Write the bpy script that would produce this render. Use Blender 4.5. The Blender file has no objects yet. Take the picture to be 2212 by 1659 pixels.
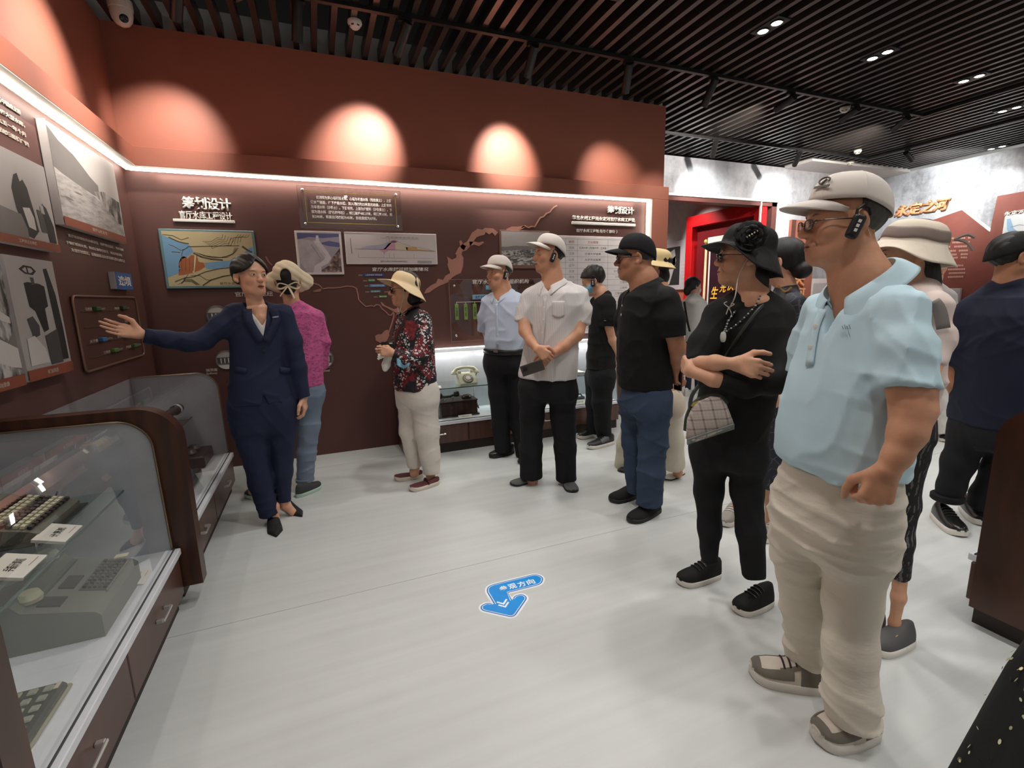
import bpy, bmesh, math, random
import numpy as np
from mathutils import Vector, Matrix
from mathutils.geometry import tessellate_polygon

SC = bpy.context.scene
COL = SC.collection
random.seed(7)
PI = math.pi

# ------------------------------------------------------------------ camera
CAM = np.array([0.0, 0.0, 1.40])
CR = np.array([0.92612095, -0.37642133, -0.02463676])
CU = np.array([0.09012775, 0.15737948, 0.98341684])
CF = np.array([0.36630176, 0.9129834, -0.17967844])
FPX = 1025.23
cam = bpy.data.cameras.new('camera')
cam.sensor_fit = 'HORIZONTAL'
cam.sensor_width = 36.0
cam.lens = 36.0 * FPX / 2212.0
cam.clip_start = 0.02
camo = bpy.data.objects.new('camera', cam)
COL.objects.link(camo)
camo.matrix_world = Matrix(((CR[0], CU[0], -CF[0], CAM[0]), (CR[1], CU[1], -CF[1], CAM[1]),
                            (CR[2], CU[2], -CF[2], CAM[2]), (0, 0, 0, 1)))
SC.camera = camo

# ------------------------------------------------------------------ view, world
SC.view_settings.view_transform = 'Standard'
SC.view_settings.look = 'None'
SC.view_settings.gamma = 1.0
SC.view_settings.use_curve_mapping = False
SC.view_settings.exposure = 0.0
W = bpy.data.worlds.new('world'); SC.world = W; W.use_nodes = True
W.node_tree.nodes['Background'].inputs[0].default_value = (1.0, 0.96, 0.92, 1)
W.node_tree.nodes['Background'].inputs[1].default_value = 0.30
SC.cycles.max_bounces = 6
SC.cycles.diffuse_bounces = 3
SC.cycles.glossy_bounces = 3
SC.cycles.transmission_bounces = 6
SC.cycles.transparent_max_bounces = 8
SC.cycles.caustics_reflective = False
SC.cycles.caustics_refractive = False
SC.cycles.sample_clamp_indirect = 4.0

def lamp(kind, name, loc, energy, color=(1, .93, .85), target=None, **kw):
    d = bpy.data.lights.new(name, kind); d.energy = energy; d.color = color
    for k, v in kw.items(): setattr(d, k, v)
    o = bpy.data.objects.new(name, d); COL.objects.link(o); o.location = loc
    if target is not None:
        o.rotation_euler = (Vector(target) - Vector(loc)).to_track_quat('-Z', 'Y').to_euler()
    return o

WARM = (1.0, 0.93, 0.86); COOL = (0.97, 1.0, 0.98); NEUT = (1.0, 0.98, 0.955)
# recessed twin downlights: every fitting carries its own spot (the room's main light)
DOWNLIGHTS = [(x, y) for y in (3.07, 1.75, 0.40, -1.2) for x in (0.72, 2.10, 3.48, 4.82, 6.24)] + [(9.66, 4.32), (7.75, 3.4), (7.75, 1.9)]
for (x, y) in DOWNLIGHTS:
    e = 125 if (x < 3 and y > 1) else 100
    lamp('SPOT', 'downward_beam', (x, y, 3.425), e, NEUT, (x, y, 0), spot_size=math.radians(112), spot_blend=.75, shadow_soft_size=.07)
for (x, y) in ((5.8, 7.4), (6.0, 9.2)):
    lamp('SPOT', 'downward_beam', (x, y, 3.3), 120, NEUT, (x, y, 0), spot_size=math.radians(130), spot_blend=.6, shadow_soft_size=.1)  # added spots that brighten the red room, no fittings above them

# ------------------------------------------------------------------ pixel helpers (2212 x 1659 frame)
def ray(x, y): return CF + CR * (x - 1106) / FPX - CU * (y - 829.5) / FPX
def at(x, y, X=None, Y=None, Z=None):
    d = ray(x, y)
    t = (X - CAM[0]) / d[0] if X is not None else (Y - CAM[1]) / d[1] if Y is not None else (Z - CAM[2]) / d[2]
    return CAM + t * d

# ------------------------------------------------------------------ materials
def lin(c):
    return tuple((v / 255.0 / 12.92 if v / 255.0 <= 0.04045 else ((v / 255.0 + 0.055) / 1.055) ** 2.4) for v in c)
class NT:
    def __init__(s, name):
        s.m = bpy.data.materials.new(name); s.m.use_nodes = True
        s.t = s.m.node_tree; s.b = s.t.nodes['Principled BSDF']
    def n(s, typ, **kw):
        nd = s.t.nodes.new(typ)
        for k, v in kw.items(): setattr(nd, k, v)
        return nd
    def l(s, a, b): s.t.links.new(a, b)
    def sv(s, sock, v):
        if isinstance(v, bpy.types.NodeSocket): s.l(v, sock)
        elif isinstance(v, (tuple, list)) and len(v) == 3 and sock.type == 'RGBA': sock.default_value = (*v, 1)
        else: sock.default_value = v
    def math(s, op, a, b=0.0, c=0.0, clamp=False):
        nd = s.n('ShaderNodeMath', operation=op, use_clamp=clamp)
        s.sv(nd.inputs[0], a); s.sv(nd.inputs[1], b); s.sv(nd.inputs[2], c); return nd.outputs[0]
    def mix(s, f, a, b):
        nd = s.n('ShaderNodeMix', data_type='RGBA'); s.sv(nd.inputs['Factor'], f)
        s.sv(nd.inputs[6], a); s.sv(nd.inputs[7], b); return nd.outputs[2]
    def coord(s, kind='Object', scale=(1, 1, 1), rot=(0, 0, 0), loc=(0, 0, 0)):
        tc = s.n('ShaderNodeTexCoord'); mp = s.n('ShaderNodeMapping')
        mp.inputs['Scale'].default_value = scale; mp.inputs['Rotation'].default_value = rot; mp.inputs['Location'].default_value = loc
        s.l(tc.outputs[kind], mp.inputs[0]); return mp.outputs[0]
    def noise(s, vec, scale, detail=4, rough=.55, out='Fac'):
        nd = s.n('ShaderNodeTexNoise'); s.l(vec, nd.inputs['Vector']); nd.inputs['Scale'].default_value = scale
        nd.inputs['Detail'].default_value = detail; nd.inputs['Roughness'].default_value = rough; return nd.outputs[out]
    def ramp(s, f, *stops):
        nd = s.n('ShaderNodeValToRGB'); s.sv(nd.inputs[0], f); el = nd.color_ramp.elements
        while len(el) < len(stops): el.new(0.5)
        for e, (p, c) in zip(el, stops): e.position = p; e.color = (*c, 1) if len(c) == 3 else c
        return nd.outputs[0]
    def bump(s, h, strength=.2, dist=.01):
        nd = s.n('ShaderNodeBump'); nd.inputs['Strength'].default_value = strength; nd.inputs['Distance'].default_value = dist
        s.l(h, nd.inputs['Height']); s.l(nd.outputs[0], s.b.inputs['Normal'])
    def out(s, col=None, rough=None, metal=None, spec=None):
        if col is not None: s.sv(s.b.inputs['Base Color'], col)
        if rough is not None: s.sv(s.b.inputs['Roughness'], rough)
        if metal is not None: s.b.inputs['Metallic'].default_value = metal
        if spec is not None: s.b.inputs['Specular IOR Level'].default_value = spec
        return s.m
MATS = {}
def flat(name, rgb, rough=.55, metal=0, spec=.5, var=.06, vscale=9, bump=0, bscale=150):
    """Procedural paint / plastic / metal: base colour with slight mottling and optional fine relief."""
    if name in MATS: return MATS[name]
    t = NT(name); c = lin(rgb); v = t.coord('Object')
    col = t.ramp(t.noise(v, vscale), (.3, tuple(k * (1 - var) for k in c)), (.7, tuple(min(1, k * (1 + var)) for k in c)))
    if bump: t.bump(t.noise(v, bscale, 2), bump, .002)
    MATS[name] = t.out(col, rough, metal, spec); return MATS[name]
def emit(name, rgb, strength):
    if name in MATS: return MATS[name]
    t = NT(name); t.out(lin(rgb), .5)
    t.b.inputs['Emission Color'].default_value = (*lin(rgb), 1); t.b.inputs['Emission Strength'].default_value = strength
    MATS[name] = t.m; return t.m
def glass(name, tint=(.93, .95, .94), rough=.02, mixf=.0):
    """thin clear sheet: mostly see-through with mirror-like reflections"""
    if name in MATS: return MATS[name]
    t = NT(name)
    tr = t.n('ShaderNodeBsdfTransparent'); tr.inputs[0].default_value = (*tint, 1)
    gl = t.n('ShaderNodeBsdfGlossy'); gl.inputs['Roughness'].default_value = rough; gl.inputs[0].default_value = (1, 1, 1, 1)
    lw = t.n('ShaderNodeLayerWeight'); lw.inputs[0].default_value = .5
    f = t.math('MULTIPLY_ADD', t.math('POWER', lw.outputs['Facing'], 4.0), .85, .045 + mixf, clamp=True)
    mx = t.n('ShaderNodeMixShader'); t.l(f, mx.inputs[0]); t.l(tr.outputs[0], mx.inputs[1]); t.l(gl.outputs[0], mx.inputs[2])
    t.l(mx.outputs[0], t.t.nodes['Material Output'].inputs[0]); MATS[name] = t.m; return t.m

# ------------------------------------------------------------------ objects
def props(o, label=None, cat=None, group=None, kind=None):
    if label: o['label'] = label
    if cat: o['category'] = cat
    if group: o['group'] = group
    if kind: o['kind'] = kind
    return o
def thing(name, loc, label, cat, group=None, kind=None, rz=0):
    o = bpy.data.objects.new(name, None); o.empty_display_size = .1; COL.objects.link(o)
    o.location = loc; o.rotation_euler = (0, 0, rz); return props(o, label, cat, group, kind)
def offset(o):
    v = Vector((0, 0, 0))
    while o is not None: v += o.location; o = o.parent
    return v
def link(name, me, parent=None, label=None, kind=None):
    """mesh given in world coordinates; stored relative to its parents"""
    o = bpy.data.objects.new(name, me); COL.objects.link(o)
    if parent is not None:
        me.transform(Matrix.Translation(-offset(parent))); o.parent = parent
    return props(o, label, None, None, kind)
def rehome(o, loc):
    """give a top-level mesh an origin at its base"""
    o.data.transform(Matrix.Translation(-Vector(loc))); o.location = loc; return o

class MB:
    """mesh collector"""
    def __init__(s): s.v = []; s.f = []; s.mi = []; s.m = 0
    def add(s, vs, fs):
        b = len(s.v); s.v += [tuple(map(float, p)) for p in vs]
        for f in fs: s.f.append([b + i for i in f]); s.mi.append(s.m)
        return s
    def box(s, lo, hi, bev=0):
        (a, b, c), (d, e, f) = lo, hi
        if bev:
            r = min(bev, abs(d - a) / 2.01, abs(e - b) / 2.01, abs(f - c) / 2.01)
            vs = []; X = ((a, a + r), (d, d - r)); Y = ((b, b + r), (e, e - r)); Z = ((c, c + r), (f, f - r))
            idx = {}
            for i in (0, 1):
                for j in (0, 1):
                    for k in (0, 1):
                        for ax, p in enumerate(((X[i][0], Y[j][1], Z[k][1]), (X[i][1], Y[j][0], Z[k][1]), (X[i][1], Y[j][1], Z[k][0]))):
                            idx[i, j, k, ax] = len(vs); vs.append(p)
            F = []
            g = lambda *q: idx[q]
            F += [[g(0, 0, 0, 0), g(0, 0, 1, 0), g(0, 1, 1, 0), g(0, 1, 0, 0)], [g(1, 0, 0, 0), g(1, 1, 0, 0), g(1, 1, 1, 0), g(1, 0, 1, 0)],
                  [g(0, 0, 0, 1), g(1, 0, 0, 1), g(1, 0, 1, 1), g(0, 0, 1, 1)], [g(0, 1, 0, 1), g(0, 1, 1, 1), g(1, 1, 1, 1), g(1, 1, 0, 1)],
                  [g(0, 0, 0, 2), g(0, 1, 0, 2), g(1, 1, 0, 2), g(1, 0, 0, 2)], [g(0, 0, 1, 2), g(1, 0, 1, 2), g(1, 1, 1, 2), g(0, 1, 1, 2)]]
            for p in (0, 1):
                for q in (0, 1):
                    F.append([g(p, q, 0, 0), g(p, q, 1, 0), g(p, q, 1, 1), g(p, q, 0, 1)])
                    F.append([g(p, 0, q, 0), g(p, 1, q, 0), g(p, 1, q, 2), g(p, 0, q, 2)])
                    F.append([g(0, p, q, 1), g(1, p, q, 1), g(1, p, q, 2), g(0, p, q, 2)])
                    for r2 in (0, 1): F.append([g(p, q, r2, 0), g(p, q, r2, 1), g(p, q, r2, 2)])
            return s.add(vs, F)
        vs = [(x, y, z) for x in (a, d) for y in (b, e) for z in (c, f)]
        return s.add(vs, [(0, 1, 3, 2), (4, 6, 7, 5), (0, 4, 5, 1), (2, 3, 7, 6), (0, 2, 6, 4), (1, 5, 7, 3)])
    def obox(s, c, ax, ay, az, h):
        c = np.array(c, float); A = [np.array(a, float) * k for a, k in zip((ax, ay, az), h)]
        vs = [c + i * A[0] + j * A[1] + k * A[2] for i in (-1, 1) for j in (-1, 1) for k in (-1, 1)]
        return s.add(vs, [(0, 1, 3, 2), (4, 6, 7, 5), (0, 4, 5, 1), (2, 3, 7, 6), (0, 2, 6, 4), (1, 5, 7, 3)])
    def tube(s, pts, r, n=8, cap=True, flatten=None):
        P = [np.array(p, float) for p in pts]; R = r if isinstance(r, (list, tuple)) else [r] * len(P)
        vs = []; up = None
        for i, p in enumerate(P):
            d = P[min(i + 1, len(P) - 1)] - P[max(i - 1, 0)]; d = d / (np.linalg.norm(d) + 1e-9)
            if up is None:
                up = np.array((0, 0, 1.0)) if abs(d[2]) < .9 else np.array((1.0, 0, 0))
            a = np.cross(d, up); a /= np.linalg.norm(a) + 1e-9; b = np.cross(a, d); up = b
            fl = flatten or 1
            vs += [p + R[i] * (math.cos(t) * a + fl * math.sin(t) * b) for t in np.linspace(0, 2 * PI, n, endpoint=False)]
        F = [(i * n + j, i * n + (j + 1) % n, (i + 1) * n + (j + 1) % n, (i + 1) * n + j) for i in range(len(P) - 1) for j in range(n)]
        if cap: F += [tuple(range(n))[::-1], tuple(range((len(P) - 1) * n, len(P) * n))]
        return s.add(vs, F)
    def lathe(s, prof, c=(0, 0, 0), n=24, axis=(0, 0, 1)):
        ax = np.array(axis, float); ax /= np.linalg.norm(ax)
        a = np.cross(ax, (0, 1, 0) if abs(ax[1]) < .9 else (1, 0, 0)); a /= np.linalg.norm(a); b = np.cross(ax, a)
        vs = [np.array(c) + ax * z + r * (math.cos(t) * a + math.sin(t) * b) for r, z in prof for t in np.linspace(0, 2 * PI, n, endpoint=False)]
        F = [(i * n + j, i * n + (j + 1) % n, (i + 1) * n + (j + 1) % n, (i + 1) * n + j) for i in range(len(prof) - 1) for j in range(n)]
        if prof[0][0] > 1e-6: F.append(tuple(range(n))[::-1])
        if prof[-1][0] > 1e-6: F.append(tuple(range((len(prof) - 1) * n, len(prof) * n)))
        return s.add(vs, F)
    def prism(s, poly, fn, d0, d1):
        """poly 2d points, fn(u, v, d) -> 3d"""
        n = len(poly)
        vs = [fn(u, v, d0) for u, v in poly] + [fn(u, v, d1) for u, v in poly]
        T_ = tessellate_polygon([[Vector((p[0], p[1], 0)) for p in poly]]) if n > 4 else [tuple(range(n))]
        F = [(i, (i + 1) % n, n + (i + 1) % n, n + i) for i in range(n)] + [tuple(t)[::-1] for t in T_] + [tuple(n + i for i in t) for t in T_]
        return s.add(vs, F)
    def grid(s, fn, nu, nv, closed_u=False):
        vs = [fn(i / (nu - (0 if closed_u else 1)), j / (nv - 1)) for j in range(nv) for i in range(nu)]
        F = []
        for j in range(nv - 1):
            for i in range(nu if closed_u else nu - 1):
                k = (i + 1) % nu; F.append((j * nu + i, j * nu + k, (j + 1) * nu + k, (j + 1) * nu + i))
        return s.add(vs, F)
    def mesh(s, name, mats, smooth=30):
        me = bpy.data.meshes.new(name); me.from_pydata(s.v, [], s.f)
        for m in (mats if isinstance(mats, (list, tuple)) else [mats]): me.materials.append(m)
        if any(s.mi): me.polygons.foreach_set('material_index', s.mi)
        bm = bmesh.new(); bm.from_mesh(me); bmesh.ops.recalc_face_normals(bm, faces=bm.faces); bm.to_mesh(me); bm.free()
        if smooth:
            me.polygons.foreach_set('use_smooth', [True] * len(me.polygons)); me.set_sharp_from_angle(angle=math.radians(smooth))
        me.update(); return me
    def build(s, name, mats, parent=None, label=None, kind=None, smooth=30):
        return link(name, s.mesh(name, mats, smooth), parent, label, kind)
    def top(s, name, mats, loc, label, cat, group=None, kind=None, smooth=30):
        o = link(name, s.mesh(name, mats, smooth)); rehome(o, loc); return props(o, label, cat, group, kind)
def solid(me_obj, th, off=-1):
    m = me_obj.modifiers.new('thickness', 'SOLIDIFY'); m.thickness = th; m.offset = off; return me_obj

_DG = None
def text_mesh(body, size, depth=0.0, align='CENTER', bold=0.0, spacing=1.0, line=1.0, shear=0.0, xscale=1.0):
    """lettering as a mesh in the local XY plane"""
    cu = bpy.data.curves.new('text', 'FONT'); cu.body = body; cu.size = size; cu.align_x = align; cu.align_y = 'CENTER'
    cu.extrude = depth / 2; cu.offset = bold * .6; cu.space_character = spacing; cu.space_line = line; cu.resolution_u = 2; cu.shear = shear
    o = bpy.data.objects.new('text', cu); COL.objects.link(o)
    dg = bpy.context.evaluated_depsgraph_get(); me = bpy.data.meshes.new_from_object(o.evaluated_get(dg))
    bpy.data.objects.remove(o); bpy.data.curves.remove(cu)
    if xscale != 1.0: me.transform(Matrix.Scale(xscale, 4, (1, 0, 0)))
    return me
def frame_matrix(o, ax, ay):
    ax = Vector(ax).normalized(); ay = Vector(ay).normalized(); az = ax.cross(ay)
    return Matrix(((ax[0], ay[0], az[0], o[0]), (ax[1], ay[1], az[1], o[1]), (ax[2], ay[2], az[2], o[2]), (0, 0, 0, 1)))
def write(name, body, pos, ax, ay, size, mat, parent=None, fit=None, **kw):
    """put lettering at pos with baseline direction ax and up direction ay; fit = (width, height) stretches it to that box"""
    me = text_mesh(body, size, **kw)
    if fit:
        co = np.empty(len(me.vertices) * 3); me.vertices.foreach_get('co', co); co = co.reshape(-1, 3)
        lo, hi = co.min(0), co.max(0); c = (lo + hi) / 2
        sx = fit[0] / max(hi[0] - lo[0], 1e-6); sy = fit[1] / max(hi[1] - lo[1], 1e-6) if fit[1] else sx
        me.transform(Matrix.Diagonal((sx, sy, 1, 1)) @ Matrix.Translation((-c[0], -c[1], 0)))
    me.transform(frame_matrix(pos, ax, ay)); me.name = name
    me.materials.clear(); me.materials.append(mat)
    return link(name, me, parent)
# ================================================================== ROOM
XL, YB = -1.25, 4.60            # left wall plane, back (brown) wall plane
ZW, ZS = 3.42, 3.44             # wall top, underside of the ceiling slats
XE = 3.75                       # right end of the brown wall
YG, XR = 6.10, 9.95             # grey wall behind the doorway side, grey right wall

def paint(name, rgb, rough=.62, var=.05):
    t = NT(name); c = lin(rgb); v = t.coord('Object')
    n = t.noise(v, 1.3, 3)
    col = t.ramp(n, (.3, tuple(k * (1 - var) for k in c)), (.7, tuple(k * (1 + var) for k in c)))
    t.bump(t.noise(v, 260, 2), .06, .001)
    MATS[name] = t.out(col, rough); return t.m
M_UP = paint('terracotta_paint', (158, 96, 77)); M_LOW = paint('dark_brown_paint', (86, 51, 45))
M_LOWL = M_LOW
def concrete():
    t = NT('concrete_print'); v = t.coord('Object')
    n1 = t.noise(v, 1.1, 8, .62); n2 = t.noise(v, 14, 6, .7); n3 = t.noise(t.coord('Object', (6, 6, .9)), 1.2, 4)
    f = t.math('ADD', t.math('MULTIPLY', n1, .75), t.math('MULTIPLY', n2, .25))
    f = t.math('ADD', t.math('MULTIPLY', f, .8), t.math('MULTIPLY', n3, .2))
    c = t.ramp(f, (.34, lin((96, 94, 97))), (.46, lin((158, 158, 162))), (.6, lin((190, 191, 196))), (.75, lin((205, 205, 208))))
    vo = t.n('ShaderNodeTexVoronoi'); t.l(v, vo.inputs['Vector']); vo.inputs['Scale'].default_value = 9
    pit = t.math('LESS_THAN', vo.outputs['Distance'], t.math('MULTIPLY', t.noise(v, 3, 2), .13))
    c = t.mix(t.math('MULTIPLY', pit, .5), c, lin((80, 78, 80)))
    t.bump(n2, .15, .004); return t.out(c, .6)
M_CON = concrete()
M_WHITE = flat('white_wall_paint', (214, 209, 205), .7)
M_BLACK = flat('black_ceiling_void', (12, 12, 12), .9)
def floor_mat():
    t = NT('grey_vinyl_floor'); v = t.coord('Object')
    n = t.noise(v, .9, 4); s = t.noise(t.coord('Object', (.35, 9, 1)), 2.2, 3)
    f = t.math('ADD', t.math('MULTIPLY', n, .6), t.math('MULTIPLY', s, .4))
    c = t.ramp(f, (.35, lin((190, 192, 189))), (.65, lin((205, 207, 205))))
    r = t.math('MULTIPLY_ADD', n, .15, .33)
    t.bump(t.noise(v, 340, 2), .03, .001); return t.out(c, r, spec=.4)
M_FLOOR = floor_mat()

# floor: vinyl sheets laid side by side, thin open seams between them
fl = MB().box((XL - .2, -3.2, -.12), (12, 12.2, -.004)).top('floor', flat('floor_screed', (150, 148, 142), .8), (0, 0, -.12), None, None, kind='structure')
ys = [-3.2, -1.76, .24, 2.24, 4.24, 6.24, 8.24, 10.24, 12.2]
for a, b in zip(ys[:-1], ys[1:]):
    MB().box((XL - .2, a + .0012, -.004), (12, b - .0012, 0)).build('floor_sheet', M_FLOOR, fl)

# left wall
wl = MB(); wl.box((XL - .15, -3.2, 0), (XL, YB + .08, 2.44)); wl.m = 1; wl.box((XL - .15, -3.2, 2.44), (XL, YB + .08, ZW))
wl = wl.top('wall_left', [M_LOWL, M_UP], (XL, 0, 0), None, None, kind='structure')
# brown back wall
wb = MB(); wb.box((XL, YB, 0), (XE, YB + .08, 2.44)); wb.m = 1; wb.box((XL, YB, 2.44), (XE, YB + .08, ZW))
wb = wb.top('wall_back', [M_LOW, M_UP], (XL, YB, 0), None, None, kind='structure')
# white building wall showing between the slats above
MB().box((XL - .15, YB + .085, 2.5), (XE + .02, YB + .16, 3.64)).top('wall_service', M_WHITE, (0, YB + .1, 2.5), None, None, kind='structure')
MB().box((XL - .22, -3.2, 2.5), (XL - .155, YB + .16, 3.64)).top('wall_service_left', M_WHITE, (XL - .2, 0, 2.5), None, None, kind='structure')
# fascias with an LED strip under them
M_LED = emit('led_strip_light', (255, 250, 238), 14.0)
M_SOF = flat('pale_soffit', (206, 200, 190), .6)
def valance(name, lo, hi, led_lo, led_hi, sof_lo, sof_hi):
    o = MB().box(lo, hi, .002).top(name, M_UP, lo, None, None, kind='structure')
    MB().box(sof_lo, sof_hi).build('soffit', M_SOF, o)
    MB().box(led_lo, led_hi).build('light_strip', M_LED, o, label='lit white led strip')
    return o
D = .105
valance('trim_1', (XL, -3.2, 2.425), (XL + D, YB - D, 2.56), (XL + .028, -3.2, 2.405), (XL + .05, YB - .045, 2.419), (XL + .001, -3.2, 2.4195), (XL + D, YB - D, 2.4245))
valance('trim_2', (XL, YB - D, 2.425), (XE - .01, YB, 2.56), (XL + .05, YB - .05, 2.405), (XE - .235, YB - .028, 2.419), (XL + D, YB - D, 2.4195), (XE - .235, YB - .001, 2.4245))
valance('trim_3', (XE - .23, YB - D, 0), (XE - .01, YB, 2.4245), (XE - .245, YB - .05, .95), (XE - .236, YB - .028, 2.40), (XE - .2355, YB - D, .95), (XE - .2305, YB - .001, 2.4185))
for (x0, x1, n) in ((XL + .2, XE - .4, 7),):
    for i in range(n):
        x = x0 + (x1 - x0) * (i + .5) / n
        lamp('AREA', 'strip_glow', (x, YB - .045, 2.40), 1.5, (1, .95, .84), (x, YB - .02, 0), shape='RECTANGLE', size=(x1 - x0) / n, size_y=.02)
for i in range(5):
    y = -.5 + i * 1.1
    o = lamp('AREA', 'strip_glow', (XL + .045, y, 2.40), 1.5, (1, .97, .88), (XL + .03, y, 0), shape='RECTANGLE', size=.02, size_y=1.1)
    o.rotation_euler = (0, math.radians(-1), 0)

# ceiling: dark void slab with black metal slats (baffles), each its own piece
ce = MB().box((XL - .3, -3.3, 3.95), (12, 12.2, 4.05)).top('ceiling', M_BLACK, (0, 0, 3.95), None, None, kind='structure')
t = NT('black_slat_metal'); v = t.coord('Object', (1, .2, 1))
t.b.inputs['Coat Weight'].default_value = .25; t.b.inputs['Coat Roughness'].default_value = .25
M_SLAT = t.out(t.ramp(t.noise(v, 8), (.3, lin((38, 34, 32))), (.7, lin((47, 42, 39)))), .38, spec=.6)
slat_me = {}
n_sl = 83
for i in range(n_sl):
    x = -1.17 + i * .1342
    y1 = YB + .07 if x < XE else YG + .04
    key = round(y1, 2)
    if key not in slat_me:
        mb = MB(); w, h = .021, .11
        mb.box((-w, -3.2, 0), (w, y1, h)); slat_me[key] = mb.mesh('ceiling_slat', M_SLAT)
    if 7.50 < x < 9.9 and y1 > 6:     # stop at the white bulkhead
        k2 = 'b'
        if k2 not in slat_me: slat_me[k2] = MB().box((-.021, -3.2, 0), (.021, 5.58, .11)).mesh('ceiling_slat', M_SLAT)
        me = slat_me[k2]
    else: me = slat_me[key]
    o = bpy.data.objects.new('ceiling_slat', me); COL.objects.link(o); o.location = (x, 0, ZS - 3.95); o.parent = ce
# carriers over the slats
for y in (-2, -.6, .8, 2.2, 3.6, 5.0): MB().box((XL, y, ZS + .112), (XR, y + .05, ZS + .16)).build('ceiling_carrier', M_BLACK, ce)
# white bulkhead in the far corner
MB().box((7.45, 5.6, 3.40), (9.94, YG, 3.94), .004).top('trim_4', M_WHITE, (8.7, 5.8, 3.4), None, None, kind='structure')

# grey wall with the doorway to the red room
gw = MB()
gw.box((XE - .3, YG, 2.87), (XR, YG + .16, ZW)); gw.box((7.33, YG, 0), (XR, YG + .16, 2.87)); gw.box((XE - .3, YG, 0), (4.90, YG + .16, 2.87))
gw.top('wall_grey', M_CON, (7, YG, 0), None, None, kind='structure')
M_FRAME = flat('door_lining_brown', (88, 52, 46), .5); M_EDGE = flat('pale_edge_trim', (226, 222, 214), .5)
dt = MB(); dt.box((7.22, YG - .012, 0), (7.33, YG + .16, 2.87)); dt.box((4.90, YG - .012, 2.79), (7.33, YG + .16, 2.87)); dt.box((4.90, YG - .012, 0), (4.97, YG + .16, 2.79))
dt = dt.top('trim_5', M_FRAME, (6, YG, 0), None, None, kind='structure')
MB().box((4.965, YG - .03, 2.855), (7.35, YG - .012, 2.89)).build('edge_strip', M_EDGE, dt)
MB().box((4.955, YG - .03, 0), (4.985, YG - .012, 2.89)).build('edge_strip', M_EDGE, dt)
MB().box((XR, -3.2, 0), (XR + .15, YG + .16, ZW)).top('wall_right', M_CON, (XR, 2, 0), None, None, kind='structure')
MB().box((XE, YB + .16, 0), (XE + .06, YG, ZW)).top('wall_passage', M_WHITE, (XE, 5, 0), None, None, kind='structure')

# red room beyond the doorway
XQ = 7.14
rr = MB(); rr.box((XQ, YG + .17, 0), (XQ + .1, 11.4, 2.36)); rr.m = 1; rr.box((XQ, YG + .17, 2.36), (XQ + .1, 11.4, 3.3))
rr.top('wall_red_room', [paint('terracotta_band', (178, 96, 74)), M_WHITE], (XQ, 9, 0), None, None, kind='structure')
MB().box((3.9, 11.4, 0), (XQ + .1, 11.5, 3.3)).top('wall_red_room_end', M_WHITE, (5.5, 11.4, 0), None, None, kind='structure')
MB().box((3.9, YG + .17, 0), (4.0, 11.4, 3.3)).top('wall_red_room_left', M_UP, (4, 9, 0), None, None, kind='structure')
r2 = MB().box((3.9, YG + .17, 3.5), (XQ + .1, 11.5, 3.6)).top('ceiling_red_room', M_BLACK, (5.5, 9, 3.5), None, None, kind='structure')
for i in range(24):
    MB().box((4.0 + i * .13, YG + .2, 3.32), (4.042 + i * .13, 11.4, 3.42)).build('ceiling_slat', M_SLAT, r2)

# ------------------------------------------------------------------ ceiling fittings
M_LAMPB = flat('lamp_black', (22, 21, 21), .45); M_PLW = flat('detector_white', (222, 216, 206), .45)
M_LENS = emit('lamp_lens', (255, 248, 236), 18.0)
def track(name, a, b, label):
    a = np.array(a); b = np.array(b); d = (b - a) / np.linalg.norm(b - a); s = np.cross(d, (0, 0, 1))
    L = np.linalg.norm(b - a)
    o = thing(name, (a + b) / 2, label, 'light track')
    MB().obox((a + b) / 2, d, s, (0, 0, 1), (L / 2, .018, .014)).build('rail', M_LAMPB, o)
    for e in (a, b): MB().obox(e, d, s, (0, 0, 1), (.03, .024, .018)).build('end_cap', M_LAMPB, o)
    return o
ZT = 3.422
track('light_track', (-1.0, 3.85, ZT), (6.95, 3.85, ZT), 'black ceiling light track running along in front of the brown wall')
track('light_track', (6.95, -2.5, ZT), (6.95, 3.80, ZT), 'black ceiling light track joining the long one at its far right end')
track('light_track', (3.9, 5.30, ZT), (8.3, 5.30, ZT), 'black ceiling light track in front of the grey doorway wall')
track('light_track', (8.3, -2.5, ZT), (8.3, 5.25, ZT), 'black ceiling light track in front of the grey right wall')
def spotlamp(p, aim, label, group=None, energy=0, size=46, blend=1.0, L=.19, r=.036, lit=False, color=WARM, soft=.03):
    """cylindrical track spot: box adapter, stem, hinged can aimed at a point"""
    p = np.array(p, float); aim = np.array(aim, float)
    o = thing('track_spotlight', p, label, 'spotlight', group)
    MB().box(p + (-.05, -.017, -.045), p + (.05, .017, -.014), .004).build('adapter', M_LAMPB, o)
    h = p + (0, 0, -.085); MB().tube([p + (0, 0, -.04), h], .009, 8).build('stem', M_LAMPB, o)
    d = aim - h; d /= np.linalg.norm(d)
    MB().lathe([(0, -.05), (r * .9, -.05), (r, -.04), (r, L - .02), (r * .97, L - .005), (r * .8, L - .005), (r * .76, L - .03)], h, 20, d).build('lamp_body', M_LAMPB, o)
    MB().lathe([(0, L - .03), (r * .76, L - .03)], h, 16, d).build('lens', M_LENS if lit else flat('lamp_lens_dim', (120, 112, 100), .2), o)
    if energy: lamp('SPOT', 'spotlight_beam', tuple(h + d * (L + .01)), energy, color, tuple(aim), spot_size=math.radians(size), spot_blend=blend, shadow_soft_size=soft)
    return o
ords = ['first', 'second', 'third', 'fourth', 'fifth', 'sixth', 'seventh', 'eighth', 'ninth']
TX = [-.62, .06, .78, 1.80, 2.72, 3.68, 4.72, 5.72, 6.62]
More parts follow.
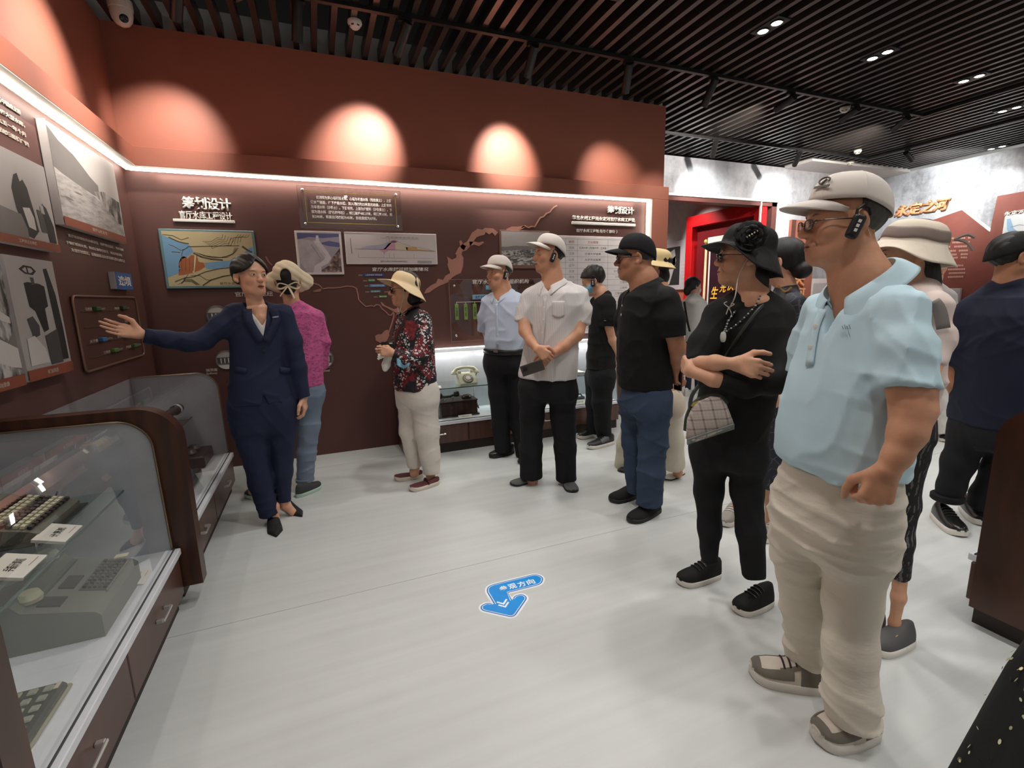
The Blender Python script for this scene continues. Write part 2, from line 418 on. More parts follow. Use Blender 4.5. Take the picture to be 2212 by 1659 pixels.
AIM = [(-.95, YB, 2.55), (-.15, YB, 1.6), (.50, YB, 2.70), (1.83, YB, 2.70), (3.05, YB, 2.5), (3.62, YB, 2.2), (4.9, YG, 2.9), (6.2, YG, 2.9), (7.6, YG, 2.7)]
EN = [95, 0, 200, 200, 80, 50, 300, 0, 300]
SZ = [66, 46, 56, 54, 62, 50, 90, 50, 90]
for i, (x, a, e, z) in enumerate(zip(TX, AIM, EN, SZ)):
    spotlamp((x, 3.85, ZT), a, 'black track spotlight, %s from the left on the long track by the brown wall' % ords[i], 'spotlights on the long track', e, z)
spotlamp((5.15, 5.30, ZT), (5.7, YG, 2.75), 'black track spotlight with bright lens above the doorway, left one', 'spotlights on the doorway track', 120, 84, lit=True, color=COOL)
spotlamp((6.75, 5.30, ZT), (7.3, YG, 2.8), 'black track spotlight above the right jamb of the doorway', 'spotlights on the doorway track', 120, 84, color=COOL)
spotlamp((8.3, 4.75, ZT), (XR, 5.0, 2.8), 'black track spotlight with glowing lens near the white bulkhead', 'spotlights facing the right wall', 250, 84, lit=True, color=COOL)
spotlamp((8.3, 3.2, ZT), (XR, 3.3, 2.6), 'black track spotlight at the right frame edge facing the map panel', 'spotlights facing the right wall', 260, 70, color=COOL)
spotlamp((6.95, 2.9, ZT), (8.9, 3.4, 0.4), 'black track spotlight hanging at the upper right picture edge', None, 0, 60)
# the left wall's own spots (track out of view over the visitors' left)
track('light_track', (-.15, -2.5, ZT), (-.15, 3.80, ZT), 'black ceiling light track beside the left wall')
for i, (y, e) in enumerate(((3.65, 210), (2.75, 210), (1.3, 180))):
    spotlamp((-.15, y, ZT), (XL, y - .12, 2.62), 'black track spotlight facing the left wall, %s from the brown wall' % ords[i], 'spotlights facing the left wall', e, 62)

def downlight(x, y, label, grp):
    o = thing('twin_downlight', (x, y, ZS), label, 'downlight', grp)
    MB().box((x - .07, y - .13, ZS - .012), (x + .07, y + .13, ZS + .05), .004).build('housing', M_LAMPB, o)
    for k in (-1, 1):
        q = y + k * .062
        MB().lathe([(.048, 0), (.05, -.006), (.044, -.006), (.036, .003)], (x, q, ZS - .012), 20).build('trim_ring', M_LAMPB, o)
        MB().lathe([(0, -.003), (.036, -.003)], (x, q, ZS - .012), 16).build('bulb', M_LENS, o)
DLN = {(3.48, 3.07): 'nearest the brown wall corner', (4.82, 3.07): 'in the middle of the visible row', (6.24, 3.07): 'at the right end of the visible row', (9.66, 4.32): 'small and far, close to the grey right wall'}
for (x, y) in DOWNLIGHTS:
    k = DLN.get((x, y)); downlight(x, y, 'twin recessed downlight between black slats, ' + (k or 'overhead and out of the photograph'), 'twin downlights')
def detector(x, y, label, s=1.0):
    o = thing('smoke_detector', (x, y, ZS), label, 'detector', 'smoke detectors under the slats')
    MB().lathe([(.0, 0), (.05 * s, 0), (.052 * s, -.014), (.046 * s, -.03), (.03 * s, -.046), (.024 * s, -.052), (0, -.053)], (x, y, ZS - .0), 24).build('housing', M_PLW, o)
    for a in range(6):
        c, q = math.cos(a * PI / 3), math.sin(a * PI / 3)
        MB().obox((x + .039 * c * s, y + .039 * q * s, ZS - .036), (-q, c, 0), (c, q, 0), (0, 0, 1), (.009, .003, .005)).build('vent_slot', M_LAMPB, o)
    MB().tube([(x, y, ZS), (x, y, ZS + .3)], .008, 6).build('drop_rod', M_LAMPB, o)
detector(.45, 4.07, 'white smoke detector hanging above the left bright wall pool')
detector(5.8, 4.02, 'white smoke detector right of the track spotlights')
detector(7.73, 5.1, 'white smoke detector nearest the white bulkhead, upper of two')
detector(8.28, 5.56, 'white smoke detector against the white bulkhead, lower of two')
# dome camera
o = thing('security_camera', (-1.06, 4.38, ZS), 'white dome security camera in the upper left corner', 'camera')
c = np.array((-1.06, 4.38, 3.40))
MB().lathe([(0, .06), (.07, .06), (.072, .02), (.07, .0)], c, 28).build('mount', M_PLW, o)
MB().lathe([(.066, .0), (.066, -.03), (.058, -.062), (.04, -.088), (.018, -.1), (0, -.102)], c, 28).build('dome', M_PLW, o)
d = np.array((.35, -.75, -.55)); d /= np.linalg.norm(d)
MB().lathe([(0, .0), (.024, .0), (.026, .012), (.022, .02), (.016, .018), (0, .014)], c + np.array((0, 0, -.035)) + d * .052, 20, d).build('lens', flat('camera_lens_black', (14, 14, 18), .12), o)
# ================================================================== EXHIBITS ON THE WALLS
def plane_back(Y=YB):
    return dict(at=lambda x, y, d=0: at(x, y, Y=Y - d), ax=Vector((1, 0, 0)), ay=Vector((0, 0, 1)), n=Vector((0, -1, 0)))
def plane_left(X=XL):
    return dict(at=lambda x, y, d=0: at(x, y, X=X + d), ax=Vector((0, 1, 0)), ay=Vector((0, 0, 1)), n=Vector((1, 0, 0)))
def plane_right(X=XR):
    return dict(at=lambda x, y, d=0: at(x, y, X=X - d), ax=Vector((0, -1, 0)), ay=Vector((0, 0, 1)), n=Vector((-1, 0, 0)))
BK, LW, RW, GW, QW = plane_back(), plane_left(), plane_right(), plane_back(YG), plane_right(XQ)
def uv_of(pl, p): p = Vector(p); return p.dot(pl['ax']), p.z
class Rect:
    """an upright rectangle on a wall, fitted to the photographed corners"""
    def __init__(s, pl, pts, d=0.0):
        s.pl = pl; q = [uv_of(pl, pl['at'](x, y, d)) for x, y in pts]
        us = sorted(a for a, b in q); vs = sorted(b for a, b in q); k = len(q) // 2
        s.u0, s.u1 = sum(us[:k]) / k, sum(us[k:]) / k; s.v0, s.v1 = sum(vs[:k]) / k, sum(vs[k:]) / k
        p = Vector(pl['at'](*pts[0], 0)); s.base = pl['n'] * p.dot(pl['n'])
        s.w, s.h = s.u1 - s.u0, s.v1 - s.v0
    def p(s, a, b, d=0.0):
        """a, b in 0..1 from the lower left corner; d metres out from the wall"""
        return s.base + s.pl['ax'] * (s.u0 + a * s.w) + s.pl['ay'] * (s.v0 + b * s.h) + s.pl['n'] * d
    def slab(s, mb, d0, d1, a0=0, a1=1, b0=0, b1=1, bev=0):
        P, Q = s.p(a0, b0, d0), s.p(a1, b1, d1)
        return mb.box([min(i, j) for i, j in zip(P, Q)], [max(i, j) for i, j in zip(P, Q)], bev)
    def poly(s, mb, pts, d):
        return mb.add([s.p(a, b, d) for a, b in pts], tessellate_polygon([[Vector((a, b, 0)) for a, b in pts]]))
    def line(s, mb, pts, w, d):
        """flat printed line of width w (metres)"""
        for (a, b), (c, e) in zip(pts[:-1], pts[1:]):
            P, Q = s.p(a, b, d), s.p(c, e, d); t = Q - P
            if t.length < 1e-6: continue
            k = s.pl['n'].cross(t.normalized()) * (w / 2); t = t.normalized() * (w / 3)
            mb.add([P - k - t, Q - k + t, Q + k + t, P + k - t], [(0, 1, 2, 3)])
        return mb
    def text(s, name, body, mat, parent=None, d=.001, a0=0, a1=1, b0=0, b1=1, **kw):
        c = s.p((a0 + a1) / 2, (b0 + b1) / 2, d)
        return write(name, body, c, s.pl['ax'], s.pl['ay'], .1, mat, parent, fit=((a1 - a0) * s.w, (b1 - b0) * s.h), **kw)
    def bottom(s): return s.p(.5, 0, 0)
def ink(name, rgb, rough=.6): return flat('ink_' + name, rgb, rough, var=.03)
M_LET = flat('white_lettering', (228, 222, 214), .5); M_LETD = flat('cream_lettering', (200, 186, 172), .6)
M_GOLD = flat('gold_line', (198, 178, 92), .4, .3); M_BOARDW = flat('white_board_edge', (222, 214, 212), .5)
M_ACR = glass('clear_acrylic', (.95, .95, .95), .015); M_STEEL = flat('brushed_steel_stud', (210, 206, 200), .25, .9)
M_PICB = ink('photo_black', (34, 33, 33)); M_PICD = ink('photo_dark', (72, 70, 68)); M_PICM = ink('photo_mid', (124, 119, 115)); M_PICL = ink('photo_light', (178, 171, 167)); M_PICW = ink('photo_white', (212, 205, 200))
M_CAPB = ink('caption_terracotta', (142, 74, 52))
GREYS = [M_PICB, M_PICD, M_PICM, M_PICL, M_PICW]
def grainy(name, stops, scale, stretch=(1, 1, 1), detail=6):
    t = NT(name); v = t.coord('Object', stretch)
    t.out(t.ramp(t.noise(v, scale, detail, .65), *[(p, lin(c)) for p, c in stops]), .5); MATS[name] = t.m; return t.m
M_SNOW = grainy('print_snowfield', [(.35, (140, 136, 132)), (.55, (190, 184, 179)), (.7, (205, 199, 194))], 7, (1, 1, 5))
M_CLIFF = grainy('print_cliff', [(.4, (52, 50, 48)), (.5, (150, 146, 142)), (.6, (205, 200, 195))], 9, (1, 2.2, .8), 8)
M_MIST = grainy('print_mist', [(.3, (150, 147, 140)), (.7, (176, 172, 163))], 2)
M_CROWD = grainy('print_crowd', [(.42, (70, 66, 64)), (.5, (128, 122, 118)), (.58, (196, 190, 186))], 26, (1, 1, 2.4), 3)

def letters(pl, pts, body, label, mat=None, depth=.014, d=.0, bold=.0, name='wall_lettering', group=None, shear=0.0):
    """raised heading: every character its own piece"""
    r = Rect(pl, pts); m = mat or M_LET; o = thing(name, r.bottom(), label, 'lettering', group); n = len(body)
    for k, ch in enumerate(body):
        me = text_mesh(ch, 1.0, 0, bold=bold / .1 * 1.0, shear=shear)
        co = np.empty(len(me.vertices) * 3); me.vertices.foreach_get('co', co); co = co.reshape(-1, 3)
        cx = (co[:, 0].min() + co[:, 0].max()) / 2
        me.transform(Matrix.Diagonal((r.w / n * 1.02, r.h * 1.08, 1, 1)) @ Matrix.Translation((-cx, -.0, 0)))
        bm = bmesh.new(); bm.from_mesh(me)
        g = bmesh.ops.extrude_face_region(bm, geom=bm.faces[:]); bmesh.ops.translate(bm, vec=(0, 0, depth), verts=[e for e in g['geom'] if isinstance(e, bmesh.types.BMVert)])
        bmesh.ops.recalc_face_normals(bm, faces=bm.faces); bm.to_mesh(me); bm.free()
        me.transform(frame_matrix(r.p((k + .5) / n, .5, d + .0008), r.pl['ax'], r.pl['ay'])); me.name = 'character'
        me.materials.clear(); me.materials.append(m); link('character', me, o)
    return o
def bar(pl, pts, label, mat=None, depth=.02):
    r = Rect(pl, pts); return r.slab(MB(), .0005, depth, bev=.003).top('lettering_bar', mat or M_LET, r.bottom(), label, 'sign bar')
# --- back wall, left title block
letters(BK, [(393, 428), (500, 432), (394, 452), (500, 459)], '筹划设计', 'large white raised Chinese heading above the contour map board', bold=.004)
letters(BK, [(387, 457), (502, 461), (387, 473), (502, 478)], '官厅水库工程设计', 'smaller white raised Chinese subheading above the left white bar', bold=.003, depth=.01)
bar(BK, [(374, 472), (508, 478), (375, 478), (508, 484)], 'white bar under the left heading, above the contour map board')
# --- contour map board
r = Rect(BK, [(342, 494), (546, 500), (362, 623), (565, 622)])
o = thing('map_board', r.bottom(), 'relief contour map board with blue water and a blue-green rim', 'map')
r.slab(MB(), .001, .026, bev=.004).build('rim_board', flat('blue_green_edge', (98, 128, 132), .5), o)
mb = MB()
P = lambda pts: r.poly(mb, pts, DD)
DD = .0266; mb.m = 0; P([(.03, .04), (.975, .04), (.975, .965), (.03, .965)])
DD = .0271; mb.m = 1
P([(.03, .90), (.10, .85), (.22, .76), (.27, .765), (.305, .72), (.33, .62), (.30, .585), (.25, .53), (.2, .5), (.16, .42), (.17, .33), (.14, .26), (.03, .19)])
P([(.43, .43), (.56, .46), (.7, .48), (.8, .56), (.86, .6), (.93, .7), (.97, .72), (.975, .6), (.9, .53), (.82, .44), (.72, .38), (.55, .33), (.44, .33)])
mb.m = 2; P([(.2, .54), (.23, .545), (.26, .51), (.30, .57), (.36, .56), (.365, .46), (.42, .44), (.43, .37), (.37, .31), (.30, .27), (.2, .23), (.14, .225), (.155, .32), (.175, .34), (.155, .36), (.165, .45)])
mb.m = 0; DD = .0274; P([(.365, .5), (.40, .49), (.52, .475), (.52, .45), (.42, .435), (.37, .455)])
mb.m = 3
L = lambda pts, w=.004: r.line(mb, pts, w, .0278)
L([(.28, .71), (.82, .735)], .006); L([(.33, .60), (.40, .54), (.50, .50), (.62, .485)], .012)
L([(.10, .86), (.19, .79), (.24, .77), (.29, .76)], .008); L([(.09, .74), (.14, .71), (.2, .645), (.25, .67), (.28, .70)]); L([(.11, .62), (.19, .61)], .006)
L([(.10, .12), (.2, .18), (.3, .2), (.42, .28), (.55, .33), (.72, .36), (.9, .42)], .007); L([(.38, .05), (.47, .14), (.6, .2), (.75, .24), (.92, .3)], .01)
L([(.16, .08), (.21, .18), (.24, .24)]); L([(.27, .22), (.36, .22), (.42, .15), (.47, .13)]); L([(.86, .72), (.91, .66), (.95, .63)], .014)
for k in range(5):
    L([(.44 + .02 * k, .80 - .02 * k), (.53, .80 - .03 * k), (.60 + .01 * k, .87 - .03 * k), (.65 + .02 * k, .86 - .03 * k), (.66 + .03 * k, .93 - .02 * k)], .0025)
    L([(.7 + .035 * k, .72 + .02 * k), (.74 + .03 * k, .86 + .01 * k), (.80 + .03 * k, .88), (.83 + .03 * k, .93)], .0025)
    L([(.34 + .02 * k, .62 - .015 * k), (.45 + .02 * k, .56 - .01 * k), (.6 + .02 * k, .53), (.74 + .01 * k, .58 + .015 * k), (.77 + .01 * k, .70)], .0025)
    L([(.12 + .02 * k, .07 + .012 * k), (.19, .12 + .012 * k), (.27, .11 + .012 * k), (.31 + .01 * k, .06)], .0025)
L([(.04, .9), (.14, .89), (.22, .82), (.3, .86)]); L([(.2, .555), (.22, .64), (.27, .69)])
for k in range(4): mb.m = 4; L([(.2 + .04 * k, .53 - .01 * k), (.18 + .04 * k, .3)], .004)
mb.m = 5; L([(.345, .57), (.30, .28)], .012)
mb.build('map_print', [ink('map_sand', (184, 168, 130)), ink('map_blue', (112, 152, 184)), ink('map_orange', (160, 90, 50)), ink('map_line', (84, 74, 46)), ink('map_brown', (126, 68, 38)), ink('map_cream', (206, 190, 150))], o)
r.text('caption', '官厅水库枢纽图', ink('map_line', (84, 74, 46)), o, .0285, .56, .86, .055, .10)
letters(BK, [(506, 629), (590, 633), (508, 639), (590, 643)], '官厅水库枢纽', 'white raised caption under the contour map board, mostly behind the guide', depth=.006)

def acrylic(pts, label, d0=.035, studs=True):
    r = Rect(BK, pts, d0); o = thing('acrylic_panel', r.p(.5, 0, d0), label, 'panel')
    r.slab(MB(), d0, d0 + .006).build('clear_sheet', M_ACR, o)
    e = MB()
    for a0, a1, b0, b1 in ((0, 1, 0, .006), (0, 1, .994, 1), (0, .004, 0, 1), (.996, 1, 0, 1)): r.slab(e, d0 - .0005, d0 + .0065, a0, a1, b0, b1)
    e.build('polished_edge', flat('acrylic_edge', (140, 108, 100), .3), o)
    for a in (.05, .95):
        for b in (.1, .9):
            c = r.p(a, b, 0)
            MB().lathe([(0, 0), (.007, 0), (.007, d0), (.011, d0 + .004), (.011, d0 + .014), (.006, d0 + .018), (0, d0 + .018)], c, 14, tuple(r.pl['n'])).build('stud', M_STEEL, o)
    return r, o
r, o = acrylic([(640, 403), (864, 411), (649.5, 493), (870, 498)], 'clear acrylic panel with gold outline and five lines of white text')
fr = MB()
for a0, a1, b0, b1 in ((.065, .945, .87, .885), (.065, .945, .13, .145), (.065, .071, .13, .885), (.939, .945, .13, .885)): r.slab(fr, .0412, .0418, a0, a1, b0, b1)
fr.build('gold_outline', M_GOLD, o)
TXT = ['拦河坝为宽心墙碾压土坝。心墙为不透水料（黏性黄土），上游', '做水平铺盖，往下接截水槽，深入河床约22米直达岩盘。上游坝壳', '为半透水料（沙砾土）。下游坝壳，上部为代替料（沙性黄土），下', '部为透水料（碎石和卵石）。坝顶高程485.27米，坝顶宽10米，坝', '长290米，坝高自河床起为45米，自岩盘起为67米。']
for k, s_ in enumerate(TXT):
    b = .70 - k * .115
    r.text('text_line', s_, M_LET, o, .043, .17 if k == 0 else .115, .90 if k < 4 else .74, b, b + .085, bold=.004)
# --- dam photo board
r = Rect(BK, [(635, 498.6), (736.7, 501), (645.5, 592.7), (743, 594)])
o = thing('photo_board', r.bottom(), 'colour photograph of a dam spillway in a white border', 'picture')
r.slab(MB(), .001, .022, bev=.003).build('board', M_BOARDW, o)
mb = MB(); DD = .0226
P([(.05, .05), (.95, .05), (.95, .95), (.05, .95)]); DD = .0230
mb.m = 1; P([(.05, .80), (.3, .86), (.6, .84), (.95, .88), (.95, .95), (.05, .95)]); P([(.5, .72), (.72, .78), (.95, .74), (.95, .64), (.7, .66)])
mb.m = 2; P([(.05, .3), (.05, .82), (.42, .77), (.58, .60), (.62, .42), (.5, .16), (.4, .05), (.2, .05)])
DD = .0234; mb.m = 3; P([(.38, .78), (.5, .8), (.68, .52), (.74, .38), (.66, .26), (.5, .18), (.5, .05), (.32, .05), (.36, .2), (.58, .34), (.62, .45)])
mb.m = 4; P([(.5, .1), (.68, .22), (.78, .42), (.95, .62), (.95, .05), (.52, .05)])
mb.m = 5; DD = .0238; P([(.43, .74), (.45, .9), (.5, .9), (.51, .74)])
r.line(mb, [(.4, .74), (.6, .42)], .004, .024); mb.m = 1; r.line(mb, [(.33, .7), (.5, .38)], .003, .024)
mb.build('print', [ink('dam_haze', (160, 150, 158)), ink('dam_blue', (86, 88, 128)), grainy('print_slope', [(.3, (158, 150, 152)), (.7, (188, 180, 180))], 12), ink('dam_road', (204, 196, 196)), grainy('print_rocks', [(.42, (70, 52, 50)), (.55, (140, 112, 106)), (.65, (196, 180, 174))], 22), ink('dam_tower', (214, 208, 214))], o)
# --- dam cross-section chart
r = Rect(BK, [(742, 501), (941.5, 506.5), (748.5, 571), (944, 571.5)])
o = thing('chart_board', r.bottom(), 'white chart board with a pink, blue and orange dam cross-section', 'chart')
r.slab(MB(), .001, .022, bev=.003).build('board', M_BOARDW, o)
mb = MB(); DD = .0226; P([(.012, .03), (.988, .03), (.988, .97), (.012, .97)]); DD = .023
mb.m = 1; P([(.13, .475), (.27, .56), (.36, .58), (.45, .67), (.5, .70), (.42, .475)])
mb.m = 2; P([(.34, .475), (.40, .48), (.47, .69), (.53, .66), (.53, .45), (.46, .45), (.405, .36)])
mb.m = 3; P([(.48, .70), (.50, .755), (.53, .76), (.56, .72), (.52, .68)])
mb.m = 4; P([(.53, .66), (.58, .68), (.67, .56), (.66, .44), (.53, .45)])
mb.m = 5; P([(.64, .55), (.70, .56), (.76, .56), (.78, .49), (.93, .47), (.99, .43), (.66, .44)])
mb.m = 6
for pts, w in (([(.1, .475), (.42, .47), (.98, .43)], .003), ([(.06, .8), (.065, .33)], .005), ([(.13, .34), (.13, .21), (.96, .19)], .002), ([(.395, .21), (.395, .27)], .002), ([(.46, .21), (.46, .36)], .002), ([(.51, .21), (.51, .35)], .002), ([(.73, .2), (.73, .33)], .002), ([(.38, .83), (.8, .80)], .002), ([(.47, .83), (.47, .72)], .002), ([(.405, .37), (.405, .31)], .004), ([(.17, .52), (.27, .575), (.36, .6), (.46, .7), (.53, .78), (.6, .68), (.7, .58), (.92, .49)], .002)): r.line(mb, pts, w, .0236)
for k in range(8): r.line(mb, [(.44 + .045 * k, .87 - .003 * k), (.475 + .045 * k, .868 - .003 * k)], .004, .0236)
for k in range(2): r.line(mb, [(.77, .1 - .045 * k), (.93, .097 - .045 * k)], .006, .0236)
mb.build('print', [ink('chart_paper', (206, 196, 194)), ink('chart_blue', (170, 170, 190)), ink('chart_pink', (204, 148, 172)), ink('chart_plum', (132, 80, 98)), ink('chart_cream', (204, 194, 164)), ink('chart_orange', (198, 158, 96)), ink('chart_line', (106, 96, 96))], o)
r.text('caption', '官厅水库拦河坝标准横断面图', ink('chart_text', (64, 58, 58)), o, .0242, .36, .65, .065, .115)
# --- raised text and colour bars of the dam raising table
letters(BK, [(803, 577), (925, 580), (804, 585), (925, 588)], '官厅水库拦河坝加高情况', 'white italic raised heading under the dam cross-section chart', depth=.006, shear=.15, bold=.003)
BARS = [((785, 591, 829, 597), (38, 70, 138), '上部砂砾料 坝顶加高', 'top wide dark blue bar'), ((795, 603, 810, 608), (78, 140, 96), '坝壳', 'light green bar, left of the green pair'), ((831, 603, 843, 608), (62, 112, 58), '心墙', 'darker green bar beside the sunglasses'), ((798, 614, 832, 620), (72, 132, 184), '下部砂砾料加高', 'light blue bar in the middle'), ((800, 627, 822, 632), (66, 126, 138), '砂砾料', 'teal bar under the light blue one'), ((841, 627, 850, 632), (74, 126, 178), '坝基', 'blue bar next to the nose'), ((818, 638, 836, 643), (74, 130, 66), '排水体', 'lowest green bar')]
for (x0, y0, x1, y1), c, s_, lab in BARS:
    r = Rect(BK, [(x0, y0), (x1, y0), (x0, y1), (x1, y1)])
    o = thing('color_tag', r.bottom(), lab + ' on the brown wall by the floral woman', 'label')
    r.slab(MB(), .0005, .008, bev=.002).build('tag', ink('tag_%d_%d' % (x0, y0), c), o)
    r.text('tag_text', s_, M_LET, o, .0088, .08, .92, .2, .8)
    q = Rect(BK, [(x0 - 11, y0 + 2.2), (x0 - 2, y0 + 2.2), (x0 - 11, y0 + 4.8), (x0 - 2, y0 + 4.8)])
    q.text('side_text', '%d年加高' % 1950, M_LETD, o, .004, 0, 1, 0, 1) if False else q.text('side_text', '加高前', M_LETD, o, .004, 0, 1, 0, 1)
# --- river and reservoir relief
M_RIV = flat('copper_river_relief', (168, 118, 102), .5)
r1 = Rect(BK, [(0, 0), (100, 0), (0, 100), (100, 100)])
def wall_poly(pts, d0, d1, mb):
    q = [uv_of(BK, BK['at'](x, y)) for x, y in pts]
    mb.prism(q, lambda u, v, d: (u, YB - d, v), d0, d1); return mb
def wall_line(pts, w, d0, d1, mb):
    q = [np.array(uv_of(BK, BK['at'](x, y))) for x, y in pts]; W_ = w if isinstance(w, (list, tuple)) else [w] * len(q)
    L_, R_ = [], []
    for i, p in enumerate(q):
        t_ = q[min(i + 1, len(q) - 1)] - q[max(i - 1, 0)]; t_ = t_ / np.linalg.norm(t_); k = np.array((-t_[1], t_[0])) * W_[i] / 2
        L_.append(p + k); R_.append(p - k)
    return mb.prism([tuple(p) for p in L_ + R_[::-1]], lambda u, v, d: (u, YB - d, v), d0, d1 + .0007)
o = thing('river_relief', (1.2, YB, 1.4), 'copper-coloured cut-out of a reservoir and winding river on brown wall', 'relief')
wall_poly([(916, 634), (921, 624), (932, 616), (942, 611), (946, 602), (957, 605), (962, 596), (972, 590), (966, 572), (968, 566), (965, 554), (976, 561), (985, 557), (986, 547), (993, 544), (1001, 557), (1000, 575), (995, 590), (985, 594), (976, 600), (966, 611), (950, 617), (938, 624), (927, 632)], .0006, .006, MB()).build('reservoir_shape', M_RIV, o)
wall_line([(989, 552), (994, 540), (1003, 534), (1012, 527), (1018, 518), (1024, 508), (1034, 502), (1044, 502), (1048, 497), (1056, 500), (1064, 498), (1072, 506)], [.06, .05, .07, .05, .05, .06, .07, .05, .04, .06, .04, .05], .0006, .006, MB()).build('river_line', M_RIV, o)
wall_line([(994, 520), (998, 532), (1004, 536)], [.02, .04, .05], .0006, .006, MB()).build('river_line', M_RIV, o)
wall_line([(1014, 527), (1024, 525), (1034, 528), (1044, 523)], [.04, .03, .035, .015], .0006, .006, MB()).build('river_line', M_RIV, o)
wall_line([(1094, 497), (1106, 494), (1118, 494), (1126, 492), (1133, 489)], [.02, .04, .04, .03, .02], .0006, .006, MB()).build('river_line', M_RIV, o)
wall_line([(1126, 492), (1134, 488), (1141, 492), (1148, 489), (1155, 490), (1162, 478), (1167, 470), (1174, 468), (1180, 461), (1188, 458), (1192, 452), (1197, 447), (1203, 444)], .012, .0006, .006, MB()).build('river_line', M_RIV, o)
wall_line([(574, 554), (580, 565), (588, 573)], .008, .0006, .006, MB()).build('river_line', M_RIV, o)
wall_line([(676, 611), (690, 616), (697, 624), (690, 629), (676, 630)], .010, .0006, .006, MB()).build('river_line', M_RIV, o)
wall_line([(676, 629), (697, 624), (709, 622), (722, 622), (735, 621), (748, 618), (762, 619), (770, 623), (773, 635), (775, 648), (783, 656), (790, 662), (797, 661), (803, 660), (808, 662), (812, 658), (820, 659), (825, 667), (833, 673), (839, 680), (845, 681), (850, 674)], .010, .0006, .006, MB()).build('river_line', M_RIV, o)
wall_poly([(822, 652), (826, 654), (832, 660), (842, 664), (852, 668), (862, 664), (866, 672), (856, 676), (846, 671), (834, 664), (825, 660)], .0006, .006, MB()).build('reservoir_shape', M_RIV, o)
wall_line([(851, 676), (850, 686), (846, 700), (841, 714), (838, 722)], .012, .0006, .006, MB()).build('river_line', M_RIV, o)
wall_poly([(838, 712), (841, 724), (836, 735), (828, 742), (820, 740), (812, 736), (810, 726), (816, 722), (824, 722), (831, 714)], .0006, .006, MB()).build('reservoir_shape', M_RIV, o)
# --- round glass photos low on the wall
def round_photo(x, y, rpx, label, body=None, cap=None):
    c = Vector(BK['at'](x, y)); e = Vector(BK['at'](x + rpx, y)); R = (e - c).length
    o = thing('round_photo', c - Vector((0, 0, R)), label, 'picture', 'round photos low on the brown wall')
    MB().lathe([(R, 0), (R * 1.02, .004), (R * .98, .012), (R * .9, .014), (R * .9, .008), (0, .008)], c, 36, (0, -1, 0)).build('ring', flat('round_photo_rim', (96, 88, 84), .3), o)
    mb = MB(); ds = .0086
    disc = lambda lo, hi: [(R * .9 * math.cos(t), R * .9 * math.sin(t)) for t in np.linspace(lo, hi, 24)]
    f = lambda pts, d: mb.add([(c.x + a, YB - d, c.z + b) for a, b in pts], [tuple(range(len(pts)))])
    f(disc(0, 2 * PI)[:-1], ds); mb.m = 1; f(disc(.35, PI - .35), ds + .0006); mb.m = 2
    f([(-R * .8, .3 * R), (R * .8, .3 * R), (R * .78, -.38 * R), (-R * .75, -.3 * R)], ds + .001); mb.m = 3; f(disc(PI + .55, 2 * PI - .55), ds + .0006)
    mb.m = 3
    for k in range(4): f([(R * (-.5 + .33 * k), .22 * R), (R * (-.4 + .33 * k), .22 * R), (R * (-.4 + .33 * k), -.28 * R), (R * (-.5 + .33 * k), -.28 * R)], ds + .0016)
    mb.build('print', [M_PICM, M_PICL, M_PICD, M_PICW], o)
    if body:
        q = Rect(BK, cap[0]); q.text('caption', body[0], M_LETD, o, .004, 0, 1, 0, 1, bold=.003, depth=.003)
        q = Rect(BK, cap[1]); q.text('caption', body[1], M_LETD, o, .004, 0, 1, 0, 1, bold=.002, depth=.003)
round_photo(470, 682, 25, 'round photo peeking out above the guide\'s raised arm')
round_photo(489, 778, 24, 'round photo of a sluice above the Spillway caption', ('溢洪道', 'Spillway'), ([(445, 796), (470, 795.5), (445, 802.5), (470, 802)], [(446, 804.5), (470, 803.5), (446, 810), (470, 809)]))
round_photo(680, 690, 25, 'round photo behind the upper back of the pink patterned shirt')
round_photo(698, 775, 23, 'round photo to the right of the pink shirt hem', ('进水塔', 'Intake tower'), ([(684, 790), (713, 789), (684, 795.5), (713, 794.5)], [(680, 798.5), (713, 797.5), (680, 804), (713, 803)]))
# --- aerial photo board
r = Rect(BK, [(1074, 497), (1184, 500), (1083, 578), (1189, 582)])
o = thing('photo_board', r.bottom(), 'grey aerial photograph with a brown border behind the white capped men', 'picture')
r.slab(MB(), .001, .02, bev=.003).build('board', flat('brown_photo_rim', (122, 84, 72), .5), o)
mb = MB(); DD = .0206; P([(.03, .09), (.97, .09), (.97, .97), (.03, .97)]); DD = .021; mb.m = 1; P([(.03, .09), (.97, .09), (.97, .52), (.5, .6), (.03, .56)])
mb.m = 2; DD = .0214; P([(.03, .54), (.3, .6), (.7, .57), (.97, .62), (.97, .52), (.5, .5), (.03, .46)]); r.line(mb, [(.1, .2), (.4, .35), (.9, .33)], .006, .022)
mb.build('print', [M_PICL, M_CROWD, M_PICM], o)
# --- organisation chart acrylic
r, o = acrylic([(968.6, 599), (1168, 606), (974.5, 730), (1170, 735)], 'clear acrylic organisation chart with blue and green name plates', .03)
def on(px, py): u, v = uv_of(BK, at(px, py, Y=YB - .04)); return (u - r.u0) / r.w, (v - r.v0) / r.h
M_PB, M_PG, M_NAVY = ink('plate_blue', (118, 158, 184)), ink('plate_green', (120, 146, 66)), ink('plate_text_navy', (22, 34, 52))
def plate(x0, y0, x1, y1, m, s_, vert=False):
    a0, b1 = on(x0, y0); a1, b0 = on(x1, y1); q = r.slab(MB(), .0362, .044, a0, a1, b0, b1, bev=.008).build('name_plate', m, o)
    k = .2 if vert else .15
    r.text('plate_text', s_, M_NAVY, q, .0448, a0 + (a1 - a0) * (.25 if vert else .15), a1 - (a1 - a0) * (.25 if vert else .15), b0 + (b1 - b0) * .2, b1 - (b1 - b0) * .2, line=.9, bold=.003)
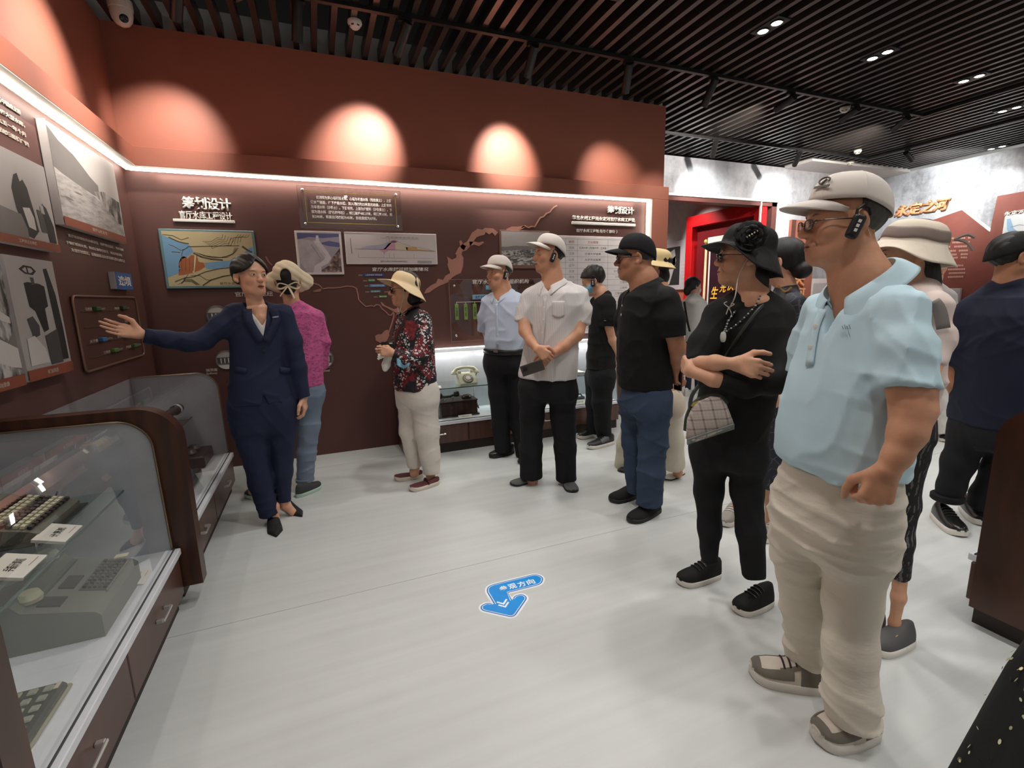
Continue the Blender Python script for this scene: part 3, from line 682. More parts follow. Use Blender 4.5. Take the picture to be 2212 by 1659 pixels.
a0, b1 = on(1020, 604); a1, b0 = on(1112, 614)
r.text('heading', '官厅水库工程处组织机构', M_LET, o, .045, a0, a1 + .16, b0 + .01, b1, shear=.15, bold=.003)
plate(1049, 617, 1084, 625, M_PB, '主任'); plate(1020, 637, 1060, 646, M_PB, '主任工程师'); plate(1066, 630, 1100, 638, M_PB, '副主任')
for k, s_ in enumerate(('计\n划\n科', '施\n工\n科', '机\n械\n修\n配', '材\n料\n科', '总\n务\n科', '财\n务\n科')):
    x = 982 + 19.5 * k; plate(x, 657 - .5 * k, x + 9.5, 691 - .6 * k, M_PG, s_, True)
ln = MB()
for pts in ([(986, 653), (1085, 650)], [(1063, 625), (1064, 650)], [(1063, 628), (1075, 628)]): r.line(ln, [on(*q) for q in pts], .006, .0372)
for k in range(6): x = 986.5 + 19.5 * k; r.line(ln, [on(x, 653 - .6 * k), on(x, 658 - .6 * k)], .006, .0372)
ln.build('connector_lines', M_LETD, o)
# --- staff table board
r = Rect(BK, [(1192, 505), (1384, 517), (1196, 714), (1380, 722)])
o = thing('table_board', r.bottom(), 'large white staff table board with red column headings', 'chart')
r.slab(MB(), .001, .016, bev=.003).build('board', M_BOARDW, o)
mb = MB()
NR = 16; cols = [.02, .13, .26, .60, .98]
for k in range(NR + 1): b = .03 + .94 * k / NR; r.line(mb, [(.02, b), (.98, b)], .003, .0166)
for a in cols: r.line(mb, [(a, .03), (a, .97)], .003, .0166)
mb.build('table_rules', ink('table_rule', (140, 132, 140)), o)
hd = ['姓名', '籍贯', '文化程度', '职务']
row = [('河北', '北洋大学（天津大学）土木系', '主任'), ('江苏', '交通大学留美', '副主任'), ('山东', '大学毕业留美', '副总工程师'), ('辽宁', '大学毕业', '工程师'), ('北京', '大学毕业', '主任工程师兼科长'), ('河北', '大学毕业', '工程师兼副科长'), ('江苏', '大学毕业', '工程师'), ('河北', '工学院', '工程师'), ('山东', '工业大学土木系', '工程师兼副科长'), ('河北', '工业土木', '工程师'), ('湖北', '大学毕业', '工程师'), ('河北', '大学', '工程师'), ('天津', '大学毕业', '工程师'), ('河南', '大学', '工程师'), ('江苏', '大学毕业', '工程师')]
mr, mk = ink('table_red', (176, 76, 66)), ink('table_black', (70, 64, 68))
def cell(k, j, s_, m):
    b1 = .97 - .94 * k / NR; b0 = b1 - .94 / NR; a0, a1 = cols[j], cols[j + 1]; wd = min((a1 - a0) * .9, len(s_) * .030)
    c = (a0 + a1) / 2; r.text('cell_text', s_, m, o, .0172, c - wd / 2, c + wd / 2, b0 + .017, b1 - .017)
for j in range(1, 4): cell(0, j, hd[j], mr)
for k, w3 in enumerate(row):
    for j in range(3): cell(k + 1, j + 1, w3[j], mk)
letters(BK, [(1311, 446), (1368, 451), (1311, 461), (1368, 466)], '筹划设计', 'white raised Chinese heading at the right end above the staff table', bold=.004)
letters(BK, [(1235, 465), (1371, 474), (1235, 474), (1371, 482)], '华北水利工程局永定河官厅水库工程处', 'long white raised Chinese subheading above the right white bar', bold=.003, depth=.01)
bar(BK, [(1234, 478), (1371, 484.5), (1234, 484), (1371, 490)], 'white bar under the right heading, above the staff table')
letters(BK, [(1244, 494), (1335, 499), (1244, 501), (1335, 506)], '官厅水库工程处名录（部分）', 'white raised caption directly above the staff table board', depth=.008, bold=.003)

# --- left wall
def caption_band(r, o, s_, d, h=.09):
    r.slab(MB(), d, d + .0012, 0, 1, 0, h).build('caption_band', M_CAPB, o)
    r.text('caption', s_, M_LETD, o, d + .002, .38, .62, h * .3, h * .72, bold=.003)
def pic(pts, label, polys, mats, cap, d=.04):
    r = Rect(LW, pts, d); o = thing('photo_board', r.bottom(), label, 'picture')
    r.slab(MB(), .001, d, bev=.002).build('board', M_BOARDW, o)
    mb = MB(); r.slab(mb, d, d + .0006)
    for k, (m, pp) in enumerate(polys): mb.m = m; r.poly(mb, pp, d + .0010 + .0002 * k)
    mb.build('print', mats, o); caption_band(r, o, cap, d + .0045); return r, o
pic([(100, 265), (246, 352), (137, 486), (270, 525)], 'photograph of a snowy valley under a steep cliff, nearest the corner',
    [(0, [(0, .78), (.1, .72), (.25, .66), (.4, .62), (.55, .55), (.8, .5), (1, .48), (1, .09), (0, .09)]), (1, [(.0, .95), (.12, .86), (.3, .8), (.42, .72), (.5, .66), (.62, .6), (.62, .46), (.4, .46), (.2, .5), (0, .56)]),
     (2, [(0, .55), (.25, .5), (.5, .46), (.6, .42), (.8, .32), (1, .2), (1, .09), (0, .09)]), (3, [(.52, .5), (.7, .56), (1, .52), (1, .22), (.9, .24), (.8, .31), (.7, .36), (.62, .42)]), (4, [(.05, .3), (.12, .31), (.2, .29), (.1, .28)]), (4, [(.2, .4), (.3, .405), (.34, .39), (.24, .385)])],
    [M_PICW, M_PICM, M_SNOW, M_CLIFF, M_PICM], '官厅山峡旧貌')
M_DESK = [M_PICL, M_PICB, M_PICW, M_PICD, M_PICM]
pic([(-70, 280), (92, 360), (-45, 512), (131, 546)], 'photograph of a man in a dark jacket at a desk, upper left',
    [(4, [(0, .55), (0, 1), (.15, 1), (.2, .5)]), (1, [(.5, .75), (.58, .8), (.66, .66), (.7, .4), (.72, .2), (.62, .1), (.52, .12), (.45, .4), (.44, .6)]), (2, [(.54, .42), (.64, .44), (.68, .34), (.68, .2), (.58, .22)]),
     (0, [(.55, .78), (.57, .84), (.61, .83), (.61, .73), (.57, .7)]), (4, [(.0, .4), (.5, .34), (.55, .2), (.55, .09), (0, .09)]), (3, [(.74, .45), (.82, .44), (.86, .2), (.76, .2)]), (1, [(.84, .54), (.9, .5), (.97, .3), (.97, .1), (.86, .1), (.83, .4)]), (0, [(.80, .5), (.85, .52), (.86, .42), (.80, .42)])], M_DESK, '工程师正在审图')
pic([(3, 549), (110, 564), (64, 826), (159, 799)], 'photograph of a valve wheel and pump housing, lower row right',
    [(1, [(.28, .79), (.36, .80), (.6, .79), (.7, .77), (.7, .60), (.62, .58), (.62, .40), (.5, .38), (.4, .56), (.3, .6)]), (3, [(.42, .84), (.44, .78), (.5, .78), (.5, .84)]), (1, [(.24, .9), (.34, .935), (.5, .93), (.58, .895), (.5, .86), (.34, .865)]), (0, [(.3, .9), (.36, .918), (.48, .915), (.52, .893), (.46, .875), (.36, .878)]), (1, [(.38, .918), (.41, .918), (.42, .87), (.39, .87)]),
     (1, [(.74, .92), (.82, .93), (.86, .84), (.92, .7), (.95, .4), (.95, .12), (.8, .12), (.78, .5), (.76, .8)]), (3, [(.2, .5), (.32, .52), (.42, .44), (.4, .36), (.26, .34)]), (2, [(.12, .34), (.28, .36), (.46, .24), (.5, .12), (.1, .12)]), (3, [(.5, .35), (.8, .4), (.8, .1), (.52, .1)])], [M_PICL, M_PICB, M_PICW, M_PICD, M_PICM], '闸门启闭机房')
pic([(-110, 556), (-7, 550), (-60, 862), (57, 832)], 'photograph of a rocky bank, cut off by the left picture edge',
    [(1, [(.5, 1), (1, 1), (1, .45), (.8, .35), (.5, .5)]), (2, [(.0, .5), (.6, .4), (1, .3), (1, .14), (.4, .2), (0, .3)]), (1, [(0, .3), (.4, .24), (1, .12), (1, .09), (0, .09)]), (2, [(.7, .62), (.95, .55), (.95, .5), (.75, .53)])], [M_PICM, M_CLIFF, M_PICW], '坝址勘测', .05)
def text_block(pl, rows, label, bodies, mat=M_LETD):
    p0 = Vector(pl['at'](*rows[-1][3])); o = thing('text_block', p0, label, 'lettering')
    for q, s_ in zip(rows, bodies): Rect(pl, q).text('text_line', s_, mat, o, .003, 0, 1, 0, 1, bold=.004, depth=.003)
text_block(LW, [[(-60, 170), (42, 240), (-58, 182), (44, 252)], [(-60, 200), (50, 264), (-58, 212), (52, 275)], [(-60, 223), (52, 284), (-58, 235), (54, 295)], [(-60, 246), (58, 304), (-58, 258), (60, 315)]],
           'four lines of pale text above the desk photograph', ['官厅水库是新中国成立后', '建设的第一座大型水库，', '工程于一九五一年十月', '动工，控制流域面积广阔'])
text_block(LW, [[(145, 507), (264, 535), (146, 514), (265, 541)], [(141, 522), (262, 547), (142, 529), (263, 553)], [(152, 537), (268, 560), (153, 544), (269, 567)]],
           'three lines of pale text under the snowy valley photograph', ['官厅水库坝址处山高谷深，两岸岩石坚硬，地形有利', '于修建拦河大坝，经过反复勘察比较，最后选定坝址', '为官厅村附近，控制面积占永定河流域的九成以上'])
r = Rect(LW, [(249, 587), (283, 592), (254, 624), (287, 626)], .04)
o = thing('heading_block', r.bottom(), 'small blue block with two white Chinese characters by the corner', 'sign')
r.slab(MB(), .001, .038).build('block', M_BOARDW, o); r.slab(MB(), .038, .041).build('face', ink('block_blue', (58, 92, 150)), o)
r.text('characters', '选坝', M_LET, o, .0425, .1, .9, .2, .8, bold=.006)
# dam-site panel with thin rounded metal frame, small coloured bars on hairline shelves
r = Rect(LW, [(146, 640), (287, 642), (180, 806), (307, 765)])
o = thing('site_panel', r.bottom(), 'brown panel with rounded copper frame and rows of coloured bars', 'panel')
def rrect(w, h, R, n=5):
    pts = []
    for cx, cy, a in ((w - R, h - R, 0), (R, h - R, PI / 2), (R, R, PI), (w - R, R, 1.5 * PI)):
        pts += [(cx + R * math.cos(a + PI / 2 * k / n), cy + R * math.sin(a + PI / 2 * k / n)) for k in range(n + 1)]
    return pts
pp = [r.p(a / r.w, b / r.h, .014) for a, b in rrect(r.w, r.h, .035)]
MB().tube(pp + [pp[0], pp[1]], .0065, 8, cap=False).build('frame', flat('copper_frame', (150, 116, 98), .35, .5), o)
r.slab(MB(), .0005, .006, .01, .99, .01, .99).build('backing', M_LOWL, o)
rowsP = [(.80, [(.16, .36, (52, 92, 52)), (.60, .78, (48, 78, 50))]), (.585, [(.36, .54, (150, 100, 62)), (.74, .88, (90, 60, 50))]), (.36, [(.14, .40, (52, 110, 166)), (.56, .80, (56, 112, 164))]), (.17, [(.30, .54, (88, 128, 56)), (.68, .90, (72, 108, 56))])]
NMS = [['石匣里', '响水堡'], ['官厅', '旧庄窝'], ['太子墓', '青白口'], ['三家店', '芦沟桥']]
for (b, cells), nm in zip(rowsP, NMS):
    r.slab(MB(), .006, .010, .1, .9, b - .012, b - .006).build('shelf_line', ink('shelf_hairline', (96, 74, 64)), o)
    for (a0, a1, c), s_ in zip(cells, nm):
        am = a0 + (a1 - a0) * .45
        r.text('site_name', s_, M_LETD, o, .0075, a0, am, b + .005, b + .045, bold=.003)
        r.slab(MB(), .006, .03, am + .005, am + .075, b, b + .055, bev=.003).build('model_block', ink('block_%d' % int(a0 * 1000 + b * 100), c), o)
        r.slab(MB(), .006, .022, am + .08, a1 + .04, b + .008, b + .036, bev=.002).build('model_bar', ink('bar_grey_brown', (118, 100, 90)), o)

# --- grey walls: heading, terracotta fields, map, texts
M_COP = flat('copper_letters', (226, 158, 112), .4); M_TERF = flat('terracotta_field', (128, 66, 54), .6)
letters(RW, [(1936, 456), (2053, 421), (1936, 478), (2053, 446)], '永定之河', 'large copper raised heading on the grey right wall', M_COP, .05, bold=.006, shear=.2)
def rw_poly(pts, d0, d1, mb):
    q = [uv_of(RW, RW['at'](x, y)) for x, y in pts]; mb.prism(q, lambda u, v, d: (XR - d, -u, v), d0, d1); return mb
o = thing('terracotta_field', at(2080, 900, X=XR), 'terracotta field with angular upper edge on the grey right wall', 'wall panel')
rw_poly([(1900, 516), (2082, 453), (2141, 497), (2157, 424), (2300, 398), (2320, 1000), (1900, 860)], .001, .03, MB()).build('field', M_TERF, o)
rw_poly([(2080, 452), (2086, 451), (2142, 493), (2141, 500)], .03, .05, MB()).build('edge_light', emit('edge_light_white', (255, 250, 240), 1.6), o)
tl = MB()
for k, (y, segs) in enumerate([(515, [(2040, 2088), (2094, 2100)]), (524, [(2036, 2054), (2060, 2098)]), (533, [(2038, 2056), (2064, 2092)]), (542, [(2046, 2068), (2074, 2094)]), (550, [(2048, 2070), (2078, 2094)]), (557, [(2046, 2072), (2078, 2092)]), (574, [(2046, 2084)]), (582, [(2050, 2088)]), (590, [(2052, 2088)]), (598, [(2050, 2084)])]):
    for x0, x1 in segs:
        n = max(2, int((x1 - x0) / 3.2))
        for i in range(n):
            xa = x0 + (x1 - x0) * i / n; xb = xa + (x1 - x0) / n * .78; s_ = -.2 * (xa - 2066) * .5
            rw_poly([(xa, y + s_ * .3 - 2), (xb, y + s_ * .3 - 2.4), (xb, y + s_ * .3 + 1.6), (xa, y + s_ * .3 + 2)], .031, .036, tl)
tl.build('small_lettering', flat('pink_lettering', (190, 140, 124), .5), o, kind='stuff')
r = Rect(RW, [(2166, 474), (2290, 446), (2160, 610), (2290, 600)])
o = thing('river_map', r.bottom(), 'white river map with blue water and a pale frame, behind the black cap', 'map')
r.slab(MB(), .032, .06, bev=.01).build('frame', M_EDGE, o); mb = MB(); DD = .0606; P([(.03, .03), (.97, .03), (.97, .97), (.03, .97)]); mb.m = 1; DD = .061
P([(.05, .95), (.12, .95), (.2, .8), (.34, .7), (.3, .62), (.14, .7), (.08, .8)]); mb.m = 2; r.line(mb, [(.15, .82), (.3, .84), (.5, .8)], .008, .0615)
mb.build('print', [ink('map_white', (214, 214, 214)), ink('map_water', (150, 180, 205)), ink('map_grey_line', (130, 130, 134))], o)
letters(RW, [(2172, 462), (2250, 446), (2172, 470), (2250, 455)], '永定河水系', 'small white raised caption over the river map', M_LET, .02, d=.03, bold=.004)
r = Rect(RW, [(2024, 622), (2078, 624), (2024, 700), (2074, 700)])
o = thing('plinth_panel', r.bottom(), 'plain light grey panel low on the terracotta field', 'wall panel'); r.slab(MB(), .031, .09, bev=.006).build('panel', flat('pale_grey_panel', (186, 178, 178), .55), o)
r.slab(MB(), .09, .095, .08, .92, .1, .9).build('inset', flat('pale_grey_inset', (176, 168, 168), .55), o)
# column panel right of the doorway with copper vertical characters
r = Rect(GW, [(1690, 474), (1742, 478), (1690, 860), (1742, 852)])
o = thing('pillar_panel', r.bottom(), 'terracotta pillar panel with vertical copper characters right of the doorway', 'wall panel')
r.slab(MB(), .001, .05).build('panel', M_UP, o); r.slab(MB(), .05, .056, 0, .16, 0, 1).build('dark_strip', M_FRAME, o)
for k, ch in enumerate('大河家定'):
    y = 606 + k * 27; q = Rect(GW, [(1709, y - 12), (1734, y - 12), (1709, y + 12), (1734, y + 12)], .05)
    q.text('character', ch, M_COP, o, .075, 0, 1, 0, 1, depth=.04, bold=.006)
r = Rect(GW, [(1746, 600), (1800, 604), (1746, 720), (1800, 720)])
o = thing('notice_board', r.bottom(), 'pale notice board right of the copper pillar characters', 'picture'); r.slab(MB(), .001, .03, bev=.004).build('board', M_BOARDW, o); r.slab(MB(), .03, .034, .06, .94, .08, .92).build('sheet', flat('pale_grey_panel', (186, 178, 178), .55), o)

# --- red room: frame with plaque, picture board
M_RED = flat('bright_red_lacquer', (186, 22, 26), .35); M_DRED = flat('dark_red_panel', (112, 30, 34), .3); M_MAR = flat('maroon_plaque', (46, 18, 28), .4)
r = Rect(QW, [(1494, 468), (1649, 440), (1490, 690), (1649, 720)])
o = thing('display_niche', r.bottom(), 'deep red lacquered frame niche in the room beyond the doorway', 'frame')
for nm, a in (('frame_top', (0, 1, .9, 1)), ('frame_side', (0, .1, 0, .9)), ('frame_side', (.93, 1, 0, .9)), ('frame_base', (.1, .93, 0, .06))): r.slab(MB(), .001, .16, *a, bev=.004).build(nm, M_RED, o)
r.slab(MB(), .001, .02, .1, .93, .06, .9).build('back_panel', M_DRED, o)
MB().box(tuple(r.p(1, 0, .165) - Vector((.02, .03, 0))), tuple(r.p(1, 1, .165) + Vector((0, 0, 0)))).build('edge_strip', M_EDGE, o)
r = Rect(QW, [(1526, 517), (1640, 500), (1526, 700), (1640, 710)], .1)
o = thing('hanging_plaque', r.bottom(), 'dark maroon plaque with gold calligraphy and a pale rod', 'plaque')
r.slab(MB(), .06, .09, bev=.004).build('plaque', M_MAR, o); r.slab(MB(), .05, .10, -.02, 1.02, .94, 1.02, bev=.01).build('top_rod', M_PLW, o)
r.slab(MB(), .092, .094, .02, .05, 0, .93).build('pale_edge', M_PLW, o)
MB().lathe([(0, 0), (.03, .01), (.045, .04), (.03, .07), (.012, .08), (0, .085)], r.p(-.03, .98, .08), 16, tuple(-r.pl['ax'])).build('knob', M_GOLD, o)
for k in range(3): MB().tube([r.p(-.05 + .012 * k, .95, .1), r.p(-.052 + .012 * k, .7, .1), r.p(-.055 + .012 * k, .2, .1)], .012, 6).build('tassel', flat('cream_tassel', (222, 206, 160), .7), o)
for k, (ch, x, y, w_, h_) in enumerate((('生', 1543, 633, 16, 26), ('光', 1562, 622, 14, 20), ('庆', 1580, 617, 16, 22), ('必', 1563, 606, 12, 8))):
    q = Rect(QW, [(x - w_ / 2, y - h_ / 2), (x + w_ / 2, y - h_ / 2 - 1), (x - w_ / 2, y + h_ / 2), (x + w_ / 2, y + h_ / 2 - 1)], .1)
    q.text('gold_character', ch, emit('gold_calligraphy', (236, 176, 60), .25), o, .105, 0, 1, 0, 1, depth=.006, bold=.002, shear=.25)
lamp('SPOT', 'added_beam', (XQ - 1.0, 7.6, 3.25), 110, NEUT, (XQ, 7.4, 2.1), spot_size=math.radians(70), spot_blend=.8, shadow_soft_size=.04)  # added beam on the niche, without a lamp fitting
lamp('SPOT', 'added_beam', (XQ - 1.0, 9.2, 3.25), 110, NEUT, (XQ, 9.3, 2.2), spot_size=math.radians(70), spot_blend=.8, shadow_soft_size=.04)  # second added beam farther along the wall, also without a fitting
r = Rect(QW, [(1424, 526), (1491, 517), (1424, 630), (1489, 622)])
o = thing('photo_board', r.bottom(), 'grey board with a black and white group photograph in the red room', 'picture')
r.slab(MB(), .001, .04, bev=.004).build('board', flat('pale_grey_panel', (186, 178, 178), .55), o)
mb = MB(); DD = .0412; P([(.2, .1), (.74, .1), (.74, .88), (.2, .88)]); mb.m = 1; DD = .042; P([(.3, .5), (.4, .78), (.56, .84), (.62, .6), (.5, .3), (.42, .12), (.28, .12)]); mb.m = 2; P([(.45, .62), (.6, .7), (.6, .5), (.5, .5)])
mb.m = 1
for k in range(5): r.line(mb, [(.8, .5 - .07 * k), (.94, .5 - .07 * k)], .02, .042)
mb.build('print', [M_PICB, M_PICL, M_PICM], o)
MB().box((XQ - .35, 7.9, 0), (XQ - .002, 11.0, .75)).top('low_plinth', M_RED, (XQ - .2, 9.5, 0), 'low red plinth under the group photograph in the red room', 'plinth')
# ================================================================== DISPLAY CASES AND WHAT IS IN THEM
def wood(name, dark, light):
    t = NT(name); v = t.coord('Object', (1, 1, .25)); n = t.noise(v, 14, 6, .6)
    w = t.n('ShaderNodeTexWave'); w.bands_direction = 'X'; t.l(v, w.inputs[0]); w.inputs['Scale'].default_value = 5; w.inputs['Distortion'].default_value = 7; w.inputs['Detail'].default_value = 3
    f = t.math('ADD', t.math('MULTIPLY', n, .7), t.math('MULTIPLY', w.outputs[1], .3))
    t.out(t.ramp(f, (.3, lin(dark)), (.7, lin(light))), .32); MATS[name] = t.m; return t.m
M_WOOD = wood('dark_walnut', (50, 26, 16), (72, 38, 22)); M_CAB = wood('brown_laminate', (78, 50, 42), (90, 59, 50)); M_KICK = flat('dark_plinth', (40, 28, 24), .6)
M_TRAY = flat('white_tray', (222, 223, 228), .35); M_LINE = flat('case_lining_grey', (188, 190, 196), .5); M_CHR = flat('chrome', (226, 224, 220), .32, .85)
M_GLS = glass('case_glass', (.965, .975, .975), .012); M_SHELF = glass('shelf_glass', (.86, .93, .91), .02, .03); M_GEDGE = flat('green_glass_edge', (70, 92, 86), .2)
M_CARD = flat('white_card', (224, 218, 208), .5); M_INKD = ink('card_black', (38, 36, 36))

class Case:
    """curved-glass display case. fn(u, d, z): u along the case, d out from the wall (world coordinates out)."""
    def __init__(s, fn, u0, u1, label, depth, ztray, ztop, zdr, kick, name='display_case', group=None, split=2, R=.13, slope=.008, end0=True, end1=True, drawer=True, lining=(True, True)):
        s.fn = fn; s.u0, s.u1, s.D = u0, u1, depth; s.zt = ztray
        P = lambda u, d, z: Vector(fn(u, d, z))
        base = P((u0 + u1) / 2, depth / 2, 0)
        o = s.o = thing(name, base, label, 'display case', group)
        def box(mb, ua, ub, da, db, za, zb, bev=0):
            A, B = P(ua, da, za), P(ub, db, zb); return mb.box([min(i, j) for i, j in zip(A, B)], [max(i, j) for i, j in zip(A, B)], bev)
        s.box = box
        box(MB(), u0, u1, .004, depth - .02, zdr, ztray - .03).build('cabinet_body', M_CAB, o)
        box(MB(), u0 + .01, u1 - .01, .004, depth - kick, 0, zdr).build('plinth', M_KICK, o)
        n = split; L = (u1 - u0) / n
        for i in range(n):
            a, b = u0 + L * i + .004, u0 + L * (i + 1) - .004
            dr = box(MB(), a, b, depth - .02, depth, zdr + .006, ztray - .036, .003).build('drawer_front', M_CAB, o)
            m, z = (a + b) / 2, (zdr + ztray) / 2 - .005
            hb = MB(); box(hb, m - .055, m + .055, depth + .022, depth + .03, z - .005, z + .005, .002)
            for e in (-.048, .048): box(hb, m + e - .008, m + e + .008, depth, depth + .024, z - .007, z + .007, .002)
            hb.build('handle', M_CHR, dr)
        box(MB(), u0, u1, .004, depth + .012, ztray - .03, ztray, .003).build('tray', M_TRAY, o)
        box(MB(), u0, u1, depth - .012, depth - .008, ztray, ztray + .006).build('glass_channel', flat('dark_gasket', (60, 58, 60), .5), o)
        box(MB(), u0 + .003, u1 - .003, .004, .010, ztray, ztop - .01).build('back_lining', M_LINE, o)
        th = np.linspace(0, PI / 2, 10)
        d1 = depth - .018
        prof = [(.012, ztop)] + [(d1 - R + R * math.sin(a) - slope, ztop - R + R * math.cos(a)) for a in th] + [(d1, ztray + .002)]
        s.prof = prof
        mb = MB(); inner = [(d - .005 if d > .1 else d, z - .005) for d, z in prof]
        for k in range(len(prof) - 1):
            (d0, z0), (d2, z2) = prof[k], prof[k + 1]
            mb.add([P(u0 + .012, d0, z0), P(u1 - .012, d0, z0), P(u1 - .012, d2, z2), P(u0 + .012, d2, z2)], [(0, 1, 2, 3)])
        mb.build('curved_glass', M_GLS, o, smooth=60)
        # polished rims at both ends of the glass
        for u, e in ((u0 + .010, 1), (u1 - .010, 1)):
            MB().tube([P(u, d, z) for d, z in prof], .0035, 6).build('glass_rim', flat('brass_glass_rim', (120, 104, 84), .3, .6), o)
        s.P = P
        def endlining(u, t):
            poly = [(.012, ztray), (.012, ztop - .006)] + [(d - .006, z - .006) for d, z in prof[1:-1]] + [(prof[-1][0] - .006, ztray)]
            MB().prism(poly, lambda a, b, d: P(u + d, a, b), 0, t).build('end_lining', M_LINE, o)
        if lining[0]: endlining(u0 + .001, .007)
        if lining[1]: endlining(u1 - .008, .007)
    def shelf(s, z, d0, d1, posts=True):
        m = MB(); s.box(m, s.u0 + .012, s.u1 - .012, d0, d1, z, z + .008); sh = m.build('glass_shelf', M_SHELF, s.o)
        e = MB(); s.box(e, s.u0 + .012, s.u1 - .012, d1 - .0012, d1 + .0012, z - .0003, z + .0083); e.build('shelf_edge', M_GEDGE, sh)
def end_panel(fn, u, t, depth, ztop, zbot, label, R=.16, recess=0):
    poly = [(.003, zbot), (.003, ztop)] + [(depth - R + R * math.sin(a), ztop - R + R * math.cos(a)) for a in np.linspace(0, PI / 2, 12)] + [(depth, zbot)]
    P = lambda a, b, d: Vector(fn(u + d, a, b))
    mb = MB().prism(poly, P, 0, t)
    return mb.top('end_panel', M_WOOD, P(depth / 2, 0, t / 2) if zbot < .01 else P(depth / 2, zbot, t / 2), label, 'panel')
fL = lambda u, d, z: (XL + d, u, z)
c1 = Case(fL, 1.135, 2.46, 'curved-glass display case in the left foreground with two calculators', .555, .30, .92, .07, .03)
c2 = Case(fL, 2.55, 3.99, 'curved-glass display case farther along the left wall, beyond the wooden divider', .555, .30, .92, .07, .03)
end_panel(fL, 2.467, .078, .632, .962, .10, 'dark curved wooden divider between the two left display cases')
end_panel(fL, 1.05, .08, .632, .962, .10, 'dark wooden end panel at the lower left picture corner')
c1.shelf(.611, .02, .40); c2.shelf(.60, .02, .34)
fB = lambda u, d, z: (u, YB - d, z)
c3 = Case(fB, .655, 2.87, 'long glass counter against the brown wall behind the standing visitors', .475, .30, .94, .09, .03, name='display_counter', split=4, R=.10, slope=.05)
end_panel(fB, .625, .028, .49, .955, 0, 'brown end panel of the glass counter beside the white trousers', R=.12)
c3.shelf(.585, .02, .40)
for u in (1.36, 2.12): MB().tube([(u, YB - .2, .30), (u, YB - .2, .585)], .006, 10).build('shelf_post', M_CHR, c3.o)
m = MB(); c3.box(m, .68, 2.85, .03, .05, .915, .925); m.build('light_strip', emit('counter_led', (255, 252, 244), 5.0), c3.o)
for i in range(3): lamp('AREA', 'counter_glow', (1.05 + .75 * i, YB - .06, .905), 2.2, (1, .98, .95), (1.05 + .75 * i, YB - .28, .3), shape='RECTANGLE', size=.7, size_y=.02)
# right-hand case seen from its end
fR = lambda u, d, z: (u, .50 + d, z)
c4 = Case(fR, 2.44, 3.4, 'glass counter at the lower right, seen end-on', .475, .30, .94, .09, .03, name='display_counter', split=2, R=.10, slope=.05)
end_panel(fR, 2.405, .03, .445, .955, .088, 'dark brown end panel of the counter at the right picture edge', R=.14)

# ------------------------------------------------------------------ exhibits
def card(c, ax, w, h, s_, label, tilt=.35, group='small captions in the cases', lines=True):
    """tent label card: ax = reading direction"""
    ax = Vector(ax); up = Vector((0, 0, 1)); back = up.cross(ax)
    ay = (back * math.cos(tilt) + up * math.sin(tilt)).normalized(); n = ax.cross(ay)
    c = Vector(c); o = thing('label_card', c, label, 'label', group)
    mid = c + ay * (h / 2) + n * .001
    mb = MB().obox(mid, ax, ay, n, (w / 2, h / 2, .0015))
    for e in (-1, 1): mb.obox(c + ax * e * (w / 2 - .003) + ay * h * .5 - n * .004 - up * .0, ax, ay, n, (.002, h / 2, .004))
    foot = c + back * h * math.cos(tilt) * .9
    mb.obox(foot + up * (h * math.sin(tilt) * .45), ax, up, back, (w / 2 * .96, h * math.sin(tilt) * .45, .0012))
    mb.build('card', M_CARD, o)
    write('card_text', s_, mid + n * .0026, ax, ay, .1, M_INKD, o, fit=(w * .55, h * .26), bold=.002)
    if lines: MB().obox(mid - ay * h * .33 + ax * w * .2 + n * .0026, ax, ay, n, (w * .2, .0008, .0002)).build('rule', flat('card_rule_red', (160, 90, 80), .6), o)
    return o
YA = (0, 1, 0)
card((-.862, 2.02, .6195), YA, .13, .09, '计算机', 'white caption card in front of the key-driven calculator on the shelf', .3)
card((-.875, 1.80, .6195), YA, .14, .10, '手摇计算机', 'white caption card nearest the left picture edge on the shelf', .3)
card((-.745, 2.23, .3005), YA, .115, .08, '早期电动计算机', 'white caption card beside the grey calculating machine box', .3)
card((-.765, 1.35, .3005), YA, .135, .09, '电子计算器', 'white caption card at the bottom next to the dark pocket calculator', .25)
card((1.20, 4.165, .3005), (1, 0, 0), .13, .045, '手摇电话机', 'small caption in front of the wooden field telephone', .5, lines=False)
card((.93, 4.22, .5935), (1, 0, 0), .13, .04, '拨号电话机', 'small caption left of the pale rotary telephone', .5, lines=False)
card((2.44, 4.18, .3005), (1, 0, 0), .14, .05, '测量仪器', 'small caption beside the grey handset below the shelf', .5, lines=False)
# mechanical calculator with key rows, on the glass shelf of the near case
M_OLIVE = flat('olive_grey_enamel', (92, 92, 80), .4); M_DK = flat('dark_grey_metal', (54, 54, 50), .4); M_KEYB = flat('key_black', (40, 38, 36), .35); M_KEYW = flat('key_cream', (206, 200, 170), .35)
o = thing('key_calculator', (-.80, 1.50, .8335), 'olive mechanical calculator with rows of black and cream keys', 'calculator')
fy = lambda a, b, d: (a, d, b)
MB().prism([(-.66, .8338), (-.66, .868), (-.69, .882), (-.86, .925), (-.90, .945), (-.97, .945), (-.985, .93), (-.985, .8338)], fy, 1.345, 1.70).build('body', M_OLIVE, o)
MB().box((-1.0, 1.31, .8337), (-.645, 1.735, .8385)).build('base_plate', M_DK, o)
MB().prism([(-.93, .945), (-.93, .985), (-.955, 1.0), (-.985, 1.0), (-1.0, .985), (-1.0, .945)], fy, 1.27, 1.67).build('carriage', M_OLIVE, o)
MB().lathe([(.0, -.21), (.016, -.21), (.019, -.2), (.019, .2), (.016, .21), (0, .21)], (-.955, 1.47, 1.005), 18, (0, 1, 0)).build('platen_roller', M_DK, o)
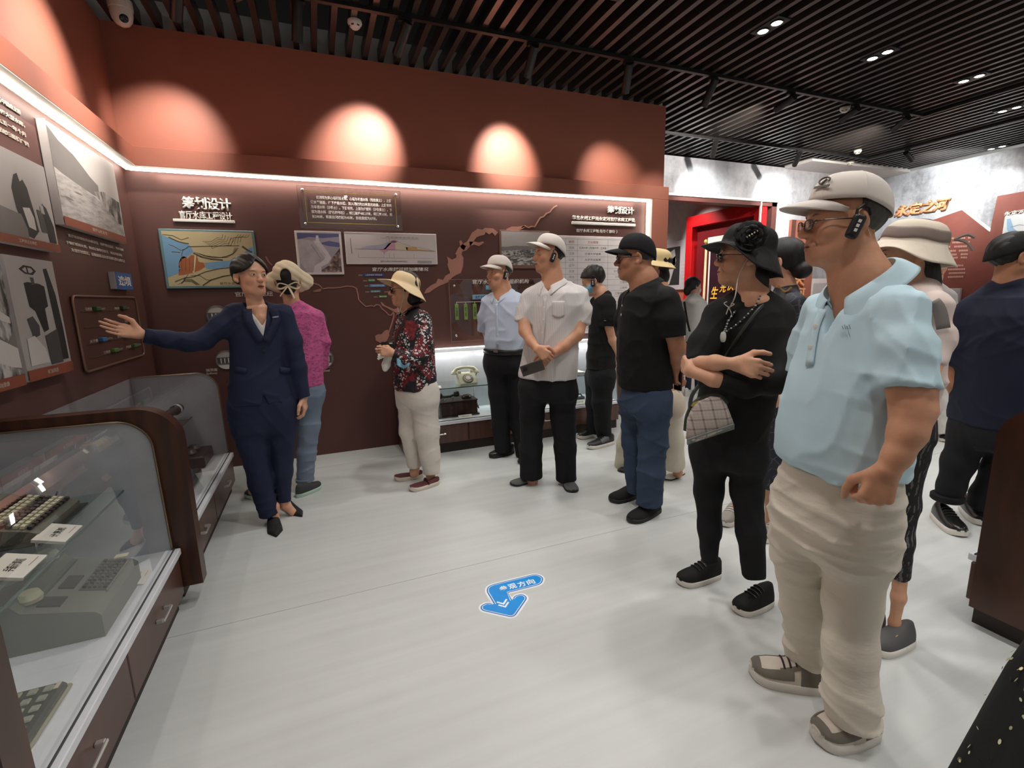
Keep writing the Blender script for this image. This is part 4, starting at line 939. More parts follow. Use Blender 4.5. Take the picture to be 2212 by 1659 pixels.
for k in (1.255, 1.685): MB().lathe([(0, 0), (.022, 0), (.024, .008), (.022, .02), (0, .02)], (-.955, k, 1.005), 18, (0, 1, 0)).build('platen_knob', M_KEYB, o)
slope_n = Vector((.043, 0, .17)).normalized(); slope_t = Vector((-.17, 0, .043)).normalized()
for i in range(10):
    for j in range(8):
        p = Vector((-.695, 1.375 + i * .033, .8835)) + slope_t * (j * .0215)
        w = (i + j // 2) % 3
        mb = MB().obox(p + slope_n * .008, slope_t, (0, 1, 0), slope_n, (.007, .011, .006)); mb.obox(p + slope_n * .0035, slope_t, (0, 1, 0), slope_n, (.003, .003, .004))
        mb.build('key', M_KEYW if j in (1, 2, 5, 6) else M_KEYB, o)
MB().lathe([(0, 0), (.012, 0), (.012, .02), (.008, .024), (0, .024)], (-.80, 1.70, .875), 14, (0, 1, 0)).build('side_knob', M_STEEL, o)
MB().tube([(-.76, 1.70, .88), (-.76, 1.735, .88), (-.75, 1.74, .91)], .004, 8).build('crank', M_STEEL, o)
# grey hand calculator box on the tray
M_GRN = flat('grey_green_enamel', (112, 114, 106), .45); M_GRND = flat('grey_green_dark', (82, 84, 78), .45)
o = thing('calculating_machine', (-.64, 1.46, .6005), 'large grey-green calculating machine with sloped keyboard and cream knobs on the white tray', 'calculator')
MB().prism([(-.553, .6008), (-.553, .66), (-.565, .672), (-.70, .705), (-.715, .725), (-.78, .725), (-.79, .715), (-.79, .6008)], fy, 1.335, 1.60).build('body', M_GRN, o)
sn = Vector((.033, 0, .135)).normalized(); st_ = Vector((-.135, 0, .033)).normalized(); q0 = Vector((-.565, 0, .672))
def pad(t0, t1, y0, y1, h, mat, nm):
    c = q0 + st_ * ((t0 + t1) / 2) + Vector((0, (y0 + y1) / 2, 0)) + sn * (h / 2)
    return MB().obox(c, st_, (0, 1, 0), sn, ((t1 - t0) / 2, (y1 - y0) / 2, h / 2)).build(nm, mat, o)
pad(.005, .065, 1.43, 1.585, .003, M_GRND, 'key_bed')
for i in range(9):
    for j in range(5): pad(.009 + j * .011, .016 + j * .011, 1.436 + i * .0165, 1.447 + i * .0165, .009, M_GRND if (i + j) % 4 else M_KEYB, 'key')
pad(.078, .11, 1.44, 1.50, .004, M_DK, 'counter_window'); pad(.075, .12, 1.36, 1.40, .004, M_DK, 'register_window')
pad(.003, .006, 1.42, 1.59, .007, M_STEEL, 'key_rail')
MB().box((-.77, 1.35, .7252), (-.725, 1.585, .731), .003).build('rear_lid', M_GRND, o)
for y, x in ((1.385, -.70), (1.565, -.735)): MB().lathe([(0, 0), (.022, 0), (.024, .01), (.018, .024), (0, .026)], (x, y, .708 if x > -.72 else .731), 18).build('knob', M_KEYW, o)
MB().box((-.60, 1.575, .690), (-.57, 1.597, .694)).build('name_plate', M_KEYW, o)
# pocket calculator
o = thing('pocket_calculator', (-.62, 1.11, .6005), 'dark green pocket calculator with pale square keys and one orange key', 'calculator')
A = Vector((.02, 1, 0)).normalized()
MB().box((-.74, 1.03, .6008), (-.565, 1.19, .622), .006).build('body', flat('calc_green_black', (44, 50, 40), .35), o)
MB().box((-.735, 1.025, .6008), (-.56, 1.195, .609), .003).build('lower_shell', flat('calc_cream_edge', (150, 148, 124), .4), o)
for i in range(5):
    for j in range(5):
        x, y = -.70 + j * .026, 1.052 + i * .027
        m_ = flat('calc_orange_key', (170, 92, 60), .4) if (i, j) == (0, 4) else flat('calc_grey_key', (146, 146, 128), .4)
        MB().box((x, y, .622), (x + .016, y + .017, .627), .002).build('key', m_, o)
MB().box((-.58, 1.165, .622), (-.572, 1.185, .6235)).build('badge', M_KEYW, o)
def settle(kind, loc, k):
    """move a finished exhibit to its place on the shelf or tray, at its size"""
    for q in COL.objects:
        if q.parent is None and q.name == kind: q.location = loc; q.scale = (k, k, k)
settle('key_calculator', (-1.065, 2.13, .6195), .86); settle('calculating_machine', (-.885, 2.03, .3005), 1.37); settle('pocket_calculator', (-.852, 1.52, .3005), 1.37)
# second case: theodolite parts
M_IRON = flat('black_instrument', (36, 36, 36), .4)
o = thing('surveying_telescope', (-.745, 2.70, .8085), 'black telescope tube with bright ring on the far case shelf', 'instrument')
MB().box((-.80, 2.62, .809), (-.66, 2.80, .815), .002).build('base', M_DK, o)
MB().lathe([(0, -.14), (.020, -.14), (.022, -.12), (.022, .08), (.028, .085), (.028, .13), (.024, .14), (0, .135)], (-.74, 2.68, .87), 20, (.25, .95, .1)).build('tube', M_IRON, o)
MB().lathe([(.029, .1), (.032, .102), (.032, .112), (.029, .114)], (-.74, 2.68, .87), 20, (.25, .95, .1)).build('ring', M_CHR, o)
for y in (2.65, 2.73): MB().tube([(-.745, y, .815), (-.74, y, .85)], .008, 10).build('cradle', M_DK, o)
o = thing('instrument_case', (-.62, 2.70, .6005), 'black open instrument case at the far end of the second case tray', 'instrument')
MB().box((-.72, 2.60, .6008), (-.57, 2.82, .665), .006).build('box', M_IRON, o)
MB().prism([(-.72, .665), (-.71, .665), (-.76, .75), (-.77, .75)], fy, 2.60, 2.82).build('lid', M_IRON, o)
for k in range(2): MB().lathe([(0, 0), (.03, 0), (.034, .012), (.02, .03), (0, .032)], (-.645, 2.66 + .09 * k, .665), 18).build('dial', M_DK, o)
o = thing('field_instrument', (-.64, 2.35, .6005), 'dark grey geared instrument on the second case tray behind the divider', 'instrument')
MB().box((-.74, 2.22, .6008), (-.56, 2.48, .64), .008).build('base', M_DK, o)
MB().lathe([(0, 0), (.06, 0), (.06, .02), (.04, .03), (.035, .08), (.05, .09), (.05, .1), (0, .105)], (-.66, 2.35, .64), 24).build('turret', M_IRON, o)
MB().tube([(-.60, 2.28, .64), (-.60, 2.28, .70), (-.585, 2.34, .71)], .008, 10).build('crank', M_STEEL, o)
settle('surveying_telescope', (-1.0, 3.74, .6085), 1.2); settle('instrument_case', (-.87, 3.80, .3005), 1.3); settle('field_instrument', (-.90, 3.36, .3005), 1.3)
# pale rotary telephone on the counter shelf
M_TEL = flat('pale_green_bakelite', (196, 194, 168), .3); M_TELG = flat('dial_grey', (110, 112, 104), .35)
T = Vector((1.27, 4.34, .5935))
o = thing('rotary_telephone', T, 'pale green rotary dial telephone on the counter glass shelf', 'telephone')
fx = lambda a, b, d: (T.x + d, T.y + a, T.z + b)
MB().prism([(-.09, .0005), (-.09, .018), (-.02, .085), (.0, .10), (.05, .105), (.075, .09), (.085, .0005)], fx, -.085, .085).build('body', M_TEL, o)
dn = Vector((0, -.69, .72)).normalized(); dc = T + Vector((0, -.052, .055))
MB().lathe([(0, 0), (.052, 0), (.052, .006), (.046, .010), (0, .010)], dc, 28, tuple(dn)).build('dial_ring', M_TELG, o)
MB().lathe([(0, .010), (.024, .010), (.024, .016), (0, .018)], dc, 20, tuple(dn)).build('dial_centre', M_CARD, o)
da = Vector((1, 0, 0)); db_ = dn.cross(da)
for k in range(10):
    a = k * .55 + .3; MB().lathe([(0, .0105), (.0065, .0105), (.0065, .0115), (0, .0115)], dc + da * .036 * math.cos(a) + db_ * .036 * math.sin(a), 10, tuple(dn)).build('finger_hole', M_KEYW, o)
for e in (-1, 1): MB().box((T.x + e * .06 - .015, T.y + .01, T.z + .10), (T.x + e * .06 + .015, T.y + .06, T.z + .125), .004).build('cradle_prong', M_TEL, o)
hs = MB().tube([T + Vector(q) for q in ((-.115, .035, .11), (-.085, .035, .142), (-.03, .035, .152), (.03, .035, .152), (.085, .035, .142), (.115, .035, .11))], [.017, .017, .014, .014, .017, .017], 12)
for e in (-1, 1): hs.lathe([(0, 0), (.028, 0), (.03, .012), (.022, .03), (0, .034)], T + Vector((e * .112, .03, .092)), 16, (0, .1, 1))
hs.build('handset', M_TEL, o)
MB().tube([T + Vector((.05 * math.cos(k * .5) * .3 + .115 + .004 * k * 0, .05 + .012 * math.sin(k * .9), .10 - .0095 * k + (.0 if k < 10 else .0))) for k in range(11)], .005, 8).build('cord', M_DK, o)
# brass cylinder to its right
MB().lathe([(0, .0), (.025, .0), (.025, .10), (.02, .11), (.02, .13), (0, .13)], (1.56, 4.36, .594), 20).top('brass_cylinder', flat('aged_brass', (150, 116, 62), .35, .7), (1.56, 4.36, .594), 'small brass cylinder right of the rotary telephone', 'instrument')
# wooden field telephone below
o = thing('field_telephone', (1.17, 4.36, .3005), 'brown wooden field telephone box with black handset on top', 'telephone')
M_OLDW = wood('old_brown_wood', (44, 26, 20), (62, 38, 29))
MB().box((.96, 4.24, .3008), (1.36, 4.50, .315), .003).build('base_board', M_OLDW, o)
MB().box((.975, 4.255, .315), (1.345, 4.49, .44), .004).build('box', M_OLDW, o)
MB().box((.968, 4.248, .44), (1.352, 4.497, .452), .005).build('lid', M_OLDW, o)
hs = MB().tube([(1.0, 4.34, .50), (1.04, 4.33, .487), (1.10, 4.33, .487), (1.16, 4.34, .505)], .012, 10)
for x, y, z in ((1.0, 4.34, .475), (1.165, 4.34, .48)): hs.lathe([(0, 0), (.024, 0), (.03, .015), (.024, .045), (0, .055)], (x, y, z), 16, (0, 0, 1))
hs.build('handset', M_IRON, o)
for x in (1.04, 1.12): MB().box((x - .006, 4.31, .452), (x + .006, 4.36, .476)).build('cradle', M_STEEL, o)
MB().lathe([(0, 0), (.05, 0), (.05, .012), (.035, .028), (0, .034)], (1.27, 4.36, .452), 22).build('bell', flat('old_bell_metal', (76, 60, 50), .35, .6), o)
for x in (1.10, 1.24): MB().lathe([(0, 0), (.014, 0), (.014, .005), (0, .006)], (x, 4.255, .39), 14, (0, -1, 0)).build('badge', flat('old_bell_metal', (76, 60, 50), .35, .6), o)
MB().tube([(1.345, 4.37, .38), (1.375, 4.37, .38), (1.38, 4.33, .34)], .007, 8).build('crank', M_IRON, o)
# small things further along the counter
o = thing('wooden_dish', (1.56, 4.30, .3005), 'small brown shallow bowl beside the black trousers in the counter', 'bowl')
MB().lathe([(0, .001), (.03, .001), (.055, .02), (.065, .04), (.06, .04), (.05, .024), (0, .012)], (1.56, 4.30, .3), 24).build('bowl', M_OLDW, o)
o = thing('open_ledger', (2.44, 4.36, .5935), 'open white ledger lying on the counter shelf near the boy', 'book')
MB().prism([(-.13, 0), (-.13, .012), (-.01, .018), (0, .012), (.01, .018), (.13, .012), (.13, 0)], lambda a, b, d: (2.44 + a, 4.30 + d, .594 + b), 0, .18).build('pages', M_CARD, o)
MB().box((2.30, 4.295, .5932), (2.58, 4.485, .594)).build('cover', M_DK, o)
o = thing('flat_box', (2.28, 4.30, .3005), 'flat brown case lying on the counter tray near the boy', 'box'); MB().box((2.20, 4.24, .3008), (2.36, 4.38, .33), .004).build('box', M_OLDW, o); MB().box((2.2, 4.24, .3305), (2.36, 4.38, .338), .003).build('lid', M_DK, o)
o = thing('handset_meter', (2.50, 4.38, .3005), 'slim grey handset leaning on the counter back', 'instrument'); MB().box((2.42, 4.36, .3008), (2.60, 4.40, .33), .01).build('body', M_DK, o); MB().tube([(2.45, 4.38, .33), (2.47, 4.38, .355), (2.55, 4.38, .355), (2.57, 4.38, .33)], .008, 8).build('grip', M_IRON, o)

# ------------------------------------------------------------------ floor arrow sticker
def fpix(crop): return [tuple(at(1020 + x / 13.01, 1230 + y / 13.01, Z=0)[:2]) for x, y in crop]
def smooth_poly(keys, n=6):
    """keys: (point, radius) corners in metres, rounded"""
    out = []; N = len(keys)
    for i, (p, R_) in enumerate(keys):
        p = np.array(p); a = np.array(keys[i - 1][0]) - p; b = np.array(keys[(i + 1) % N][0]) - p
        if R_ <= 0: out.append(tuple(p)); continue
        la, lb = np.linalg.norm(a), np.linalg.norm(b); a /= la; b /= lb
        t_ = min(R_, la * .49, lb * .49)
        for k in range(n + 1):
            s_ = k / n; out.append(tuple((p + a * t_) * (1 - s_) ** 2 + 2 * s_ * (1 - s_) * p + (p + b * t_) * s_ ** 2))
    return out
core = fpix([(1250, 330), (1780, 130), (2010, 220), (1960, 420), (1010, 660), (1120, 870), (1190, 740), (1420, 690), (1560, 800), (1210, 1310), (1080, 1350), (260, 1160), (220, 1040), (420, 930), (620, 990), (400, 620), (430, 500), (560, 430)])
rad = [0, .05, .07, .06, 0, 0, .03, .05, .05, .04, .05, .04, .04, .04, 0, .03, .02, .02]
core = core[1:]; rad = rad[1:]
ctr = np.mean(core, 0)
def grow(poly, d):
    P_ = np.array(poly); n = len(P_); area = sum(P_[i][0] * P_[(i + 1) % n][1] - P_[(i + 1) % n][0] * P_[i][1] for i in range(n)); sg = 1 if area > 0 else -1
    out = []
    for i in range(n):
        t_ = P_[(i + 1) % n] - P_[i - 1]; t_ /= np.linalg.norm(t_) + 1e-9; out.append(tuple(P_[i] + np.array((t_[1], -t_[0])) * sg * d))
    return out
poly = smooth_poly(list(zip(core, rad)))
o = thing('floor_arrow', (ctr[0], ctr[1], 0), 'blue arrow sticker with white Chinese characters on the grey floor', 'sign')
fz = lambda a, b, d: (a, b, d)
M_SW = flat('sticker_white', (236, 240, 240), .4); M_SB = flat('sticker_blue', (10, 142, 224), .35); M_SBD = flat('sticker_deep_blue', (20, 108, 184), .35)
MB().prism(grow(poly, .009), fz, .0003, .0008).build('white_border', M_SW, o, smooth=0)
MB().prism(poly, fz, .0008, .0011).build('blue_border', M_SBD, o, smooth=0)
MB().prism(grow(poly, -.006), fz, .0011, .0013).build('white_outline', M_SW, o, smooth=0)
MB().prism(grow(poly, -.0095), fz, .0013, .0016).build('blue_field', M_SB, o, smooth=0)
pt = lambda x, y: np.array(at(1020 + x / 13.01, 1230 + y / 13.01, Z=.0019))
chars = [('参', 880, 535), ('观', 1130, 470), ('方', 1390, 410), ('向', 1640, 345)]
ax = pt(1640, 345) - pt(880, 535); step = np.linalg.norm(ax) / 3; ax = ax / np.linalg.norm(ax); ay = np.cross((0, 0, 1), ax)
for ch, x, y in chars: write('character', ch, tuple(pt(x, y)), tuple(ax), tuple(ay), .1, M_SW, o, fit=(step * .86, step * .9), bold=.004)
for (a, b, c) in (((715, 920), (880, 970), (960, 850)), ((760, 1005), (930, 1050), (1010, 930))):
    mb = MB(); A_, B_, C_ = pt(*a), pt(*b), pt(*c)
    for p, q in ((A_, B_), (B_ + (0, 0, .0003), C_ + (0, 0, .0003))):
        t_ = (q - p) / np.linalg.norm(q - p); k = np.cross((0, 0, 1), t_) * .0045; mb.add([p - k - t_ * .004, q - k + t_ * .004, q + k + t_ * .004, p + k - t_ * .004], [(0, 1, 2, 3)])
    mb.build('chevron', M_SW, o)
# ================================================================== PEOPLE: sculpting kit (signed-distance shapes meshed by surface nets)
F32 = np.float32
def nrm(v): v = np.asarray(v, float); return v / (np.linalg.norm(v) + 1e-12)
def rc(a, b, ra, rb):
    a = np.asarray(a, F32); b = np.asarray(b, F32); ab = b - a; L2 = float(ab @ ab) + 1e-12
    def f(P):
        t = np.clip((P - a) @ ab / L2, 0, 1)
        q = P - a - t[:, None] * ab
        return np.sqrt((q * q).sum(1)) - (ra + t * (rb - ra))
    f.box = (np.minimum(a - ra, b - rb), np.maximum(a + ra, b + rb)); return f
def el(c, r, M=None):
    c = np.asarray(c, F32); r = np.asarray(r, F32); M = None if M is None else np.asarray(M, F32)
    def f(P):
        q = P - c
        if M is not None: q = q @ M          # columns of M = local axes
        q = q / r; k0 = np.sqrt((q * q).sum(1)); k1 = np.sqrt(((q / r) ** 2).sum(1))
        return k0 * (k0 - 1) / (k1 + 1e-9)
    m = float(max(r)); f.box = (c - m, c + m); return f
def rbox(c, h, r, M):
    c = np.asarray(c, F32); h = np.asarray(h, F32) - r; M = np.asarray(M, F32)
    def f(P):
        q = np.abs((P - c) @ M) - h
        return np.sqrt((np.maximum(q, 0) ** 2).sum(1)) + np.minimum(q.max(1), 0) - r
    m = float(np.linalg.norm(h) + r); f.box = (c - m, c + m); return f
def smin(a, b, k):
    h = np.maximum(k - np.abs(a - b), 0) / k; return np.minimum(a, b) - h * h * k * .25
def smax(a, b, k): return -smin(-a, -b, k)
def union(fs, k=.0):
    def f(P):
        d = fs[0](P)
        for g in fs[1:]: d = smin(d, g(P), k) if k else np.minimum(d, g(P))
        return d
    f.box = (np.min([g.box[0] for g in fs], 0), np.max([g.box[1] for g in fs], 0)); return f
def chain(pts, k=.02, cut0=False, cut1=False):
    """pts: (point, radius); tapered limb, optionally cut flat at its ends"""
    g = union([rc(pts[i][0], pts[i + 1][0], pts[i][1], pts[i + 1][1]) for i in range(len(pts) - 1)], k)
    P0, P1 = np.asarray(pts[0][0], F32), np.asarray(pts[-1][0], F32)
    n0 = nrm(P0 - pts[1][0]).astype(F32); n1 = nrm(P1 - pts[-2][0]).astype(F32)
    def f(P):
        d = g(P)
        if cut0: d = smax(d, (P - P0) @ n0, .008)
        if cut1: d = smax(d, (P - P1) @ n1, .008)
        return d
    f.box = g.box; return f
def surface_nets(V, lo, h):
    ins = V < 0
    nx, ny, nz = V.shape
    c = [ins[i:nx - 1 + i, j:ny - 1 + j, k:nz - 1 + k] for i in (0, 1) for j in (0, 1) for k in (0, 1)]
    s = sum(x.astype(np.int8) for x in c)
    act = (s > 0) & (s < 8)
    I, J, K = np.nonzero(act); n = len(I)
    if n == 0: return np.zeros((0, 3)), np.zeros((0, 4), int)
    idx = np.full(act.shape, -1, np.int32); idx[I, J, K] = np.arange(n)
    acc = np.zeros((n, 3), F32); cnt = np.zeros(n, F32)
    for ax in range(3):
        for a in (0, 1):
            for b in (0, 1):
                o = [0, 0, 0]; oth = [q for q in range(3) if q != ax]; o[oth[0]] = a; o[oth[1]] = b
                e = list(o); e[ax] = 1
                v0 = V[I + o[0], J + o[1], K + o[2]]; v1 = V[I + e[0], J + e[1], K + e[2]]
                m = (v0 < 0) != (v1 < 0); t = np.where(m, v0 / np.where(m, v0 - v1, 1), 0)
                p = np.empty((n, 3), F32); p[:, oth[0]] = a; p[:, oth[1]] = b; p[:, ax] = t
                acc += p * m[:, None]; cnt += m
    vs = (np.stack([I, J, K], 1) + acc / cnt[:, None]) * h + lo
    F = []
    for ax in range(3):
        sl0 = [slice(1, -1)] * 3; sl1 = [slice(1, -1)] * 3; sl0[ax] = slice(0, -1); sl1[ax] = slice(1, None)
        A, B = ins[tuple(sl0)], ins[tuple(sl1)]
        for flip, m in ((False, A & ~B), (True, ~A & B)):
            q = np.nonzero(m)
            if not len(q[0]): continue
            g = [x + (0 if i == ax else 1) for i, x in enumerate(q)]
            o1, o2 = [i for i in range(3) if i != ax]
            def cell(d1, d2):
                r = list(g); r[o1] = r[o1] - d1; r[o2] = r[o2] - d2; return idx[r[0], r[1], r[2]]
            quad = np.stack([cell(1, 1), cell(0, 1), cell(0, 0), cell(1, 0)], 1)
            if flip != (ax == 1): quad = quad[:, ::-1]
            F.append(quad)
    F = np.concatenate(F) if F else np.zeros((0, 4), int)
    return vs, F[(F >= 0).all(1)]
def sculpt(f, h, box=None, safe=1.5, pad=.02):
    """mesh the zero surface of f, refining only where the surface passes"""
    lo, hi = (np.asarray(b, float) for b in (box or f.box)); lo = lo - pad; hi = hi + pad
    c = 4; n = np.ceil((hi - lo) / (c * h)).astype(int)
    cs = [lo[i] + (np.arange(n[i]) + .5) * c * h for i in range(3)]
    G = np.stack(np.meshgrid(*cs, indexing='ij'), -1).reshape(-1, 3).astype(F32)
    d = f(G).reshape(n)
    A = np.abs(d) < .87 * c * h * safe
    V = np.repeat(np.repeat(np.repeat(np.where(d < 0, -1.0, 1.0).astype(F32), c, 0), c, 1), c, 2)
    V = np.pad(V, ((0, 1), (0, 1), (0, 1)), mode='edge')
    M = np.repeat(np.repeat(np.repeat(A, c, 0), c, 1), c, 2); M = np.pad(M, ((0, 1),) * 3)
    for ax in range(3):
        R = np.zeros_like(M); s0 = [slice(None)] * 3; s1 = [slice(None)] * 3; s0[ax] = slice(1, None); s1[ax] = slice(0, -1)
        R[tuple(s0)] = M[tuple(s1)]; M = M | R
    q = np.nonzero(M)
    P = (np.stack(q, 1) * h + lo).astype(F32)
    out = np.empty(len(P), F32)
    for i in range(0, len(P), 400000): out[i:i + 400000] = f(P[i:i + 400000])
    V[q] = out
    return surface_nets(V, lo, h)
def np_mesh(name, parts, mat, attrs=None):
    """parts: list of (verts, quads)"""
    vs, fs, b = [], [], 0
    for v, q in parts: vs.append(v); fs.append(q + b); b += len(v)
    vs = np.concatenate(vs).astype(F32); fs = np.concatenate(fs).astype(np.int32)
    me = bpy.data.meshes.new(name); me.vertices.add(len(vs)); me.vertices.foreach_set('co', vs.ravel())
    me.loops.add(fs.size); me.loops.foreach_set('vertex_index', fs.ravel())
    me.polygons.add(len(fs)); me.polygons.foreach_set('loop_start', np.arange(0, fs.size, 4, dtype=np.int32))
    me.polygons.foreach_set('use_smooth', np.ones(len(fs), bool))
    me.update(calc_edges=True); me.materials.append(mat)
    for k, a in (attrs or {}).items():
        at_ = me.attributes.new(k, 'FLOAT_VECTOR', 'POINT'); at_.data.foreach_set('vector', np.asarray(a, F32).ravel())
    return me

# ------------------------------------------------------------------ skin and cloth
def skin(name, rgb, lip=(150, 84, 74), brow=(44, 34, 30), brow_w=1.0, eye=True, stubble=0.0, makeup=0.0):
    if name in MATS: return MATS[name]
    t = NT(name); base = lin(rgb)
    a = t.n('ShaderNodeAttribute', attribute_name='hc'); sx = t.n('ShaderNodeSeparateXYZ'); t.l(a.outputs['Vector'], sx.inputs[0])
    X, Y, Z = t.math('ABSOLUTE', sx.outputs[0]), sx.outputs[1], sx.outputs[2]
    o = t.coord('Object'); n = t.noise(o, 26, 4); n2 = t.noise(o, 150, 2)
    col = t.ramp(n, (.3, tuple(c * .90 for c in base)), (.7, tuple(min(1, c * 1.08) for c in base)))
    front = t.math('GREATER_THAN', Y, .045)
    def ell(cx, cz, rx, rz, soft=.25, tilt=0.0, bend=0.0):
        dx = t.math('SUBTRACT', X, cx); zz = t.math('SUBTRACT', Z, cz)
        if tilt: zz = t.math('MULTIPLY_ADD', dx, -tilt, zz)
        if bend: zz = t.math('MULTIPLY_ADD', t.math('MULTIPLY', dx, dx), bend, zz)
        r = t.math('SQRT', t.math('ADD', t.math('POWER', t.math('ABSOLUTE', t.math('DIVIDE', dx, rx)), 2.0), t.math('POWER', t.math('ABSOLUTE', t.math('DIVIDE', zz, rz)), 2.0)))
        m = t.math('MULTIPLY_ADD', r, -1 / soft, 1 / soft + 0.0, clamp=True)
        return t.math('MULTIPLY', m, front)
    # ruddier cheeks, nose and ears
    red = tuple(c * k for c, k in zip(base, (1.04, .82, .76)))
    col = t.mix(t.math('MULTIPLY', ell(.040, -.025, .028, .026, 1.0), .45), col, red)
    col = t.mix(t.math('MULTIPLY', ell(0, -.028, .018, .02, .8), .4), col, red)
    if stubble: col = t.mix(t.math('MULTIPLY', ell(0, -.085, .055, .036, .6), stubble), col, lin((96, 78, 70)))
    col = t.mix(t.math('MULTIPLY', ell(0, -.0605, .023, .0075, .35, bend=6), .85), col, lin(lip))
    col = t.mix(t.math('MULTIPLY', ell(0, -.0712, .019, .0078, .35, bend=-9), .8), col, lin(lip))
    col = t.mix(t.math('MULTIPLY', ell(0, -.0655, .024, .0014, .6), .9), col, lin((70, 34, 30)))
    col = t.mix(t.math('MULTIPLY', ell(.0085, -.0405, .0045, .003, .6), .85), col, lin((60, 30, 26)))
    if eye:
        if makeup: col = t.mix(t.math('MULTIPLY', ell(.032, .008, .019, .009, .8), makeup), col, lin((92, 60, 52)))
        col = t.mix(ell(.032, .0035, .0155, .0066, .2, tilt=.12), col, lin((30, 20, 18)))
        col = t.mix(ell(.032, .0026, .0138, .0046, .2, tilt=.12), col, lin((206, 198, 190)))
        col = t.mix(ell(.0315, .0030, .0056, .0054, .25), col, lin((24, 15, 12)))
    col = t.mix(t.math('MULTIPLY', ell(.033, .0245, .0195, .0036 * brow_w, .55, tilt=.06, bend=9), .85), col, lin(brow))
    t.bump(t.math('ADD', n2, t.math('MULTIPLY', n, .5)), .08, .002)
    t.b.inputs['Subsurface Weight'].default_value = 0.08; t.b.inputs['Subsurface Radius'].default_value = (.012, .005, .003); t.b.inputs['Subsurface Scale'].default_value = .6
    MATS[name] = t.out(col, .48, spec=.35); return t.m
def cloth(name, rgb, rough=.85, var=.08, weave=900, folds=.25, foldscale=9, stretch=(1, 1, .35), sheen=.0):
    if name in MATS: return MATS[name]
    t = NT(name); c = lin(rgb); v = t.coord('Object')
    n = t.noise(v, 5, 4)
    col = t.ramp(n, (.3, tuple(k * (1 - var) for k in c)), (.7, tuple(min(1, k * (1 + var)) for k in c)))
    fo = t.noise(t.coord('Object', stretch), foldscale, 3, .5)
    hgt = t.math('ADD', t.math('MULTIPLY', fo, 1.0), t.math('MULTIPLY', t.noise(v, weave, 1), .04))
    t.bump(hgt, folds, .02)
    t.b.inputs['Sheen Weight'].default_value = sheen; t.b.inputs['Sheen Roughness'].default_value = .5
    MATS[name] = t.out(col, rough, spec=.25); return t.m
def hair_mat(name, rgb=(22, 18, 17)):
    if name in MATS: return MATS[name]
    t = NT(name); v = t.coord('Object', (1, 1, .12)); n = t.noise(v, 160, 3); c = lin(rgb)
    t.bump(n, .3, .003); MATS[name] = t.out(t.ramp(n, (.3, tuple(k * .6 for k in c)), (.7, tuple(k * 1.4 for k in c))), .5, spec=.4); return t.m

# ------------------------------------------------------------------ one standing figure, laid out from its traced outline
FING = [(-.030, .082, .0088, .036, .024, .020), (-.010, .088, .0092, .042, .028, .022), (.010, .084, .0088, .039, .026, .021), (.029, .074, .0078, .030, .020, .018)]
POSES = {'open': ((6, 8, 6), 1, .25), 'relaxed': ((24, 34, 20), .4, .2), 'fist': ((78, 92, 60), -.2, .6), 'grip': ((48, 62, 40), .1, .6), 'clasp': ((34, 48, 30), .2, .5), 'hook': ((60, 80, 45), .0, .4)}
def hand_shape(w, d, n, side, s, pose, k=.006):
    """wrist w, finger direction d, palm normal n, side=+1 when the thumb lies along cross(n, d)"""
    w = np.asarray(w, float); d = nrm(d); n = nrm(np.asarray(n, float) - d * (np.asarray(n, float) @ d)); a = np.cross(n, d) * side    # a: towards the thumb
    fx, spread, th = POSES[pose] if isinstance(pose, str) else pose
    palm = []
    fs = []
    for i, (o, L, r, l1, l2, l3) in enumerate(FING):
        o = -o; b = w + d * L * s + a * (o * s)
        palm.append(rc(w + d * .008 * s + a * (o * .55 * s), b - d * .004 * s, .0145 * s, .0118 * s))
        ang = 0.0; p = b; q = [b - d * .012 * s]
        dirs = d + a * o * 2.0 * max(spread, 0); dirs = nrm(dirs)
        for j, (f_, l_) in enumerate(zip(fx, (l1, l2, l3))):
            ang += math.radians(f_ * (1 + .06 * i)); v = dirs * math.cos(ang) + n * math.sin(ang); p2 = p + v * l_ * s
            r0 = r * s * (1 - .10 * j); fs.append(rc(p, p2, r0, r0 * .88)); p = p2
    t0 = w + d * .022 * s + a * .026 * s + n * .006 * s
    t1 = t0 + nrm(d * .62 + a * (.75 - th * .5) + n * (.15 + th * .7)) * .046 * s
    t2 = t1 + nrm(d * .85 + a * (.35 - th * .7) + n * (.1 + th * .6)) * .032 * s
    t3 = t2 + nrm(d * .9 + a * (.1 - th * .7) + n * (.15 + th * .5)) * .026 * s
    thumb = [rc(t0, t1, .0165 * s, .0125 * s), rc(t1, t2, .0118 * s, .0105 * s), rc(t2, t3, .0102 * s, .0086 * s)]
    pf = union(palm + [thumb[0]], .012 * s); ff = [union(fs[i * 3:i * 3 + 3], .004) for i in range(4)] + [union(thumb[1:], .004)]
    def f(P):
        dd = pf(P)
        for g in ff: dd = smin(dd, g(P), k)
        return dd
    bx = [pf.box] + [g.box for g in ff]
    f.box = (np.min([b[0] for b in bx], 0), np.max([b[1] for b in bx], 0)); return f

